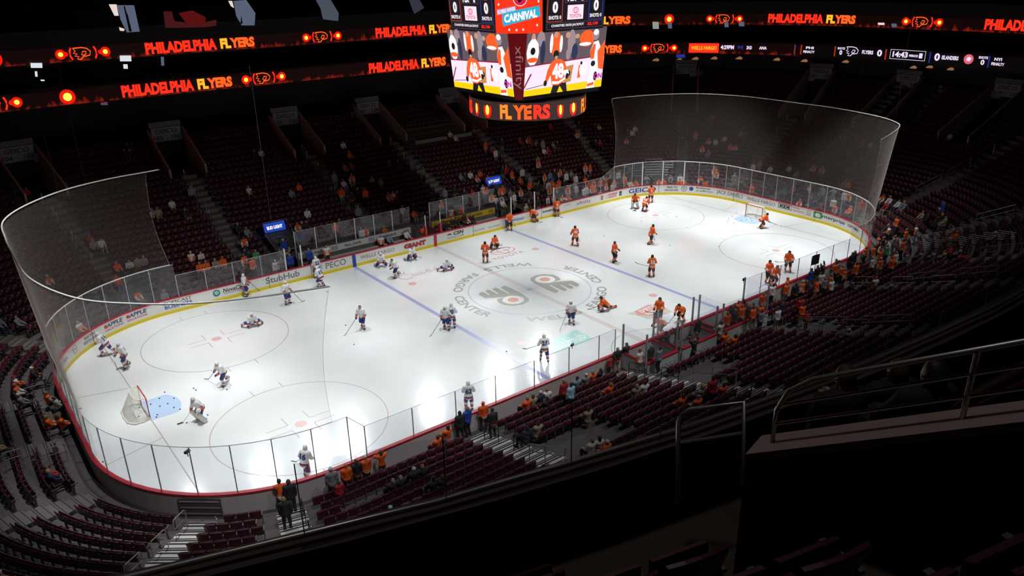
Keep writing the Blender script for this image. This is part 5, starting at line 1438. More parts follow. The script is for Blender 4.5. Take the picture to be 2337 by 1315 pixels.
def surface(caps, vox=.028, k=.035, cuts=None):
    """smooth continuous skin round a set of tapered limbs"""
    pts = np.array([c[0] for c in caps] + [c[1] for c in caps]); rm = max(max(c[2], c[3]) for c in caps)
    lo = pts.min(0) - rm - 2 * vox; hi = pts.max(0) + rm + 2 * vox
    n = np.ceil((hi - lo) / vox).astype(int) + 1
    ax = [lo[i] + vox * np.arange(n[i]) for i in range(3)]
    P = np.stack(np.meshgrid(*ax, indexing='ij'), -1)
    F = sdf_caps(caps, P, k)
    if cuts is not None: F = cuts(P, F)
    S = F < 0
    nx, ny, nz = n
    acc = np.zeros((nx - 1, ny - 1, nz - 1, 3)); cnt = np.zeros((nx - 1, ny - 1, nz - 1))
    def sh(A, o): return A[o[0]:nx - 1 + o[0], o[1]:ny - 1 + o[1], o[2]:nz - 1 + o[2]]
    for o0, o1 in _CE:
        f0, f1 = sh(F, o0), sh(F, o1); m = (f0 < 0) != (f1 < 0)
        t = np.where(m, f0 / np.where(m, f0 - f1, 1), 0)
        for c in range(3): acc[..., c] += np.where(m, o0[c] + t * (o1[c] - o0[c]), 0)
        cnt += m
    act = cnt > 0
    idx = -np.ones(act.shape, int); idx[act] = np.arange(act.sum())
    cell = np.argwhere(act)
    V = lo + vox * (cell + acc[act] / cnt[act][:, None])
    Q = []
    for axis in range(3):
        a, b = [(1, 2), (2, 0), (0, 1)][axis]
        s0 = [slice(1, -1)] * 3; s0[axis] = slice(0, n[axis] - 1)
        s1 = list(s0); s1[axis] = slice(1, n[axis])
        A = S[tuple(s0)]; B = S[tuple(s1)]
        for flip, M in ((False, A & ~B), (True, ~A & B)):
            e = np.argwhere(M)
            if len(e) == 0: continue
            base = e.copy(); base[:, a] += 0; base[:, b] += 0
            # grid index of edge start
            g = e + 1; g[:, axis] = e[:, axis]
            def cell_at(da, db):
                c = g.copy(); c[:, a] += da; c[:, b] += db; return idx[c[:, 0], c[:, 1], c[:, 2]]
            q = np.stack([cell_at(-1, -1), cell_at(0, -1), cell_at(0, 0), cell_at(-1, 0)], 1)
            if flip: q = q[:, ::-1]
            Q.append(q)
    Q = np.concatenate(Q)
    return V, Q
def near_cap(caps, P):
    best = np.full(len(P), 1e9); bi = np.zeros(len(P), int); bt = np.zeros(len(P))
    for i, (a, b, ra, rb) in enumerate(caps):
        a = np.array(a); b = np.array(b); ab = b - a; t = np.clip(((P - a) @ ab) / max(1e-9, float(ab @ ab)), 0, 1)
        d = np.sqrt(((P - a - t[:, None] * ab) ** 2).sum(1)) - (ra + (rb - ra) * t)
        m = d < best; best[m] = d[m]; bi[m] = i; bt[m] = t[m]
    return bi, bt
def to_mesh(V, Q, mi=None, extra=None):
    me = bpy.data.meshes.new('figure')
    vs = V.tolist(); fs = [tuple(q) for q in Q.tolist()]
    m = [0] * len(fs) if mi is None else list(mi)
    if extra is not None:
        n = len(vs); vs += extra.v; fs += [tuple(i + n for i in f) for f in extra.f]; m += extra.m
    me.from_pydata(vs, [], fs)
    me.polygons.foreach_set('material_index', m); me.polygons.foreach_set('use_smooth', [True] * len(fs)); me.update()
    return me
def ik(a, b, l1, l2, hint):
    a, b, hint = Vector(a), Vector(b), Vector(hint); d = b - a; L = min(d.length, (l1 + l2) * .995)
    if d.length > L: b = a + d.normalized() * L; d = b - a
    x = (l1 * l1 - l2 * l2 + L * L) / (2 * L); h = math.sqrt(max(0, l1 * l1 - x * x))
    dn = d.normalized(); hp = hint - dn * hint.dot(dn)
    if hp.length < 1e-4: hp = Vector((0, 0, 1)).cross(dn)
    return a + dn * x + hp.normalized() * h, b
class Fig:
    """joints in a local frame: x to the figure's right, y forward, z up"""
    def __init__(s, hip=.93, lean=0.05, hands=((-.24, .12, .78), (.24, .12, .78)), feet=((-.12, 0, .08), (.12, 0, .08)), hipy=0, headp=0.0, side=0.0, S=1.0, hy=0.0, kh=None, eh=None):
        s.P = Vector((0, hipy, hip)); up = Vector((math.sin(side), math.sin(lean), math.cos(lean))).normalized()
        s.up = up; s.chest = s.P + up * .44; s.neck = s.P + up * .54
        hu = Vector((up.x, math.sin(lean * .6 + headp), math.cos(lean * .6 + headp))).normalized()
        s.head = s.neck + hu * .15; s.hu = hu
        fw = hu.cross(Vector((1, 0, 0))) * -1
        fw = Vector((1, 0, 0)).cross(hu) * -1; s.fw = (Matrix.Rotation(-hy, 3, hu) @ fw).normalized()
        if s.fw.y < 0 and abs(hy) < 1.5: s.fw = -s.fw
        s.sh = [s.chest + Vector((-.18, 0, .03)), s.chest + Vector((.18, 0, .03))]
        s.hp = [s.P + Vector((-.095, 0, -.02)), s.P + Vector((.095, 0, -.02))]
        s.el = []; s.ha = []; s.kn = []; s.an = []
        for i, sg in enumerate((-1, 1)):
            e, h = ik(s.sh[i], hands[i], .29, .26, (eh[i] if eh else (sg * .6, -.6, -.5))); s.el.append(e); s.ha.append(h)
            k_, f_ = ik(s.hp[i], feet[i], .43, .43, (kh[i] if kh else (sg * .12, 1, 0))); s.kn.append(k_); s.an.append(f_)
        s.foot_dir = [Vector((sg * .25, 1, 0)).normalized() for sg in (-1, 1)]
def body_caps(f, g=0.0):
    c = []
    up = f.up
    c.append((f.P + Vector((-.05, 0, 0)), f.P + Vector((.05, 0, 0)), .115 + g, .115 + g))
    c.append((f.P, f.P + up * .24, .115 + g, .105 + g))
    c.append((f.P + up * .22, f.chest, .11 + g, .125 + g))
    c.append((f.chest + Vector((-.10, 0, 0)), f.chest + Vector((.10, 0, 0)), .095 + g, .095 + g))
    return c
def limb_caps(f, arms=True, legs=True, g=0.0, legto=1.0, armto=1.0):
    c = []
    if arms:
        for i in (0, 1):
            c.append((f.chest + (f.sh[i] - f.chest) * .55, f.sh[i], .07 + g, .062 + g)); c.append((f.sh[i], f.el[i], .056 + g, .043 + g))
            c.append((f.el[i], f.el[i].lerp(f.ha[i], armto), .042 + g, .042 + g + (.03 - .042) * armto))
    if legs:
        for i in (0, 1):
            c.append((f.hp[i], f.kn[i], .088 + g, .06 + g)); c.append((f.kn[i], f.kn[i].lerp(f.an[i], legto), .058 + g, .058 + g + (.04 - .058) * legto))
    return c
def head_caps(f):
    hd = f.head
    return [(f.chest + f.up * .05, f.head - f.hu * .05, .06, .055), (hd - f.hu * .045 + f.fw * .02, hd + f.hu * .03 - f.fw * .01, .078, .092), (hd + f.fw * .085 - f.hu * .005, hd + f.fw * .10 - f.hu * .03, .012, .018)]
def fingers(f, mb, mi=0, s=1.0):
    for i, sg in enumerate((-1, 1)):
        d = (f.ha[i] - f.el[i]).normalized(); sd = d.cross(Vector((0, 0, 1)))
        if sd.length < .1: sd = Vector((1, 0, 0))
        sd.normalize(); nn = sd.cross(d)
        w_ = f.ha[i]
        for k, (o, L) in enumerate(((-.03, .06), (-.01, .075), (.01, .07), (.028, .055))):
            a = w_ + d * .035 + sd * o; mb.tube([a, a + d * L * .5 + nn * .004, a + d * L * .85 - nn * .025], .010, 4, mi, taper=.75)
        a = w_ + d * .0 + sd * (-.035 * sg); mb.tube([a, a + d * .035 - sd * .025 * sg, a + d * .06 - sd * .022 * sg - nn * .012], .012, 4, mi, taper=.8)
def face_bits(f, mb, mi_eye, mi_mouth):
    hd = f.head; sd = f.fw.cross(f.hu)
    for o in (-.032, .032): mb.sphere(hd + f.fw * .088 + sd * o + f.hu * .012, .012, 6, 4, mi_eye)
    mb.box(hd + f.fw * .092 - f.hu * .052, (.045, .012, .010), 0, mi_mouth)
    for o in (-.092, .092): mb.sphere(hd + sd * o - f.hu * .01, .02, 6, 4, 0)
SKIN = [mat('skin_light', (.52, .30, .22), .55), mat('skin_tan', (.40, .21, .14), .55), mat('skin_brown', (.16, .08, .055), .55)]
EYE = mat('eye_dark', (.02, .015, .015), .3); MOUTH = mat('mouth', (.30, .08, .07), .5)
SHOE = mat('shoe_dark', (.03, .03, .032), .6)
def hair_caps(f, long=False, beard=False):
    hd = f.head
    c = [(hd + f.hu * .045 - f.fw * .02, hd + f.hu * .005 - f.fw * .035, .088, .088)]
    if long: c.append((hd - f.fw * .05, hd - f.fw * .08 - f.hu * .22, .08, .06))
    return c
def cap_caps(f): 
    hd = f.head
    return [(hd + f.hu * .055 - f.fw * .015, hd + f.hu * .03 - f.fw * .015, .092, .102), (hd + f.hu * .035 + f.fw * .06, hd + f.hu * .02 + f.fw * .16, .045, .025)]
def cutz(f, plane_pt, n, keep=1):
    p = np.array(plane_pt); n = np.array(n) * keep
    def c(P, F): return np.maximum(F, -((P - p) @ n))
    return c
def build_fan(f, vox=.03, top='jersey', hair='short'):
    """meshes of a spectator; clothes are shells over one continuous body"""
    out_ = {}
    caps = body_caps(f) + limb_caps(f) + head_caps(f)
    for i in (0, 1):
        caps.append((f.ha[i], f.ha[i] + (f.ha[i] - f.el[i]).normalized() * .05, .032, .030)); caps.append((f.an[i] + Vector((0, 0, -.02)), f.an[i] + f.foot_dir[i] * .15 + Vector((0, 0, -.045)), .045, .035))
    V, Q = surface(caps, vox)
    ex = MB(); fingers(f, ex, 0); face_bits(f, ex, 1, 2)
    out_['body'] = to_mesh(V, Q, None, ex)
    # upper garment
    g = .028
    caps = body_caps(f, g) + limb_caps(f, legs=False, g=g + .006, armto=.92)
    caps.append((f.P - f.up * .02, f.P - f.up * .06, .135, .14))
    V, Q = surface(caps, vox); C = V[Q].mean(1); bi, bt = near_cap(caps, C)
    nb = 4; mi = np.zeros(len(Q), int)
    for j in range(len(Q)):
        b = bi[j]
        if b < nb:
            h = float(np.dot(C[j] - np.array(f.P), np.array(f.up)))
            if -.05 < h < .015: mi[j] = 2
        elif b < nb + 6:
            r = (b - nb) % 3
            if r == 0: mi[j] = 0
            elif r == 1: mi[j] = 1 if bt[j] > .35 else 0
            else: mi[j] = 1 if bt[j] < .45 else (2 if bt[j] < .7 else 1)
        else: mi[j] = 2
    out_['top'] = to_mesh(V, Q, mi)
    caps = [(f.P + Vector((-.05, 0, 0)), f.P + Vector((.05, 0, 0)), .128, .128), (f.P, f.P + f.up * .06, .13, .12)] + limb_caps(f, arms=False, g=.016, legto=.93)
    V, Q = surface(caps, vox); out_['trousers'] = to_mesh(V, Q)
    sh = []
    for i in (0, 1):
        V, Q = surface([(f.an[i] + Vector((0, 0, -.01)), f.an[i] + f.foot_dir[i] * .17 + Vector((0, 0, -.045)), .052, .04)], .025); sh.append(to_mesh(V, Q))
    out_['shoe'] = sh
    pt = f.head - f.hu * .02 + f.fw * .055
    V, Q = surface(hair_caps(f), .022, cuts=cutz(f, f.head + f.fw * .05 + f.hu * .06, -(f.fw - f.hu * .9).normalized(), 1)); out_['hair'] = to_mesh(V, Q)
    V, Q = surface(hair_caps(f, True), .022, cuts=cutz(f, f.head + f.fw * .05 + f.hu * .06, -(f.fw - f.hu * .9).normalized(), 1)); out_['hair_long'] = to_mesh(V, Q)
    V, Q = surface(cap_caps(f), .022, cuts=cutz(f, f.head + f.hu * .03, f.hu, 1)); out_['cap'] = to_mesh(V, Q)
    return out_
R_ = lambda *a: a
FANPOSE = {
 'stand': Fig(), 'crossed': Fig(hands=((.08, .20, 1.12), (-.08, .22, 1.10)), eh=((-.8, .1, -.5), (.8, .1, -.5))), 'lean': Fig(hip=.90, lean=.38, hands=((-.22, .52, 1.02), (.22, .52, 1.02)), hipy=-.12),
 'phone': Fig(lean=.02, hands=((-.10, .38, 1.42), (.12, .38, 1.42)), headp=-.05), 'wave': Fig(lean=0, hands=((-.38, .1, 1.86), (.38, .1, 1.86)), eh=((-1, 0, 0), (1, 0, 0))), 'hip': Fig(hands=((-.16, .02, .95), (.24, .15, .78)), lean=.0),
 'sit': Fig(hip=.52, lean=-.08, hands=((-.14, .36, .66), (.14, .36, .66)), feet=((-.14, .44, .08), (.14, .44, .08))), 'sitlean': Fig(hip=.52, lean=.42, hands=((-.06, .42, .70), (.06, .42, .70)), feet=((-.16, .42, .08), (.16, .40, .08)), headp=-.2),
 'sitphone': Fig(hip=.52, lean=.05, hands=((-.05, .32, .86), (.07, .32, .88)), feet=((-.12, .46, .08), (.16, .40, .08)), headp=.25), 'sitout': Fig(hip=.52, lean=-.12, hands=((-.42, .16, .82), (.16, .34, .66)), feet=((-.10, .55, .08), (.15, .48, .08)))}
FANM = {k: build_fan(f, .034) for k, f in FANPOSE.items()}
C_ = {'O': (.80, .115, .012), 'W': (.66, .64, .62), 'K': (.020, .020, .024), 'G': (.22, .22, .23), 'B': (.02, .07, .42), 'N': (.022, .026, .06), 'R': (.42, .02, .025), 'L': (.20, .27, .36), 'T': (.32, .24, .16), 'P': (.06, .03, .22), 'F': (.10, .35, .16), 'C': (.35, .60, .72), 'Y': (.75, .5, .05), 'E': (.18, .21, .27)}
CNAME = {'O': 'orange', 'W': 'white', 'K': 'black', 'G': 'grey', 'B': 'bright blue', 'N': 'navy', 'R': 'red', 'L': 'pale blue', 'T': 'tan', 'P': 'purple', 'F': 'green', 'C': 'sky blue', 'Y': 'yellow', 'E': 'grey-blue'}
for k_, v_ in C_.items(): mat('cloth_' + k_, v_, .8)
HAIR = [mat('hair_dark', (.025, .016, .012), .6), mat('hair_brown', (.09, .045, .022), .6), mat('hair_fair', (.30, .18, .08), .6), mat('hair_grey', (.25, .24, .23), .6)]
def setm(o, ms):
    me = o.data
    while len(me.materials) < len(ms): me.materials.append(ms[len(me.materials)])
    for i, m in enumerate(ms):
        o.material_slots[i].link = 'OBJECT'; o.material_slots[i].material = m
def child(name, me, ms, root):
    o = bpy.data.objects.new(name, me); COL.objects.link(o); o.parent = root
    setm(o, ms); return o
def make_fan(x, y, z, rz, pose, top, scale=1.0, rr=rnd, legs=None, capc=None):
    M = FANM[pose]
    o = bpy.data.objects.new('person', M['body']); COL.objects.link(o)
    setm(o, [rr.choice(SKIN[:2] if rr.random() < .9 else SKIN), EYE, MOUTH])
    o.location = (x, y, z); o.rotation_euler = (0, 0, rz); o.scale = (scale,) * 3
    main = MATS['cloth_' + top]
    if top == 'O': tri = [main, rr.choice([MATS['cloth_W'], main, main]), rr.choice([MATS['cloth_W'], MATS['cloth_K']])]; nm = 'jersey'
    elif top == 'W' and rr.random() < .8: tri = [main, rr.choice([main, MATS['cloth_O']]), rr.choice([MATS['cloth_O'], MATS['cloth_K']])]; nm = 'jersey'
    elif top == 'K' and rr.random() < .5: tri = [main, main, MATS['cloth_O']]; nm = 'jersey'
    else: tri = [main] * 3; nm = 'jacket'
    child(nm, M['top'], tri, o)
    lc = legs or rr.choice('NNKKKTE')
    child('trousers', M['trousers'], [MATS['cloth_' + lc]], o)
    for s_ in M['shoe']: child('shoe', s_, [SHOE], o)
    if capc: child('cap', M['cap'], [MATS['cloth_' + capc]], o); hc = capc
    else:
        hl = rr.random() < .25
        child('hair', M['hair_long' if hl else 'hair'], [rr.choice(HAIR)], o)
    return o, nm

# ---------------------------------------------------------------- players
def player_meshes(f, team, goalie=False):
    o = {}
    vox = .026
    caps = body_caps(f, .01) + limb_caps(f) + head_caps(f)
    for i in (0, 1): caps.append((f.ha[i], f.ha[i] + (f.ha[i] - f.el[i]).normalized() * .05, .034, .032)); caps.append((f.an[i], f.an[i] + f.foot_dir[i] * .15 + Vector((0, 0, -.02)), .045, .038))
    V, Q = surface(caps, .03); ex = MB(); fingers(f, ex, 0); face_bits(f, ex, 1, 2); o['person'] = to_mesh(V, Q, None, ex)
    g = .062
    caps = body_caps(f, g) + limb_caps(f, legs=False, g=.042, armto=.80)
    caps.append((f.P - f.up * .0, f.P - f.up * .07, .178, .185))
    V, Q = surface(caps, vox, .05); C = V[Q].mean(1); bi, bt = near_cap(caps, C); mi = np.zeros(len(Q), int)
    # slots: 0 main 1 stripe A 2 stripe B 3 shoulder/sleeve
    for j in range(len(Q)):
        h = float(np.dot(C[j] - np.array(f.P), np.array(f.up))); b = bi[j]
        if b < 4 or b == 10:
            if -.14 < h < -.075: mi[j] = 2
            elif -.075 <= h < -.01: mi[j] = 1
        else:
            r = (b - 4) % 3
            if r <= 1: mi[j] = 0
            if r == 2: mi[j] = 3 if bt[j] < .3 else (1 if bt[j] < .55 else 2)
    o['jersey'] = to_mesh(V, Q, mi)
    caps = [(f.P + Vector((-.06, 0, -.03)), f.P + Vector((.06, 0, -.03)), .15, .15)]
    for i in (0, 1): caps.append((f.hp[i], f.hp[i].lerp(f.kn[i], .92), .13, .115))
    V, Q = surface(caps, vox, .04); C = V[Q].mean(1); mi = ((np.abs(C[:, 0] - f.P.x) > .205) & (C[:, 1] > f.P.y - .04) & (C[:, 1] < f.P.y + .05)).astype(int); o['hockey_pants'] = to_mesh(V, Q, mi)
    o['sock'] = []; o['glove'] = []; o['skate'] = []
    for i in (0, 1):
        k0 = f.kn[i]; a0 = f.an[i]
        if goalie: caps = [(k0 + Vector((0, .06, .12)), a0 + Vector((0, .08, .0)), .13, .13)]
        else: caps = [(k0.lerp(f.hp[i], .05), k0.lerp(a0, .9), .085, .068), (k0.lerp(a0, .15), k0.lerp(a0, .45), .085, .085)]
        V, Q = surface(caps, vox); C = V[Q].mean(1); _, bt = near_cap([(k0, a0, .08, .07)], C)
        mi = np.where((bt > .38) & (bt < .55), 1, np.where((bt >= .55) & (bt < .68), 2, 0)); o['sock'].append(to_mesh(V, Q, mi))
        d = (f.ha[i] - f.el[i]).normalized(); h = f.ha[i]; sd = d.cross(Vector((0, 0, 1))); sd = sd.normalized() if sd.length > .05 else Vector((1, 0, 0))
        caps = [(f.el[i].lerp(h, .72), h, .068, .062), (h, h + d * .05, .062, .055)]
        if goalie and i == 0: caps.append((h + d * .06, h + d * .12 + Vector((0, 0, .04)), .12, .10))
        for q in (-.036, -.012, .012, .034): caps.append((h + d * .05 + sd * q, h + d * .085 + sd * q + Vector((0, 0, -.035)), .022, .019))
        caps.append((h + sd * (.05 if i else -.05), h + sd * (.05 if i else -.05) + d * .06, .024, .02))
        V, Q = surface(caps, .02, .012); o['glove'].append(to_mesh(V, Q))
        fd = f.foot_dir[i]
        caps = [(a0 + Vector((0, 0, .05)), a0, .055, .055), (a0 - fd * .03, a0 + fd * .17 + Vector((0, 0, -.015)), .05, .042)]
        V, Q = surface(caps, .022, .02); ex = MB()
        ang = math.atan2(fd.y, fd.x); ex.box(a0 + fd * .06 + Vector((0, 0, -.075)), (.27, .012, .05), ang, 1)
        o['skate'].append(to_mesh(V, Q, None, ex))
    hd = f.head
    caps = [(hd + f.hu * .045 - f.fw * .02, hd + f.hu * .01 - f.fw * .02, .108, .112)]
    V, Q = surface(caps, .022, cuts=cutz(f, hd + f.fw * .07 + f.hu * .04, -(f.fw * 1.0 - f.hu * 1.0).normalized(), 1))
    ex = MB(); sd = f.fw.cross(f.hu)
    for s_ in (-1, 1): ex.sphere(hd + sd * (.10 * s_) - f.hu * .02, .035, 6, 4, 0, (.5, 1, 1))
    if goalie:
        for k in range(4): ex.tube([hd + sd * .09 + f.fw * .06 - f.hu * (.05 * k - .04), hd + f.fw * .14 - f.hu * (.05 * k - .04), hd - sd * .09 + f.fw * .06 - f.hu * (.05 * k - .04)], .008, 4)
    o['helmet'] = to_mesh(V, Q, None, ex)
    return o
TEAM = {
 'fly': dict(jersey=['cloth_O', 'cloth_W', 'cloth_O', 'sleeveW'], pants=['pantsK', 'pantsK'], sock=['cloth_O', 'cloth_W', 'sockK'], glove='gloveK', helmet='helmK', num='numW', skate='skateK'),
 'isl': dict(jersey=['jerW', 'islB', 'islO', 'jerW'], pants=['islB', 'islO'], sock=['jerW', 'islO', 'islB'], glove='islB', helmet='helmW', num='islB', skate='skateK')}
mat('sleeveW', (.70, .68, .66), .7); mat('pantsK', (.022, .022, .025), .7); mat('sockK', (.03, .03, .03), .7); mat('gloveK', (.02, .02, .022), .5); mat('helmK', (.015, .015, .017), .25); mat('helmW', (.78, .78, .78), .3); mat('numW', (.75, .75, .73), .6); mat('numK', (.02, .02, .02), .6)
mat('skateK', (.02, .02, .022), .35); mat('blade', (.5, .5, .52), .25, .9); mat('jerW', (.74, .74, .74), .75); mat('islB', (.018, .035, .17), .6); mat('islO', (.72, .10, .015), .6); mat('padW', (.72, .70, .66), .5)
PP = {
 'glide': dict(hip=.86, lean=.45, hands=((-.10, .45, .98), (.26, .42, .86)), feet=((-.16, .05, .10), (.18, -.08, .10))),
 'stride': dict(hip=.84, lean=.55, hands=((-.05, .52, .86), (.22, .38, .98)), feet=((-.15, .20, .10), (.22, -.48, .18))),
 'upright': dict(hip=.92, lean=.12, hands=((-.18, .36, 1.02), (.24, .34, 1.0)), feet=((-.16, .02, .10), (.16, .0, .10))),
 'skate': dict(hip=.88, lean=.32, hands=((-.30, .34, .92), (.20, .40, .90)), feet=((-.20, .16, .10), (.16, -.30, .12))),
 'bend': dict(hip=.80, lean=1.05, hands=((-.16, .58, .62), (.18, .62, .62)), feet=((-.20, .02, .10), (.22, -.1, .10)), headp=-.4),
 'kneel': dict(hip=.48, lean=.50, hands=((-.22, .48, .42), (.24, .46, .42)), feet=((-.45, -.28, .10), (.46, -.28, .10)), kh=((-.5, 1, -.6), (.5, 1, -.6))),
 'splits': dict(hip=.42, lean=.72, hands=((-.14, .60, .30), (.20, .52, .34)), feet=((-.12, .30, .10), (.40, -.72, .12)), kh=((0, 1, 1), (.4, 0, -1))),
 'low': dict(hip=.28, lean=.55, hands=((-.30, .42, .16), (.32, .40, .16)), feet=((-.62, -.05, .12), (.64, -.10, .12)), kh=((-.8, .6, .3), (.8, .6, .3))),
 'goalie': dict(hip=.80, lean=.55, hands=((-.36, .30, .92), (.28, .40, .66)), feet=((-.26, .0, .12), (.28, -.04, .12))),
}
PMESH = {}
def stick(o_name, grip, blade, up, label, grp, goalie=False, team='fly'):
    """grip and blade are world points; the shaft runs through both hands"""
    grip, blade, up = Vector(grip), Vector(blade), Vector(up)
    root = empty('hockey_stick', grip); m = mat('stick_black', (.03, .03, .032), .4)
    d = (blade - grip); top_ = grip - d.normalized() * .12
    MB().tube([tuple(top_ - grip), tuple(blade - grip + Vector((0, 0, .04)))], .016, 5).obj('shaft', m if not goalie else MATS['padW'], root)
    e = up.normalized(); w_ = .09 if goalie else .045
    b0 = blade - grip; b1 = b0 + e * .30
    MB().add([tuple(b0 + Vector((0, 0, -.0))), tuple(b1), tuple(b1 + Vector((0, 0, w_))), tuple(b0 + Vector((0, 0, w_))), tuple(b0 + Vector((.008, .008, 0))), tuple(b1 + Vector((.008, .008, 0))), tuple(b1 + Vector((.008, .008, w_))), tuple(b0 + Vector((.008, .008, w_)))], [(0, 1, 2, 3), (7, 6, 5, 4), (0, 4, 5, 1), (3, 2, 6, 7), (0, 3, 7, 4), (1, 5, 6, 2)]).obj('blade', mat('stick_tape', (.05, .05, .055), .7), root)
    MB().tube([tuple(top_ - grip), tuple(top_ - grip + d.normalized() * .14)], .021, 5).obj('grip_tape', mat('grip_tape', (.5, .5, .5), .8), root)
    tag(root, label, 'hockey stick', grp)
def make_player(foot_px, face_deg, pose, team, label, num=None, blade_px=None, bare=False, goalie=False, mirror=False, lift=0.0, sc=1.04, held=None):
    key = (pose, goalie)
    kw = PP[pose]
    if key not in PMESH: PMESH[key] = (Fig(**kw), player_meshes(Fig(**kw), team, goalie))
    f, M = PMESH[key]; T = TEAM[team]
    p = at_z(foot_px[0], foot_px[1], 0)
    # keep players inside the boards
    D = doff(p.x, p.y)
    while D > -.35: p = p * .998; D = doff(p.x, p.y)
    o = bpy.data.objects.new('person', M['person']); COL.objects.link(o); setm(o, [SKIN[0], EYE, MOUTH])
    rz = math.radians(face_deg) - PI / 2
    o.location = (p.x, p.y, lift); o.rotation_euler = (0, 0, rz); o.scale = (sc,) * 3
    if mirror: o.scale = (-sc, sc, sc)
    g = lambda n: MATS[n]
    child('jersey', M['jersey'], [g(n) for n in T['jersey']], o); child('hockey_pants', M['hockey_pants'], [g(n) for n in T['pants']], o)
    for s_ in M['sock']: 
        c_ = child('goalie_pad' if goalie else 'sock', s_, [g('padW')] * 3 if goalie else [g(n) for n in T['sock']], o)
    for s_ in M['glove']: child('glove', s_, [g('padW') if goalie else g(T['glove'])], o)
    for s_ in M['skate']: child('skate', s_, [g(T['skate']), g('blade')], o)
    if bare: child('hair', build_hair(f), [HAIR[0]], o)
    else: child('helmet', M['helmet'], [g(T['helmet']) if not (goalie and team == 'isl') else g('helmW')], o)
    if num:
        fw = Vector((1, 0, 0)).cross(f.up) * -1
        if fw.y < 0: fw = -fw
        base = f.P + f.up * .30 - fw * .185
        X = Vector((1, 0, 0))
        ms = -1 if mirror else 1
        c_ = text_on(num, .165 * len(num), .28, lambda tx, ty: tuple(base + X * tx * ms + f.up * ty - fw * (.0 - .5 * tx * tx * -1 if False else -.6 * tx * tx)), g(T['num']), 'jersey_number', o, .05)
        text_on('NAME', .28, .05, lambda tx, ty: tuple(base + X * tx * ms + f.up * (ty + .17) + fw * .004), g(T['num']), 'jersey_number', o, .02) if False else None
    tag(o, label, 'hockey player')
    o['group'] = 'players in orange jerseys' if team == 'fly' else 'players in white and navy jerseys'
    Mw = Matrix.Translation(o.location) @ Matrix.Rotation(rz, 4, 'Z') @ Matrix.Diagonal((*o.scale, 1))
    h1 = Mw @ (f.ha[1] + (f.ha[1] - f.el[1]).normalized() * .06); h0 = Mw @ (f.ha[0] + (f.ha[0] - f.el[0]).normalized() * .06)
    if blade_px is not None:
        who = label.split(' ', 1)[1] if False else label
        if isinstance(blade_px, tuple) and len(blade_px) == 2: b = at_z(blade_px[0], blade_px[1], 0.0)
        else: b = Vector(blade_px[:3])
        hh = h0 if (h0 - b).length < (h1 - b).length else h1
        top_ = h1 if hh is h0 else h0
        d = (b - hh)
        if d.length > 1.35: b = hh + d * (1.35 / d.length); b.z = max(b.z, .01)
        e = Vector((b.x - hh.x, b.y - hh.y, 0)); e = e if e.length > .05 else Vector((1, 0, 0))
        dirb = Matrix.Rotation(.6, 3, 'Z') @ e.normalized()
        stick('', hh, b, dirb, 'hockey stick held by the %s' % held, 'hockey sticks', goalie, team)
    return o
_HC = {}
def build_hair(f):
    k = id(f)
    if k not in _HC:
        V, Q = surface(hair_caps(f), .022, cuts=cutz(f, f.head + f.fw * .05 + f.hu * .06, -(f.fw - f.hu * .9).normalized(), 1)); _HC[k] = to_mesh(V, Q)
    return _HC[k]
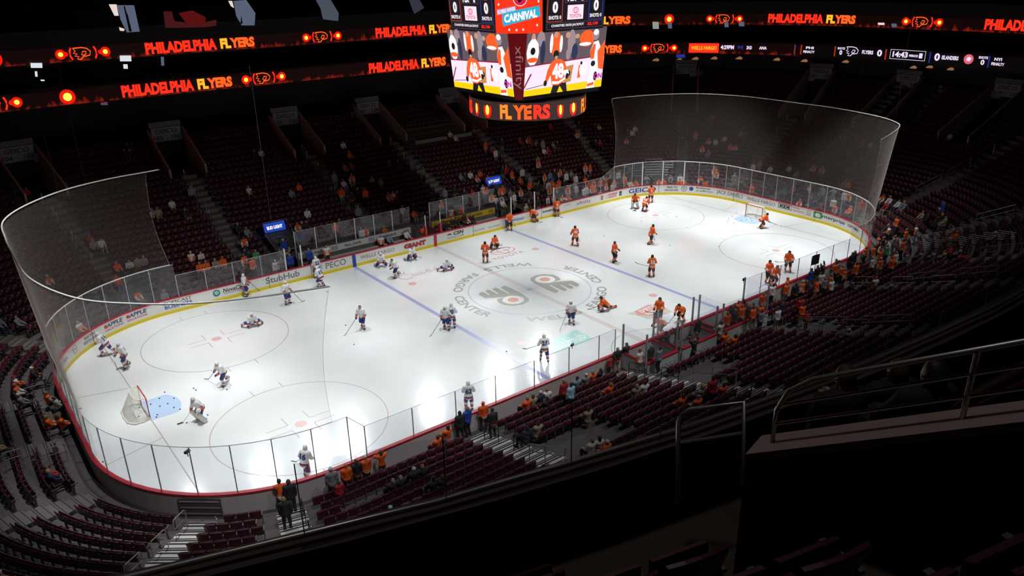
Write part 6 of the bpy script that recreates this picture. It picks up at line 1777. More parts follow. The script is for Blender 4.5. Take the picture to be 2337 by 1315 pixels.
PL = [
 # foot px, facing degrees (0 = +x), pose, team, number, blade px, label, short name, extras
 ((247, 811), 150, 'stride', 'isl', '14', (262, 806), 'white-jerseyed player skating away by the far left corner boards', 'player by the far left corner boards', {}),
 ((289, 838), 200, 'skate', 'isl', '25', (258, 811), 'white-jerseyed player numbered in blue crossing the left goal line', 'player crossing the left goal line', {}),
 ((559, 677), 330, 'upright', 'isl', '22', (592, 665), 'white-jerseyed player standing in front of the green leaf board advert', 'player by the green leaf advert', {}),
 ((656, 694), 290, 'upright', 'isl', None, (690, 690), 'white-jerseyed player facing the camera below the StubHub board', 'player below the StubHub board', {}),
 ((712, 634), 95, 'upright', 'isl', '22', None, 'white-jerseyed player number 22 leaning on the boards by the tunnel', '', {}),
 ((735, 656), 120, 'glide', 'isl', '15', (745, 656), 'white-jerseyed player stepping away from the gate below the blue diamond', 'player below the blue diamond', {}),
 ((870, 608), 250, 'kneel', 'isl', None, (905, 601), 'white-jerseyed player kneeling nearest the WELLS FARGO board advert', 'kneeling player by WELLS FARGO', {}),
 ((938, 593), 270, 'kneel', 'isl', None, (962, 589), 'bareheaded white-jerseyed player kneeling under the GIANT advert', 'kneeling player under GIANT', {'bare': 1}),
 ((905, 633), 190, 'stride', 'isl', None, (925, 608), 'bareheaded white-jerseyed player bending and swinging a stick near the blue line', 'bending bareheaded player', {'bare': 1}),
 ((1017, 616), 260, 'low', 'isl', None, (1035, 611), 'white-jerseyed player stretching low beside the red painted lettering', 'player stretching by red lettering', {}),
 ((576, 743), 260, 'low', 'isl', None, (600, 740), 'white-jerseyed player stretching low inside the far left circle', 'player stretching in the far left circle', {}),
 ((829, 749), 215, 'skate', 'isl', None, (790, 763), 'bareheaded white-jerseyed player skating alone left of the blue line', 'lone bareheaded player', {'bare': 1}),
 ((1019, 751), 225, 'skate', 'isl', None, (985, 765), 'white-jerseyed player on the left blue line, the one with the puck', 'player with the puck on the left blue line', {}),
 ((1032, 750), 50, 'upright', 'isl', '20', None, 'white-jerseyed player showing a blue number on the left blue line', '', {}),
 ((1304, 738), 215, 'skate', 'isl', '12', (1276, 759), 'white-jerseyed player skating at the edge of the centre circle', 'player at the edge of the centre circle', {}),
 ((1243, 825), 60, 'skate', 'isl', '27', (1196, 800), 'white-jerseyed player number 27 by the teal patch', 'player by the teal patch', {}),
 ((1071, 938), 60, 'upright', 'isl', '62', None, 'white-jerseyed player number 62 behind the near glass', '', {}),
 ((700, 1093), 30, 'skate', 'isl', '16', (676, 1056), 'white-jerseyed player close to the near glass below the near left circle', 'player below the near left circle', {}),
 ((463, 960), 200, 'goalie', 'isl', '40', (418, 966), 'white-padded goaltender out in front of the left crease', 'left goaltender', {'goalie': 1}),
 ((514, 878), 205, 'stride', 'isl', None, (475, 869), 'white-jerseyed player bending forward between the left circles', 'player between the left circles', {}),
 ((1108, 600), 50, 'upright', 'fly', '3', None, 'orange-jerseyed player standing left of the painted TOYOTA', '', {}),
 ((1126, 567), 270, 'kneel', 'fly', None, (1146, 560), 'orange-jerseyed player kneeling behind the painted TOYOTA emblem', 'kneeling player by TOYOTA', {}),
 ((1163, 526), 240, 'upright', 'fly', '2', (1178, 520), 'orange-jerseyed player at the far end of the right blue line', 'player at the far end of the blue line', {}),
 ((1224, 503), 120, 'bend', 'fly', '11', (1232, 508), 'orange-jerseyed player bending over at the right bench gate', 'player bending at the bench gate', {}),
 ((1273, 490), 62, 'upright', 'fly', '6', (1279, 496), 'orange-jerseyed player at the boards left of the xfinity advert', 'player left of xfinity', {}),
 ((1313, 561), 60, 'skate', 'fly', '40', (1324, 551), 'orange-jerseyed player number 40 right of the blue line', 'orange player just right of the blue line', {}),
 ((1400, 599), 290, 'upright', 'fly', None, None, 'orange-jerseyed player facing away from the stick, between numbers 40 and 53', '', {}),
 ((1484, 557), 340, 'skate', 'fly', '4', (1494, 549), 'orange-jerseyed player number 4 striding below the far right circle', 'striding player below the far right circle', {}),
 ((1487, 633), 55, 'upright', 'fly', '53', None, 'orange-jerseyed player number 53 with a stick held out left', '', {}),
 ((1450, 475), 210, 'goalie', 'fly', None, (1446, 481), 'orange-jerseyed goaltender with white pads in the far right circle', 'orange goaltender', {'goalie': 1}),
 ((1470, 483), 20, 'bend', 'fly', '41', (1447, 481), 'orange-jerseyed player bending beside the orange goaltender', 'player bending beside the goaltender', {}),
 ((1485, 463), 52, 'upright', 'fly', '9', None, 'orange-jerseyed player number 9 in front of the GEICO advert', '', {}),
 ((1736, 521), 330, 'bend', 'fly', '8', (1772, 514), 'orange-jerseyed player bending in front of the right goal', 'player in front of the right goal', {}),
 ((1797, 619), 210, 'skate', 'fly', None, (1762, 600), 'orange-jerseyed player near the near right circle dot', 'player near the right circle dot', {}),
 ((1751, 645), 250, 'upright', 'fly', None, (1728, 612), 'orange-jerseyed player holding a stick upright by the near right boards', 'player by the near right boards', {}),
 ((1763, 652), 260, 'glide', 'fly', '5', (1722, 664), 'orange-jerseyed player bending closest to the near right boards', 'player closest to the near right boards', {}),
 ((1385, 710), 150, 'splits', 'fly', '7', (1350, 706), 'orange-jerseyed player stretching with one leg back on the centre circle edge', 'stretching player on the circle edge', {}),
 ((1504, 735), 200, 'upright', 'fly', '22', None, 'tall orange-jerseyed player standing by the red diamond advert', '', {}),
 ((1556, 732), 190, 'bend', 'fly', '17', (1527, 738), 'orange-jerseyed player crouching right of the red diamond advert', 'player crouching right of the diamond', {}),
 ((1512, 764), 150, 'bend', 'fly', '15', (1495, 768), 'orange-jerseyed player bending close behind the penalty box glass', 'player behind the penalty box glass', {}),
]
for ft, deg, pose, team, num, bl, lab, hd_, kw in PL:
    make_player(ft, deg, pose, team, lab, num, bl, held=hd_, **kw)
# sticks held level, away from the ice
for a, b, nm in (((1484, 609, 1.0), (1456, 603, 1.05), 'orange player right of the centre circle'), ((1499, 714, 1.1), (1479, 714, 1.0), 'tall orange player by the red diamond'), ((1215, 803, 1.1), (1196, 800, 1.1), 'second hand of number 27'), ((1478, 445, 1.1), (1470, 440, 1.1), 'orange player by the GEICO advert')):
    if nm.startswith('second'): continue
    ga = at_z(*a); gb = at_z(*b); stick('', ga, gb, Vector((-.6, .5, .5)), 'hockey stick held out level by the %s' % nm, 'hockey sticks')

# ================================================================== SPECTATORS
FANS = """-22.36,-18.90,1.45,88,sit,G,C;-13.76,-22.11,2.50,90,sit,O,W;-34.84,-14.04,1.96,37,sit,T,;-19.89,-18.11,1.21,90,sit,K,;-19.45,-18.11,1.21,90,sit,K,;-13.84,-21.30,2.22,90,sit,W,;-13.40,-21.30,2.22,90,sit,W,;-25.20,-15.12,0.55,73,stand,K,;-20.95,-16.50,0.76,90,sit,K,;-20.56,-16.50,0.76,90,sit,K,;-19.88,-16.50,0.76,90,sit,K,;-19.44,-16.50,0.76,90,sit,K,;-22.62,-14.78,0.34,86,stand,R,;-24.43,-13.68,0.15,75,stand,K,;-22.60,-13.98,0.15,86,stand,G,;-21.90,-14.01,0.15,90,stand,O,;-24.61,-12.99,-0.02,73,lean,O,;-21.39,-14.01,0.15,90,stand,K,;-20.92,-14.01,0.15,90,stand,O,W;-14.22,-17.30,0.98,90,sit,N,;-7.92,-22.11,2.50,90,sit,O,T;-20.14,-14.01,0.15,90,phone,O,;-13.52,-17.30,0.98,90,sit,T,;-8.05,-21.30,2.22,90,sit,O,;-6.71,-22.01,2.50,90,stand,R,;-11.04,-18.11,1.21,90,sit,T,;-17.18,-14.11,0.15,90,sit,O,;-6.08,-22.11,2.50,90,sit,O,;-6.67,-21.30,2.22,90,sit,G,;-6.12,-21.30,2.22,90,sit,G,;-14.33,-14.80,0.34,90,stand,K,;-16.18,-13.46,-0.02,90,sit,O,;-15.36,-13.43,-0.02,90,stand,K,;-14.82,-13.31,-0.02,90,stand,B,;-7.71,-18.11,1.21,90,sit,T,;-13.91,-13.42,-0.02,90,stand,O,O;-7.11,-18.11,1.21,90,sit,W,;-10.98,-14.91,0.34,90,sit,K,;-9.87,-15.61,0.55,90,stand,C,;-11.62,-14.11,0.15,90,sit,O,;-11.23,-14.11,0.15,90,sit,T,;-7.98,-16.50,0.76,90,sit,O,;-10.72,-14.11,0.15,90,sit,N,W;-9.63,-14.80,0.34,90,stand,R,;-32.37,-5.51,0.34,6,sit,N,;-10.22,-14.11,0.15,90,sitphone,W,;-32.41,-5.10,0.34,4,sit,R,;-8.11,-14.11,0.15,90,sit,L,;-7.44,-14.11,0.15,90,sit,G,W;-6.93,-14.11,0.15,90,sit,O,;-6.38,-14.11,0.15,90,sit,K,;2.18,-22.91,2.78,90,sit,K,;-34.03,-1.84,0.76,0,sit,T,;-3.15,-15.61,0.55,90,stand,E,;-3.88,-14.80,0.34,90,stand,W,R;3.38,-22.91,2.78,90,sit,G,W;-4.79,-13.36,-0.02,90,stand,R,;-2.95,-14.80,0.34,90,stand,K,;-1.15,-16.41,0.76,90,wave,K,;-4.24,-13.36,-0.02,90,hip,K,;-3.44,-13.32,-0.02,90,crossed,K,;-31.09,0.08,-0.02,-0,sit,O,;-31.63,0.26,0.15,-0,sit,O,;1.33,-17.30,0.98,90,sit,O,;1.52,-16.50,0.76,90,sit,O,;-0.73,-14.01,0.15,90,lean,K,;0.20,-14.01,0.15,90,phone,K,;-30.92,2.50,-0.02,-0,sit,W,;-32.43,3.23,0.34,-0,sit,G,W;2.17,-14.01,0.15,90,stand,K,;-31.19,3.46,-0.02,-0,sit,O,;3.18,-14.91,0.34,90,sit,W,;6.33,-18.80,1.45,90,stand,R,;5.70,-17.20,0.98,90,stand,W,;5.20,-16.41,0.76,90,stand,E,;3.98,-14.80,0.34,90,stand,O,;-32.43,4.71,0.34,-2,sit,O,;7.04,-18.00,1.21,90,stand,O,;5.44,-15.61,0.55,90,stand,O,;4.78,-14.80,0.34,90,stand,K,;5.47,-14.80,0.34,90,stand,O,;-32.34,5.82,0.34,-8,sit,W,R;6.29,-15.61,0.55,90,stand,O,;5.34,-14.01,0.15,90,stand,K,;6.08,-14.80,0.34,90,stand,K,;7.38,-16.41,0.76,90,stand,N,N;8.11,-17.20,0.98,90,stand,R,;5.78,-14.01,0.15,90,stand,K,;6.65,-14.80,0.34,90,stand,G,;-31.37,6.64,0.15,-13,sit,K,W;6.15,-14.01,0.15,90,stand,O,;6.64,-14.01,0.15,90,stand,K,;8.80,-14.01,0.15,90,stand,O,;14.26,-19.71,1.70,90,sit,G,;11.29,-14.80,0.34,90,stand,K,;12.93,-16.41,0.76,90,stand,W,;10.86,-13.37,-0.02,90,stand,W,;14.13,-18.11,1.21,90,sit,K,;12.54,-15.61,0.55,90,stand,O,;11.49,-14.01,0.15,90,stand,O,;12.14,-14.80,0.34,90,stand,O,;13.91,-17.30,0.98,90,sit,K,;12.58,-14.80,0.34,90,stand,K,;13.49,-15.61,0.55,90,stand,G,;15.35,-18.11,1.21,90,sit,W,O;-27.99,11.99,0.15,-51,sit,W,;12.54,-13.38,-0.02,90,stand,O,O;14.23,-15.61,0.55,90,stand,O,;-31.14,13.45,0.98,-44,sit,G,;-32.11,13.59,1.21,-42,sit,E,;14.43,-14.80,0.34,90,stand,W,;16.02,-15.61,0.55,90,stand,O,;15.44,-13.38,-0.02,90,stand,B,;-22.11,14.10,0.15,-89,sit,G,;17.47,-15.61,0.55,90,stand,O,;-23.73,14.75,0.34,-80,sit,O,;17.07,-14.80,0.34,90,stand,O,;16.26,-13.38,-0.02,90,stand,K,;17.92,-15.61,0.55,90,stand,K,;19.30,-17.20,0.98,90,stand,O,O;16.98,-13.36,-0.02,90,wave,K,;17.59,-14.01,0.15,90,stand,O,;19.22,-16.41,0.76,90,stand,O,;17.94,-14.01,0.15,90,stand,G,;-22.34,16.50,0.76,-88,sit,K,;-13.87,14.01,0.15,-90,stand,W,;-24.45,17.06,0.98,-79,sit,O,;19.70,-15.61,0.55,90,stand,W,W;-13.37,14.01,0.15,-90,phone,G,;-15.37,14.80,0.34,-90,stand,O,;22.58,-20.49,1.96,92,sit,R,;18.68,-13.38,-0.02,90,stand,O,;-28.49,18.24,1.70,-65,sit,O,W;-18.78,16.50,0.76,-90,sit,O,;-15.69,15.61,0.55,-90,stand,O,;-18.30,16.50,0.76,-90,sit,O,;21.44,-17.20,0.98,90,stand,G,R;-17.60,16.50,0.76,-90,sit,T,;-12.73,14.80,0.34,-90,wave,T,;-17.03,16.50,0.76,-90,sit,O,;21.42,-16.41,0.76,90,stand,W,;-15.29,16.41,0.76,-90,stand,N,;-23.97,18.76,1.45,-82,sit,O,;-23.13,18.86,1.45,-85,sitlean,W,;-14.42,16.50,0.76,-90,sit,F,;23.50,-18.82,1.45,96,sit,T,;-22.53,18.89,1.45,-88,sit,T,;-18.86,18.11,1.21,-90,sit,W,;-22.07,18.90,1.45,-90,sit,G,;-18.20,18.11,1.21,-90,sitlean,W,;24.23,-19.53,1.70,99,sit,G,;20.97,-13.36,-0.02,90,stand,K,;23.68,-17.99,1.21,97,sit,G,;-12.13,16.41,0.76,-90,stand,B,W;23.50,-17.21,0.98,97,sit,G,;21.32,-13.37,-0.02,90,stand,K,;22.38,-14.80,0.34,92,stand,O,R;-14.71,18.00,1.21,-90,stand,O,;24.83,-18.62,1.45,101,sitout,R,;23.03,-13.94,0.15,96,stand,O,;-10.17,17.20,0.98,-90,stand,P,;23.59,-14.68,0.34,99,stand,F,;-24.74,21.88,2.50,-81,sit,T,;23.05,-13.29,-0.02,97,stand,O,;-24.17,21.96,2.50,-83,sit,W,;-5.59,15.61,0.55,-90,stand,W,;-5.22,15.61,0.55,-90,stand,O,;-13.82,19.71,1.70,-90,sit,G,;24.87,-15.22,0.55,105,stand,O,;-24.76,22.69,2.78,-81,sit,R,;-7.22,17.20,0.98,-90,stand,O,;27.74,-20.28,2.22,110,sit,G,W;-4.28,15.71,0.55,-90,sit,K,;-14.22,20.51,1.96,-90,sit,K,;-9.80,18.91,1.45,-90,sit,O,;-3.37,15.71,0.55,-90,sit,O,;-9.39,18.91,1.45,-90,sit,K,;-9.00,18.91,1.45,-90,sit,K,;-6.31,18.11,1.21,-90,sit,K,;26.05,-13.96,0.34,113,stand,G,;25.84,-13.18,0.15,114,stand,K,;28.35,-17.41,1.45,116,sit,O,;26.10,-12.68,-0.02,117,stand,O,;-17.28,23.71,3.08,-90,sit,K,;-8.15,20.51,1.96,-90,sit,W,;-19.62,24.51,3.38,-90,sit,T,;-19.19,24.51,3.38,-90,sit,T,;-4.16,18.80,1.45,-90,stand,G,;27.58,-14.08,0.55,120,stand,O,;-17.85,25.30,3.69,-90,sit,W,;29.83,-16.57,1.45,123,sit,T,;28.73,-14.30,0.76,124,stand,W,;0.54,17.30,0.98,-90,sit,O,;3.44,15.61,0.55,-90,stand,W,;-0.09,18.11,1.21,-90,sit,W,;4.58,15.61,0.55,-90,stand,O,;1.05,18.11,1.21,-90,sit,K,;-15.96,26.01,4.01,-90,stand,G,;-3.50,21.20,2.22,-90,stand,K,;3.43,17.20,0.98,-90,stand,O,;-8.09,23.71,3.08,-90,sit,G,;-4.07,22.01,2.50,-90,stand,O,;-11.30,25.30,3.69,-90,sit,W,;-2.12,21.20,2.22,-90,stand,O,;29.45,-11.74,0.34,136,sit,W,;-27.42,29.52,5.75,-78,sit,R,;6.84,15.71,0.55,-90,sit,K,;-0.11,20.51,1.96,-90,sit,O,;29.76,-11.42,0.34,138,sit,K,;31.76,-15.07,1.45,133,sit,T,;3.93,18.00,1.21,-90,stand,K,;30.23,-11.93,0.55,138,stand,O,;0.36,20.51,1.96,-90,sit,W,;-2.38,22.11,2.50,-90,sit,K,;-7.00,24.51,3.38,-90,sit,O,;0.79,20.51,1.96,-90,sit,K,;-1.89,22.11,2.50,-90,sit,K,;3.48,18.80,1.45,-90,stand,K,;10.59,13.59,-0.02,-90,stand,T,;32.33,-14.52,1.45,136,sit,K,;32.52,-14.17,1.45,137,stand,K,W;4.89,18.80,1.45,-90,stand,G,;-2.99,23.71,3.08,-90,sit,W,;32.27,-13.40,1.21,139,sit,K,;11.23,14.01,0.15,-90,stand,K,;9.39,15.71,0.55,-90,sit,W,;-2.14,23.61,3.08,-90,stand,O,;8.64,16.41,0.76,-90,stand,O,;6.59,18.00,1.21,-90,stand,K,;-3.50,24.41,3.38,-90,stand,E,;6.05,18.80,1.45,-90,stand,K,;9.20,16.50,0.76,-90,sit,W,;32.84,-12.70,1.21,143,sit,T,;12.39,14.01,0.15,-90,stand,K,;0.42,22.91,2.78,-90,sitphone,G,;10.73,15.61,0.55,-90,stand,W,;9.88,16.50,0.76,-90,sit,W,;33.87,-13.83,1.70,142,stand,B,;-0.11,23.71,3.08,-90,sitlean,T,;-4.31,26.01,4.01,-90,stand,K,;8.77,18.00,1.21,-90,stand,W,;10.87,16.41,0.76,-90,stand,G,;13.63,14.01,0.15,-90,stand,W,;9.18,18.00,1.21,-90,stand,O,;10.25,17.20,0.98,-90,stand,O,;8.14,18.91,1.45,-90,sit,R,;10.58,17.20,0.98,-90,stand,O,;14.96,13.38,-0.02,-90,phone,O,;14.35,14.01,0.15,-90,stand,O,;10.01,18.00,1.21,-90,stand,K,;12.17,16.41,0.76,-90,stand,O,;-19.24,32.50,6.90,-90,sit,K,;15.65,13.37,-0.02,-90,phone,O,;-1.56,26.11,4.01,-90,sit,O,;-18.79,32.50,6.90,-90,sit,K,;-0.87,26.11,4.01,-90,sit,G,;31.46,-5.60,0.15,173,stand,O,;34.27,-10.36,1.21,154,sit,E,;5.11,22.80,2.78,-90,hip,T,;32.20,-6.60,0.34,168,sit,O,;32.73,-7.38,0.55,165,stand,R,;-8.65,30.10,5.75,-90,sit,K,;-18.74,33.30,7.30,-90,sit,K,;-8.04,30.10,5.75,-90,sit,W,;34.00,-8.98,0.98,159,sit,R,;34.55,-9.76,1.21,157,sit,W,;10.53,19.61,1.70,-90,stand,O,;14.29,16.41,0.76,-90,stand,K,;15.19,15.61,0.55,-90,stand,O,;8.49,21.30,2.22,-90,sit,E,;2.81,25.30,3.69,-90,sit,K,;-4.30,29.20,5.38,-90,stand,K,;9.87,20.51,1.96,-90,sit,O,;32.32,-4.88,0.34,177,stand,W,;13.97,17.20,0.98,-90,stand,O,;9.04,21.30,2.22,-90,sit,K,;4.80,24.41,3.38,-90,stand,E,;16.90,14.80,0.34,-90,stand,O,;16.12,15.61,0.55,-90,wave,O,;34.94,-8.72,1.21,162,sit,W,;3.80,25.30,3.69,-90,sit,K,;9.66,21.30,2.22,-90,sit,W,;-0.16,27.71,4.68,-90,sit,O,;15.72,16.41,0.76,-90,stand,W,;18.32,14.01,0.15,-90,stand,W,;13.33,18.91,1.45,-90,sit,K,;35.16,-7.97,1.21,165,sit,O,;16.17,16.41,0.76,-90,stand,O,;15.25,17.30,0.98,-90,sit,K,;18.68,14.01,0.15,-90,stand,W,;31.63,-1.84,0.15,180,sit,O,;33.89,-5.42,0.76,175,stand,O,;14.65,18.00,1.21,-90,stand,G,;18.07,14.80,0.34,-90,stand,W,;10.85,21.30,2.22,-90,sit,O,;33.92,-5.00,0.76,177,stand,W,;32.43,-2.46,0.34,180,sit,N,;14.13,18.91,1.45,-90,sit,O,;19.46,14.01,0.15,-90,stand,O,;13.58,19.61,1.70,-90,stand,O,;17.10,16.41,0.76,-90,stand,O,;20.23,13.52,-0.02,-90,sit,W,;13.04,20.41,1.96,-90,stand,K,;19.85,14.01,0.15,-90,stand,O,;0.02,29.30,5.38,-90,sit,W,;33.93,-3.82,0.76,180,phone,G,;33.23,-2.71,0.55,180,sit,K,;18.48,15.61,0.55,-90,stand,G,;16.89,17.20,0.98,-90,stand,B,;13.47,20.41,1.96,-90,stand,R,;17.98,16.50,0.76,-90,sit,K,;19.76,14.80,0.34,-90,stand,O,;16.56,18.00,1.21,-90,stand,O,;14.92,19.61,1.70,-90,stand,W,;33.93,-2.69,0.76,180,stand,G,;20.44,14.80,0.34,-90,stand,O,;17.30,18.00,1.21,-90,stand,L,;21.47,14.01,0.15,-90,stand,O,;19.41,16.41,0.76,-90,stand,W,;33.93,-1.37,0.76,180,crossed,O,;17.92,18.00,1.21,-90,stand,K,;22.07,13.70,-0.02,-91,stand,W,;18.81,17.20,0.98,-90,stand,W,;21.40,14.80,0.34,-90,stand,O,;18.65,18.00,1.21,-90,stand,O,;22.57,13.99,0.15,-94,stand,O,;36.43,-3.81,1.45,180,sit,O,;31.53,3.52,0.15,-180,stand,O,;22.28,14.80,0.34,-92,wave,O,;36.43,-3.46,1.45,180,sit,G,;34.03,0.50,0.76,-180,sit,O,;20.87,16.50,0.76,-90,sit,O,;21.33,16.50,0.76,-90,sit,K,;17.74,20.41,1.96,-90,stand,O,;20.34,18.11,1.21,-90,sit,G,;14.54,23.61,3.08,-90,stand,W,;24.71,13.70,0.15,-107,sit,W,;25.31,13.50,0.15,-110,sit,O,;24.73,14.53,0.34,-105,sit,O,;18.32,21.20,2.22,-90,stand,T,;32.38,5.46,0.34,-174,sit,K,;26.34,12.94,0.15,-117,phone,G,;14.70,24.51,3.38,-90,sit,R,;24.50,15.31,0.55,-103,stand,W,;20.29,19.71,1.70,-90,sit,K,;22.23,18.00,1.21,-91,stand,O,;14.40,25.21,3.69,-90,stand,O,;27.57,12.31,0.15,-126,sit,O,;33.19,5.39,0.55,-175,sit,K,O;30.51,8.94,0.15,-152,sit,K,;27.98,12.00,0.15,-129,sit,O,;25.30,15.20,0.55,-107,sit,O,;29.18,10.87,0.15,-138,sit,O,;22.88,17.97,1.21,-94,stand,O,;29.45,10.55,0.15,-141,sit,O,;36.43,1.79,1.45,-180,sit,T,;12.30,27.71,4.68,-90,sit,W,;32.89,6.72,0.55,-168,stand,G,;27.47,13.33,0.34,-122,sit,K,;38.03,0.02,1.96,-180,sit,O,;31.05,9.62,0.34,-150,sit,O,;29.14,12.05,0.34,-133,sit,G,;29.82,11.35,0.34,-139,sit,W,;12.17,28.51,5.03,-90,sit,W,;16.63,25.21,3.69,-90,stand,K,;32.33,8.57,0.55,-158,stand,O,;38.03,0.96,1.96,-180,sit,O,;37.23,3.21,1.70,-180,sit,W,;26.74,16.38,0.98,-112,sit,K,;32.89,9.31,0.76,-156,stand,O,;20.62,22.91,2.78,-90,sit,W,;36.42,4.91,1.45,-178,sit,W,;21.19,22.91,2.78,-90,sit,R,;36.23,6.10,1.45,-173,stand,T,;21.05,23.61,3.08,-90,stand,T,;19.22,25.30,3.69,-90,sit,R,;36.22,6.86,1.45,-170,sit,W,;20.92,24.51,3.38,-90,sit,T,;20.26,25.30,3.69,-90,sit,O,;20.59,25.30,3.69,-90,sit,R,;22.63,23.69,3.08,-92,sit,G,;46.58,-7.96,5.38,172,sit,W,;23.26,23.66,3.08,-94,sit,K,;43.63,-1.69,4.01,180,sit,W,;43.63,-0.80,4.01,180,sit,R,;35.81,12.57,1.96,-150,sit,G,;27.61,22.02,2.78,-108,sit,K,;28.07,21.86,2.78,-109,sit,R,;26.42,23.90,3.38,-103,stand,O,;36.07,13.67,2.22,-147,sit,O,;38.40,10.90,2.50,-159,sit,O,;38.17,11.46,2.50,-157,sit,O,;24.83,26.72,4.34,-97,sit,R,;30.98,20.55,2.78,-119,sit,O,;29.91,21.98,3.08,-114,sit,K,;39.99,10.94,3.08,-160,stand,K,;38.07,13.47,2.78,-151,sit,W,W;37.68,14.12,2.78,-148,sit,O,;27.82,25.19,4.01,-106,stand,K,;35.92,16.52,2.78,-139,sit,K,;39.18,13.08,3.08,-153,sit,W,;32.30,21.63,3.38,-121,sit,K,;37.41,15.78,3.08,-144,stand,O,;36.13,17.34,3.08,-138,stand,K,;40.49,11.88,3.38,-158,stand,L,;32.74,21.36,3.38,-123,sit,W,;29.92,24.59,4.01,-112,sit,K,;30.32,24.42,4.01,-113,sit,O,;33.61,21.75,3.69,-124,sit,W,;41.59,16.92,4.68,-148,sit,O,"""
def zone(u, x, y, D):
    near = y < 0 and (abs(x) < AX)
    if near:
        if x > 5.7: return 'near right stand'
        if x > -4.5: return 'near stand by penalty boxes'
        if x > -14.7: return 'near left stand'
        return 'near stand left of the steps'
    if y < 0 and x > 0: return 'near right corner stand'
    if x > HX and abs(y) < BY: return 'right end stand'
    if x < -HX + 1 and abs(y) < BY + 3 or (x < -AX and y < 0): return 'left end stand'
    if x > AX: return 'far right corner stand'
    if x < -AX: return 'far left corner stand'
    if x < -15: return 'far stand beside left netting'
    if x < -3.5: return 'far stand behind left bench'
    if x < 5.75: return 'far stand behind centre line'
    if x < 13: return 'far stand behind right bench'
    return 'far stand behind xfinity'
def band_(D): return 'at the boards' if D < .76 else 'front rows' if D < 4 else 'lower rows' if D < 8 else 'middle rows' if D < 13 else 'upper rows'
PW = {'stand': 'standing', 'crossed': 'standing arms folded', 'lean': 'leaning forward', 'phone': 'holding up a phone', 'wave': 'with both arms raised', 'hip': 'standing hand on hip', 'sit': 'sitting', 'sitlean': 'sitting bent forward', 'sitphone': 'sitting hands raised', 'sitout': 'sitting arm stretched out'}
items = []
for e in FANS.split(';'):
    v = e.split(','); items.append((float(v[0]), float(v[1]), float(v[2]), float(v[3]), v[4], v[5], v[6]))
BENCHERS = [(-9.6, 14.0, 'stand', 'W'), (-4.4, 14.55, 'sit', 'W'), (-3.6, 14.55, 'sit', 'L'), (-1.9, 14.55, 'sit', 'W'), (1.4, 14.55, 'sit', 'K'), (2.0, 14.55, 'sit', 'K'), (2.6, 14.1, 'stand', 'K'), (3.3, 14.55, 'sit', 'K'), (3.9, 14.2, 'stand', 'K'), (4.4, 14.55, 'sit', 'O'), (5.0, 14.55, 'sit', 'K'), (-.3, 14.3, 'sit', 'O'), (-12.6, 14.2, 'stand', 'B'), (-11.0, 14.2, 'stand', 'B')]
for x, y, p_, c_ in BENCHERS: items.append((x, y, .22, -90, p_, c_, ''))
NIND = 262
ind = items[:NIND - len(BENCHERS)] + items[-len(BENCHERS):]; far_ = items[NIND - len(BENCHERS):-len(BENCHERS)]
fr = random.Random(11)
made = []
for k, (x, y, z, a, p_, c_, cap_) in enumerate(ind):
    sc = fr.uniform(.93, 1.04) * (.78 if (c_ == 'R' and fr.random() < .3) else 1)
    cp = cap_ or (fr.choice('OKKNW') if fr.random() < .18 else None)
    legs = 'K' if (z == .22) else None
    if p_ == 'hip': legs = 'T'
    o, nm = make_fan(x, y, z, math.radians(a) - PI / 2 + fr.uniform(-.3, .3), p_, c_, sc, fr, legs, cp)
    if z == .22: zn = 'on the far benches'; bd = ''
    else: zn = zone(0, x, y, doff(x, y)); bd = band_(doff(x, y))
    made.append((o, c_, nm, p_, zn, bd, project(o.location + Vector((0, 0, 1)))[0]))
from collections import defaultdict
gg = defaultdict(list)
for r in made: gg[(r[1], r[2], r[3], r[4], r[5])].append(r)
for (c_, nm, p_, zn, bd), L in gg.items():
    L.sort(key=lambda r: r[6])
    for k, r in enumerate(L):
        lab = 'person in %s %s %s, %s%s' % (CNAME[c_], nm, PW[p_], (bd + ', ') if bd else '', zn)
        if len(L) > 1: lab += ', %s from left' % ordw(k)
        tag(r[0], lab, 'person', 'people on the benches' if zn == 'on the far benches' else 'spectators in the lower stands')
# the most distant spectators in one object
VV = []; FF = []; MM = []; mats_ = []; mid = {}
def mi_(m):
    if m.name not in mid: mid[m.name] = len(mats_); mats_.append(m)
    return mid[m.name]
cache = {}
def arr(me):
    if me.name not in cache:
        v = np.empty(len(me.vertices) * 3); me.vertices.foreach_get('co', v)
        cache[me.name] = (v.reshape(-1, 3), [tuple(p.vertices) for p in me.polygons], [p.material_index for p in me.polygons])
    return cache[me.name]
off = 0
for (x, y, z, a, p_, c_, cap_) in far_:
    M = FANM[p_]; sc = fr.uniform(.93, 1.04); rz = math.radians(a) - PI / 2 + fr.uniform(-.3, .3)
    Rm = np.array([[math.cos(rz), -math.sin(rz), 0], [math.sin(rz), math.cos(rz), 0], [0, 0, 1]]) * sc
    main = MATS['cloth_' + c_]
    t3 = [main, MATS['cloth_W'] if c_ == 'O' and fr.random() < .6 else main, MATS['cloth_W'] if c_ == 'O' else main]
    for me, ms in ((M['body'], [fr.choice(SKIN[:2]), EYE, MOUTH]), (M['top'], t3), (M['trousers'], [MATS['cloth_' + fr.choice('NNKKTE')]]), (M['hair'], [fr.choice(HAIR)])):
        v, f, m_ = arr(me); v = v @ Rm.T + np.array([x, y, z]); VV.append(v)
        FF += [tuple(i + off for i in q) for q in f]; MM += [mi_(ms[i]) for i in m_]; off += len(v)
me = bpy.data.meshes.new('distant_spectators'); me.from_pydata(np.concatenate(VV).tolist(), [], FF)
me.polygons.foreach_set('material_index', MM); me.polygons.foreach_set('use_smooth', [True] * len(FF)); me.update()
tag(link('distant_spectators', me, mats_), 'small distant spectators scattered in the far right corner and upper rows', 'people', 'spectators in the lower stands', 'stuff')

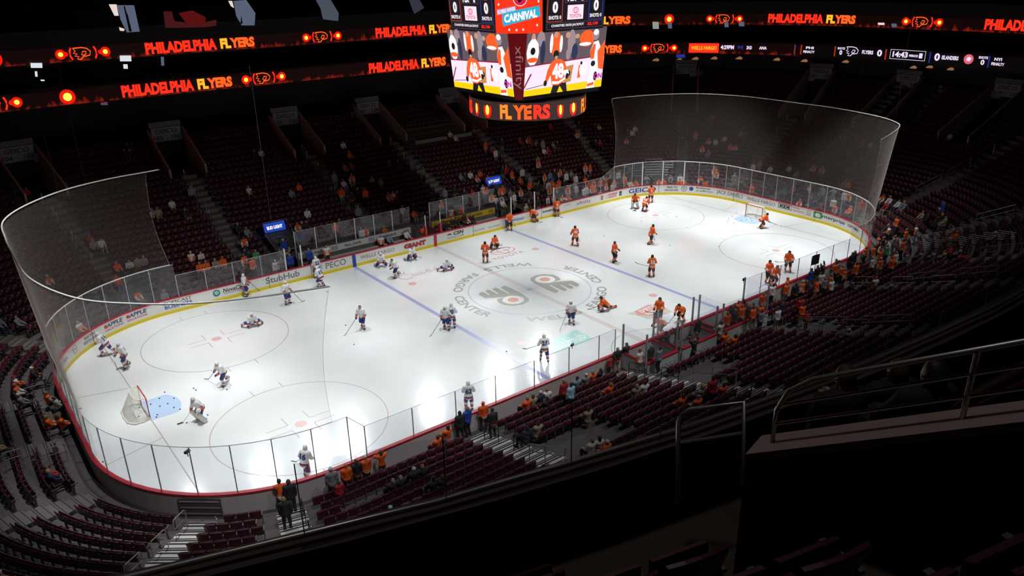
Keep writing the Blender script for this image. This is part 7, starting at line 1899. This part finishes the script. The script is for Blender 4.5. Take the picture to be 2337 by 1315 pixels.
# ================================================================== UPPER BALCONY AT THE CAMERA
BAL = mat('balcony_concrete', (.075, .045, .030), .85, noise=.3, nscale=2.0); BALW = mat('balcony_wall_inner', (.085, .06, .05), .8, noise=.2, nscale=1.5)
ta, tb = -100 / L0, -44 / L0
m = MB()
strip(m, 25.52, 17.1, 25.52, 17.93, ta, tb, .3); strip(m, 25.20, 17.88, 25.52, 17.93, ta, tb, .3); strip(m, 25.20, 17.88, 25.20, 15.2, ta, tb, .3)
tag(m.obj('wall_balcony_front', BALW), 'low concrete front wall of the upper balcony below its glass rail', 'wall', kind='structure')
m = MB()
for k in range(9):
    d0 = 25.5 if k == 0 else 25.8 + .85 * k; z = 17.1 + .6 * k
    strip(m, d0, z, 25.8 + .85 * (k + 1), z, ta, tb, .4)
    if k: strip(m, d0, z - .6, d0, z, ta, tb, .4)
tag(m.obj('terrace_balcony', BAL), 'steep dark concrete steps of the upper balcony in the foreground', 'terrace', kind='structure')
def at_t(px, py, t): return CAM + ray(px, py) * t
def on_z(px, py, z):
    d = ray(px, py); return CAM + d * ((z - CAM.z) / d.z)
root = empty('balcony_rail', (-30, -37.9, 18)); O = Vector((-30, -37.9, 18)); tag(root, 'thin grey metal rail along the top of the upper balcony front wall', 'railing')
pts = []
for i in range(90):
    x, y, _, _ = outf(ta + (tb - ta) * i / 89, 25.42); pts.append((x - O.x, y - O.y, .0))
MB().tube(pts, .028, 6).obj('rail', mat('rail_steel_dim', (.62, .57, .54), .38, 0.75), root, True)
PHT = [.66, .6, .66, .45, .30, .32, .28, .3, .3, .3, .3]
prev = None; PX = [(700, 1246), (1023, 1148), (1306, 1062), (1515, 1005), (1726, 940), (1873, 868), (1990, 803), (2096, 747), (2189, 698), (2275, 652), (2337, 617)]
for k, (px, py) in enumerate(PX):
    q = on_z(px, py, 18.0)
    # snap to the wall line
    c0 = Vector((-AX, -BY)); v = Vector((q.x, q.y)) - c0
    if q.x < -AX: v = v.normalized() * (RC + 25.42); q = Vector((c0.x + v.x, c0.y + v.y, 18.0))
    else: q = Vector((q.x, -HY - 25.42, 18.0))
    if prev is not None:
        r = empty('balcony_glass', prev); tag(r, 'clear low glass panel on the upper balcony front, %s from the left' % ORD[k - 1], 'balcony glass', 'glass panels of the upper balcony')
        d = q - prev
        MB().add([(0, 0, 0), tuple(d), tuple(d + Vector((0, 0, PHT[k]))), (0, 0, PHT[k - 1])], [(0, 1, 2, 3)]).obj('pane', CLEAR if 'CLEAR' in globals() else GLASS, r)
        MB().box((0, 0, PHT[k - 1] / 2), (.007, .007, PHT[k - 1])).obj('post', mat('post_dim', (.55, .5, .5), .4, .6), r)
    prev = q
# parapet with its three-bar railing at the right
P0 = Vector((-29.41, -39.14, 18.87)); dv = (Vector((-29.15, -40.2, 19.47)) - P0)
sd = Vector((dv.y, -dv.x, 0)).normalized() * -.30
if sd.x < 0: sd = -sd
E0 = P0 - dv * .12; E1 = P0 + dv * 2.2
r = empty('stair_parapet', tuple(P0)); tag(r, 'dark parapet wall with pale cap and curved three-bar railing, lower right', 'parapet')
def rel(v): return tuple(v - P0)
dn = Vector((0, 0, -2.2))
capm = mat('parapet_cap', (.36, .25, .23), .6)
MB().add([rel(E0), rel(E1), rel(E1 + sd), rel(E0 + sd), rel(E0 + Vector((0, 0, -.06))), rel(E1 + Vector((0, 0, -.06))), rel(E1 + sd + Vector((0, 0, -.06))), rel(E0 + sd + Vector((0, 0, -.06)))], [(0, 1, 2, 3), (4, 7, 6, 5), (0, 4, 5, 1), (2, 6, 7, 3), (0, 3, 7, 4), (1, 5, 6, 2)]).obj('cap', capm, r)
i_ = sd * .1; a0 = E0 + i_ - Vector((0, 0, .06)); a1 = E1 + i_ - Vector((0, 0, .06)); b0 = E0 + sd - i_ - Vector((0, 0, .06)); b1 = E1 + sd - i_ - Vector((0, 0, .06))
MB().add([rel(a0), rel(a1), rel(b1), rel(b0), rel(a0 + dn), rel(a1 + dn * 1.3), rel(b1 + dn * 1.3), rel(b0 + dn)], [(0, 4, 5, 1), (2, 6, 7, 3), (0, 3, 7, 4), (1, 5, 6, 2)]).obj('wall_body', mat('parapet_body', (.02, .015, .014), .8), r)
mid_ = sd * .5; U = Vector((0, 0, 1)); RM = MATS['rail_steel_dim']
mb = MB(); c0_ = P0 + mid_; top_pts = [c0_, c0_ + U * .26, c0_ + U * .40 + dv * .06, c0_ + U * .46 + dv * .2, c0_ + U * .46 + dv * .5, c0_ + U * .46 + dv * 2.1]
mb.tube([rel(p) for p in top_pts], .018, 8)
mb.obj('top_rail', RM, r, True)
for h in (.15, .30): MB().tube([rel(c0_ + U * h), rel(c0_ + U * h + dv * 2.1)], .012, 6).obj('lower_rail', RM, r)
q = c0_ + dv * 1.0
MB().tube([rel(q), rel(q + U * .46)], .018, 8).obj('post', RM, r)
# small arched rail at the foot of the steps
A0, A1, B1_, B0_ = at_t(1545, 1150, 7.0), at_t(1549, 962, 7.0), at_t(1697, 918, 6.9), at_t(1697, 1115, 6.9)
r = empty('arched_rail', tuple(A0)); tag(r, 'small arched steel rail at the foot of the balcony steps', 'railing')
w_ = B1_ - A1
MB().tube([(0, 0, 0), tuple(A1 - A0), tuple(A1 - A0 + w_ * .05 + U * .06), tuple(A1 - A0 + w_ * .16 + U * .085), tuple(B1_ - A0), tuple(B0_ - A0)], .022, 8).obj('rail', RM, r, True)
MB().tube([tuple(at_t(1547, 1012, 7.0) - A0), tuple(at_t(1697, 988, 6.9) - A0)], .014, 6).obj('lower_rail', RM, r)
# balcony seats, rows 0 to 3
cb = 0
rowsd = defaultdict(int)
proto2 = None
for k in range(0, 5):
    D = 25.8 + .85 * k + .55
    for j in range(40):
        xx = -37.5 + .52 * j
        if not (xx < -30.3 + .12 * k or xx > -27.8): continue
        # ring position
        rr_ = RC + D
        if xx < -AX: yy = -BY - math.sqrt(rr_ * rr_ - (xx + AX) ** 2); nx_, ny_ = (xx + AX) / rr_, (yy + BY) / rr_
        else: yy = -HY - D; nx_, ny_ = 0, -1
        z = 17.1 + .6 * k
        if (Vector((xx, yy, z + .8)) - CAM).length < 1.3: continue
        px, py, dz = project((xx, yy, z + .7))
        if not (-200 < px < 2500 and 600 < py < 1500) or dz < .8: continue
        if cb == 0:
            proto2, *ch_ = SEAT_PROTO
        rt = proto2.copy(); COL.objects.link(rt)
        for ch in ch_:
            c2 = ch.copy(); COL.objects.link(c2); c2.parent = rt
        cb += 1
        rt.location = (xx, yy, z); rt.rotation_euler = (0, 0, math.atan2(nx_, -ny_)); rowsd[k] += 1
        tag(rt, 'dark maroon seat in balcony row %s from the front wall, %s from left' % (['one', 'two', 'three', 'four', 'five'][k], ordw(rowsd[k] - 1)), 'seat', 'seats of the upper balcony')
print('balcony seats', cb)
# people on the balcony at the right, seen from behind
for k, (px, py, p_, c_, nmv) in enumerate([(2040, 838, 'sit', 'K', 'person with long brown hair sitting in the balcony beside the parapet'), (1938, 868, 'sitphone', 'K', 'person in black sitting in the balcony left of the long-haired one'), (2120, 846, 'sit', 'K', 'dark-clothed person sitting farthest right in the balcony')]):
    d = ray(px, py); t = 3.0
    while t < 20:
        q = CAM + d * t; D = doff(q.x, q.y); kk = max(0, int((D - 25.8) / .85)); zf = 17.1 + .6 * kk
        if q.z < zf + 1.21: break
        t += .02
    o, nm = make_fan(q.x, q.y, zf, -.45, p_, c_, 1.0, fr, 'K', None)
    for ch in o.children:
        if k == 0 and ch.name.startswith('hair'): ch.data = FANM[p_]['hair_long']; setm(ch, [HAIR[1]])
    tag(o, nmv, 'person', 'people in the upper balcony')
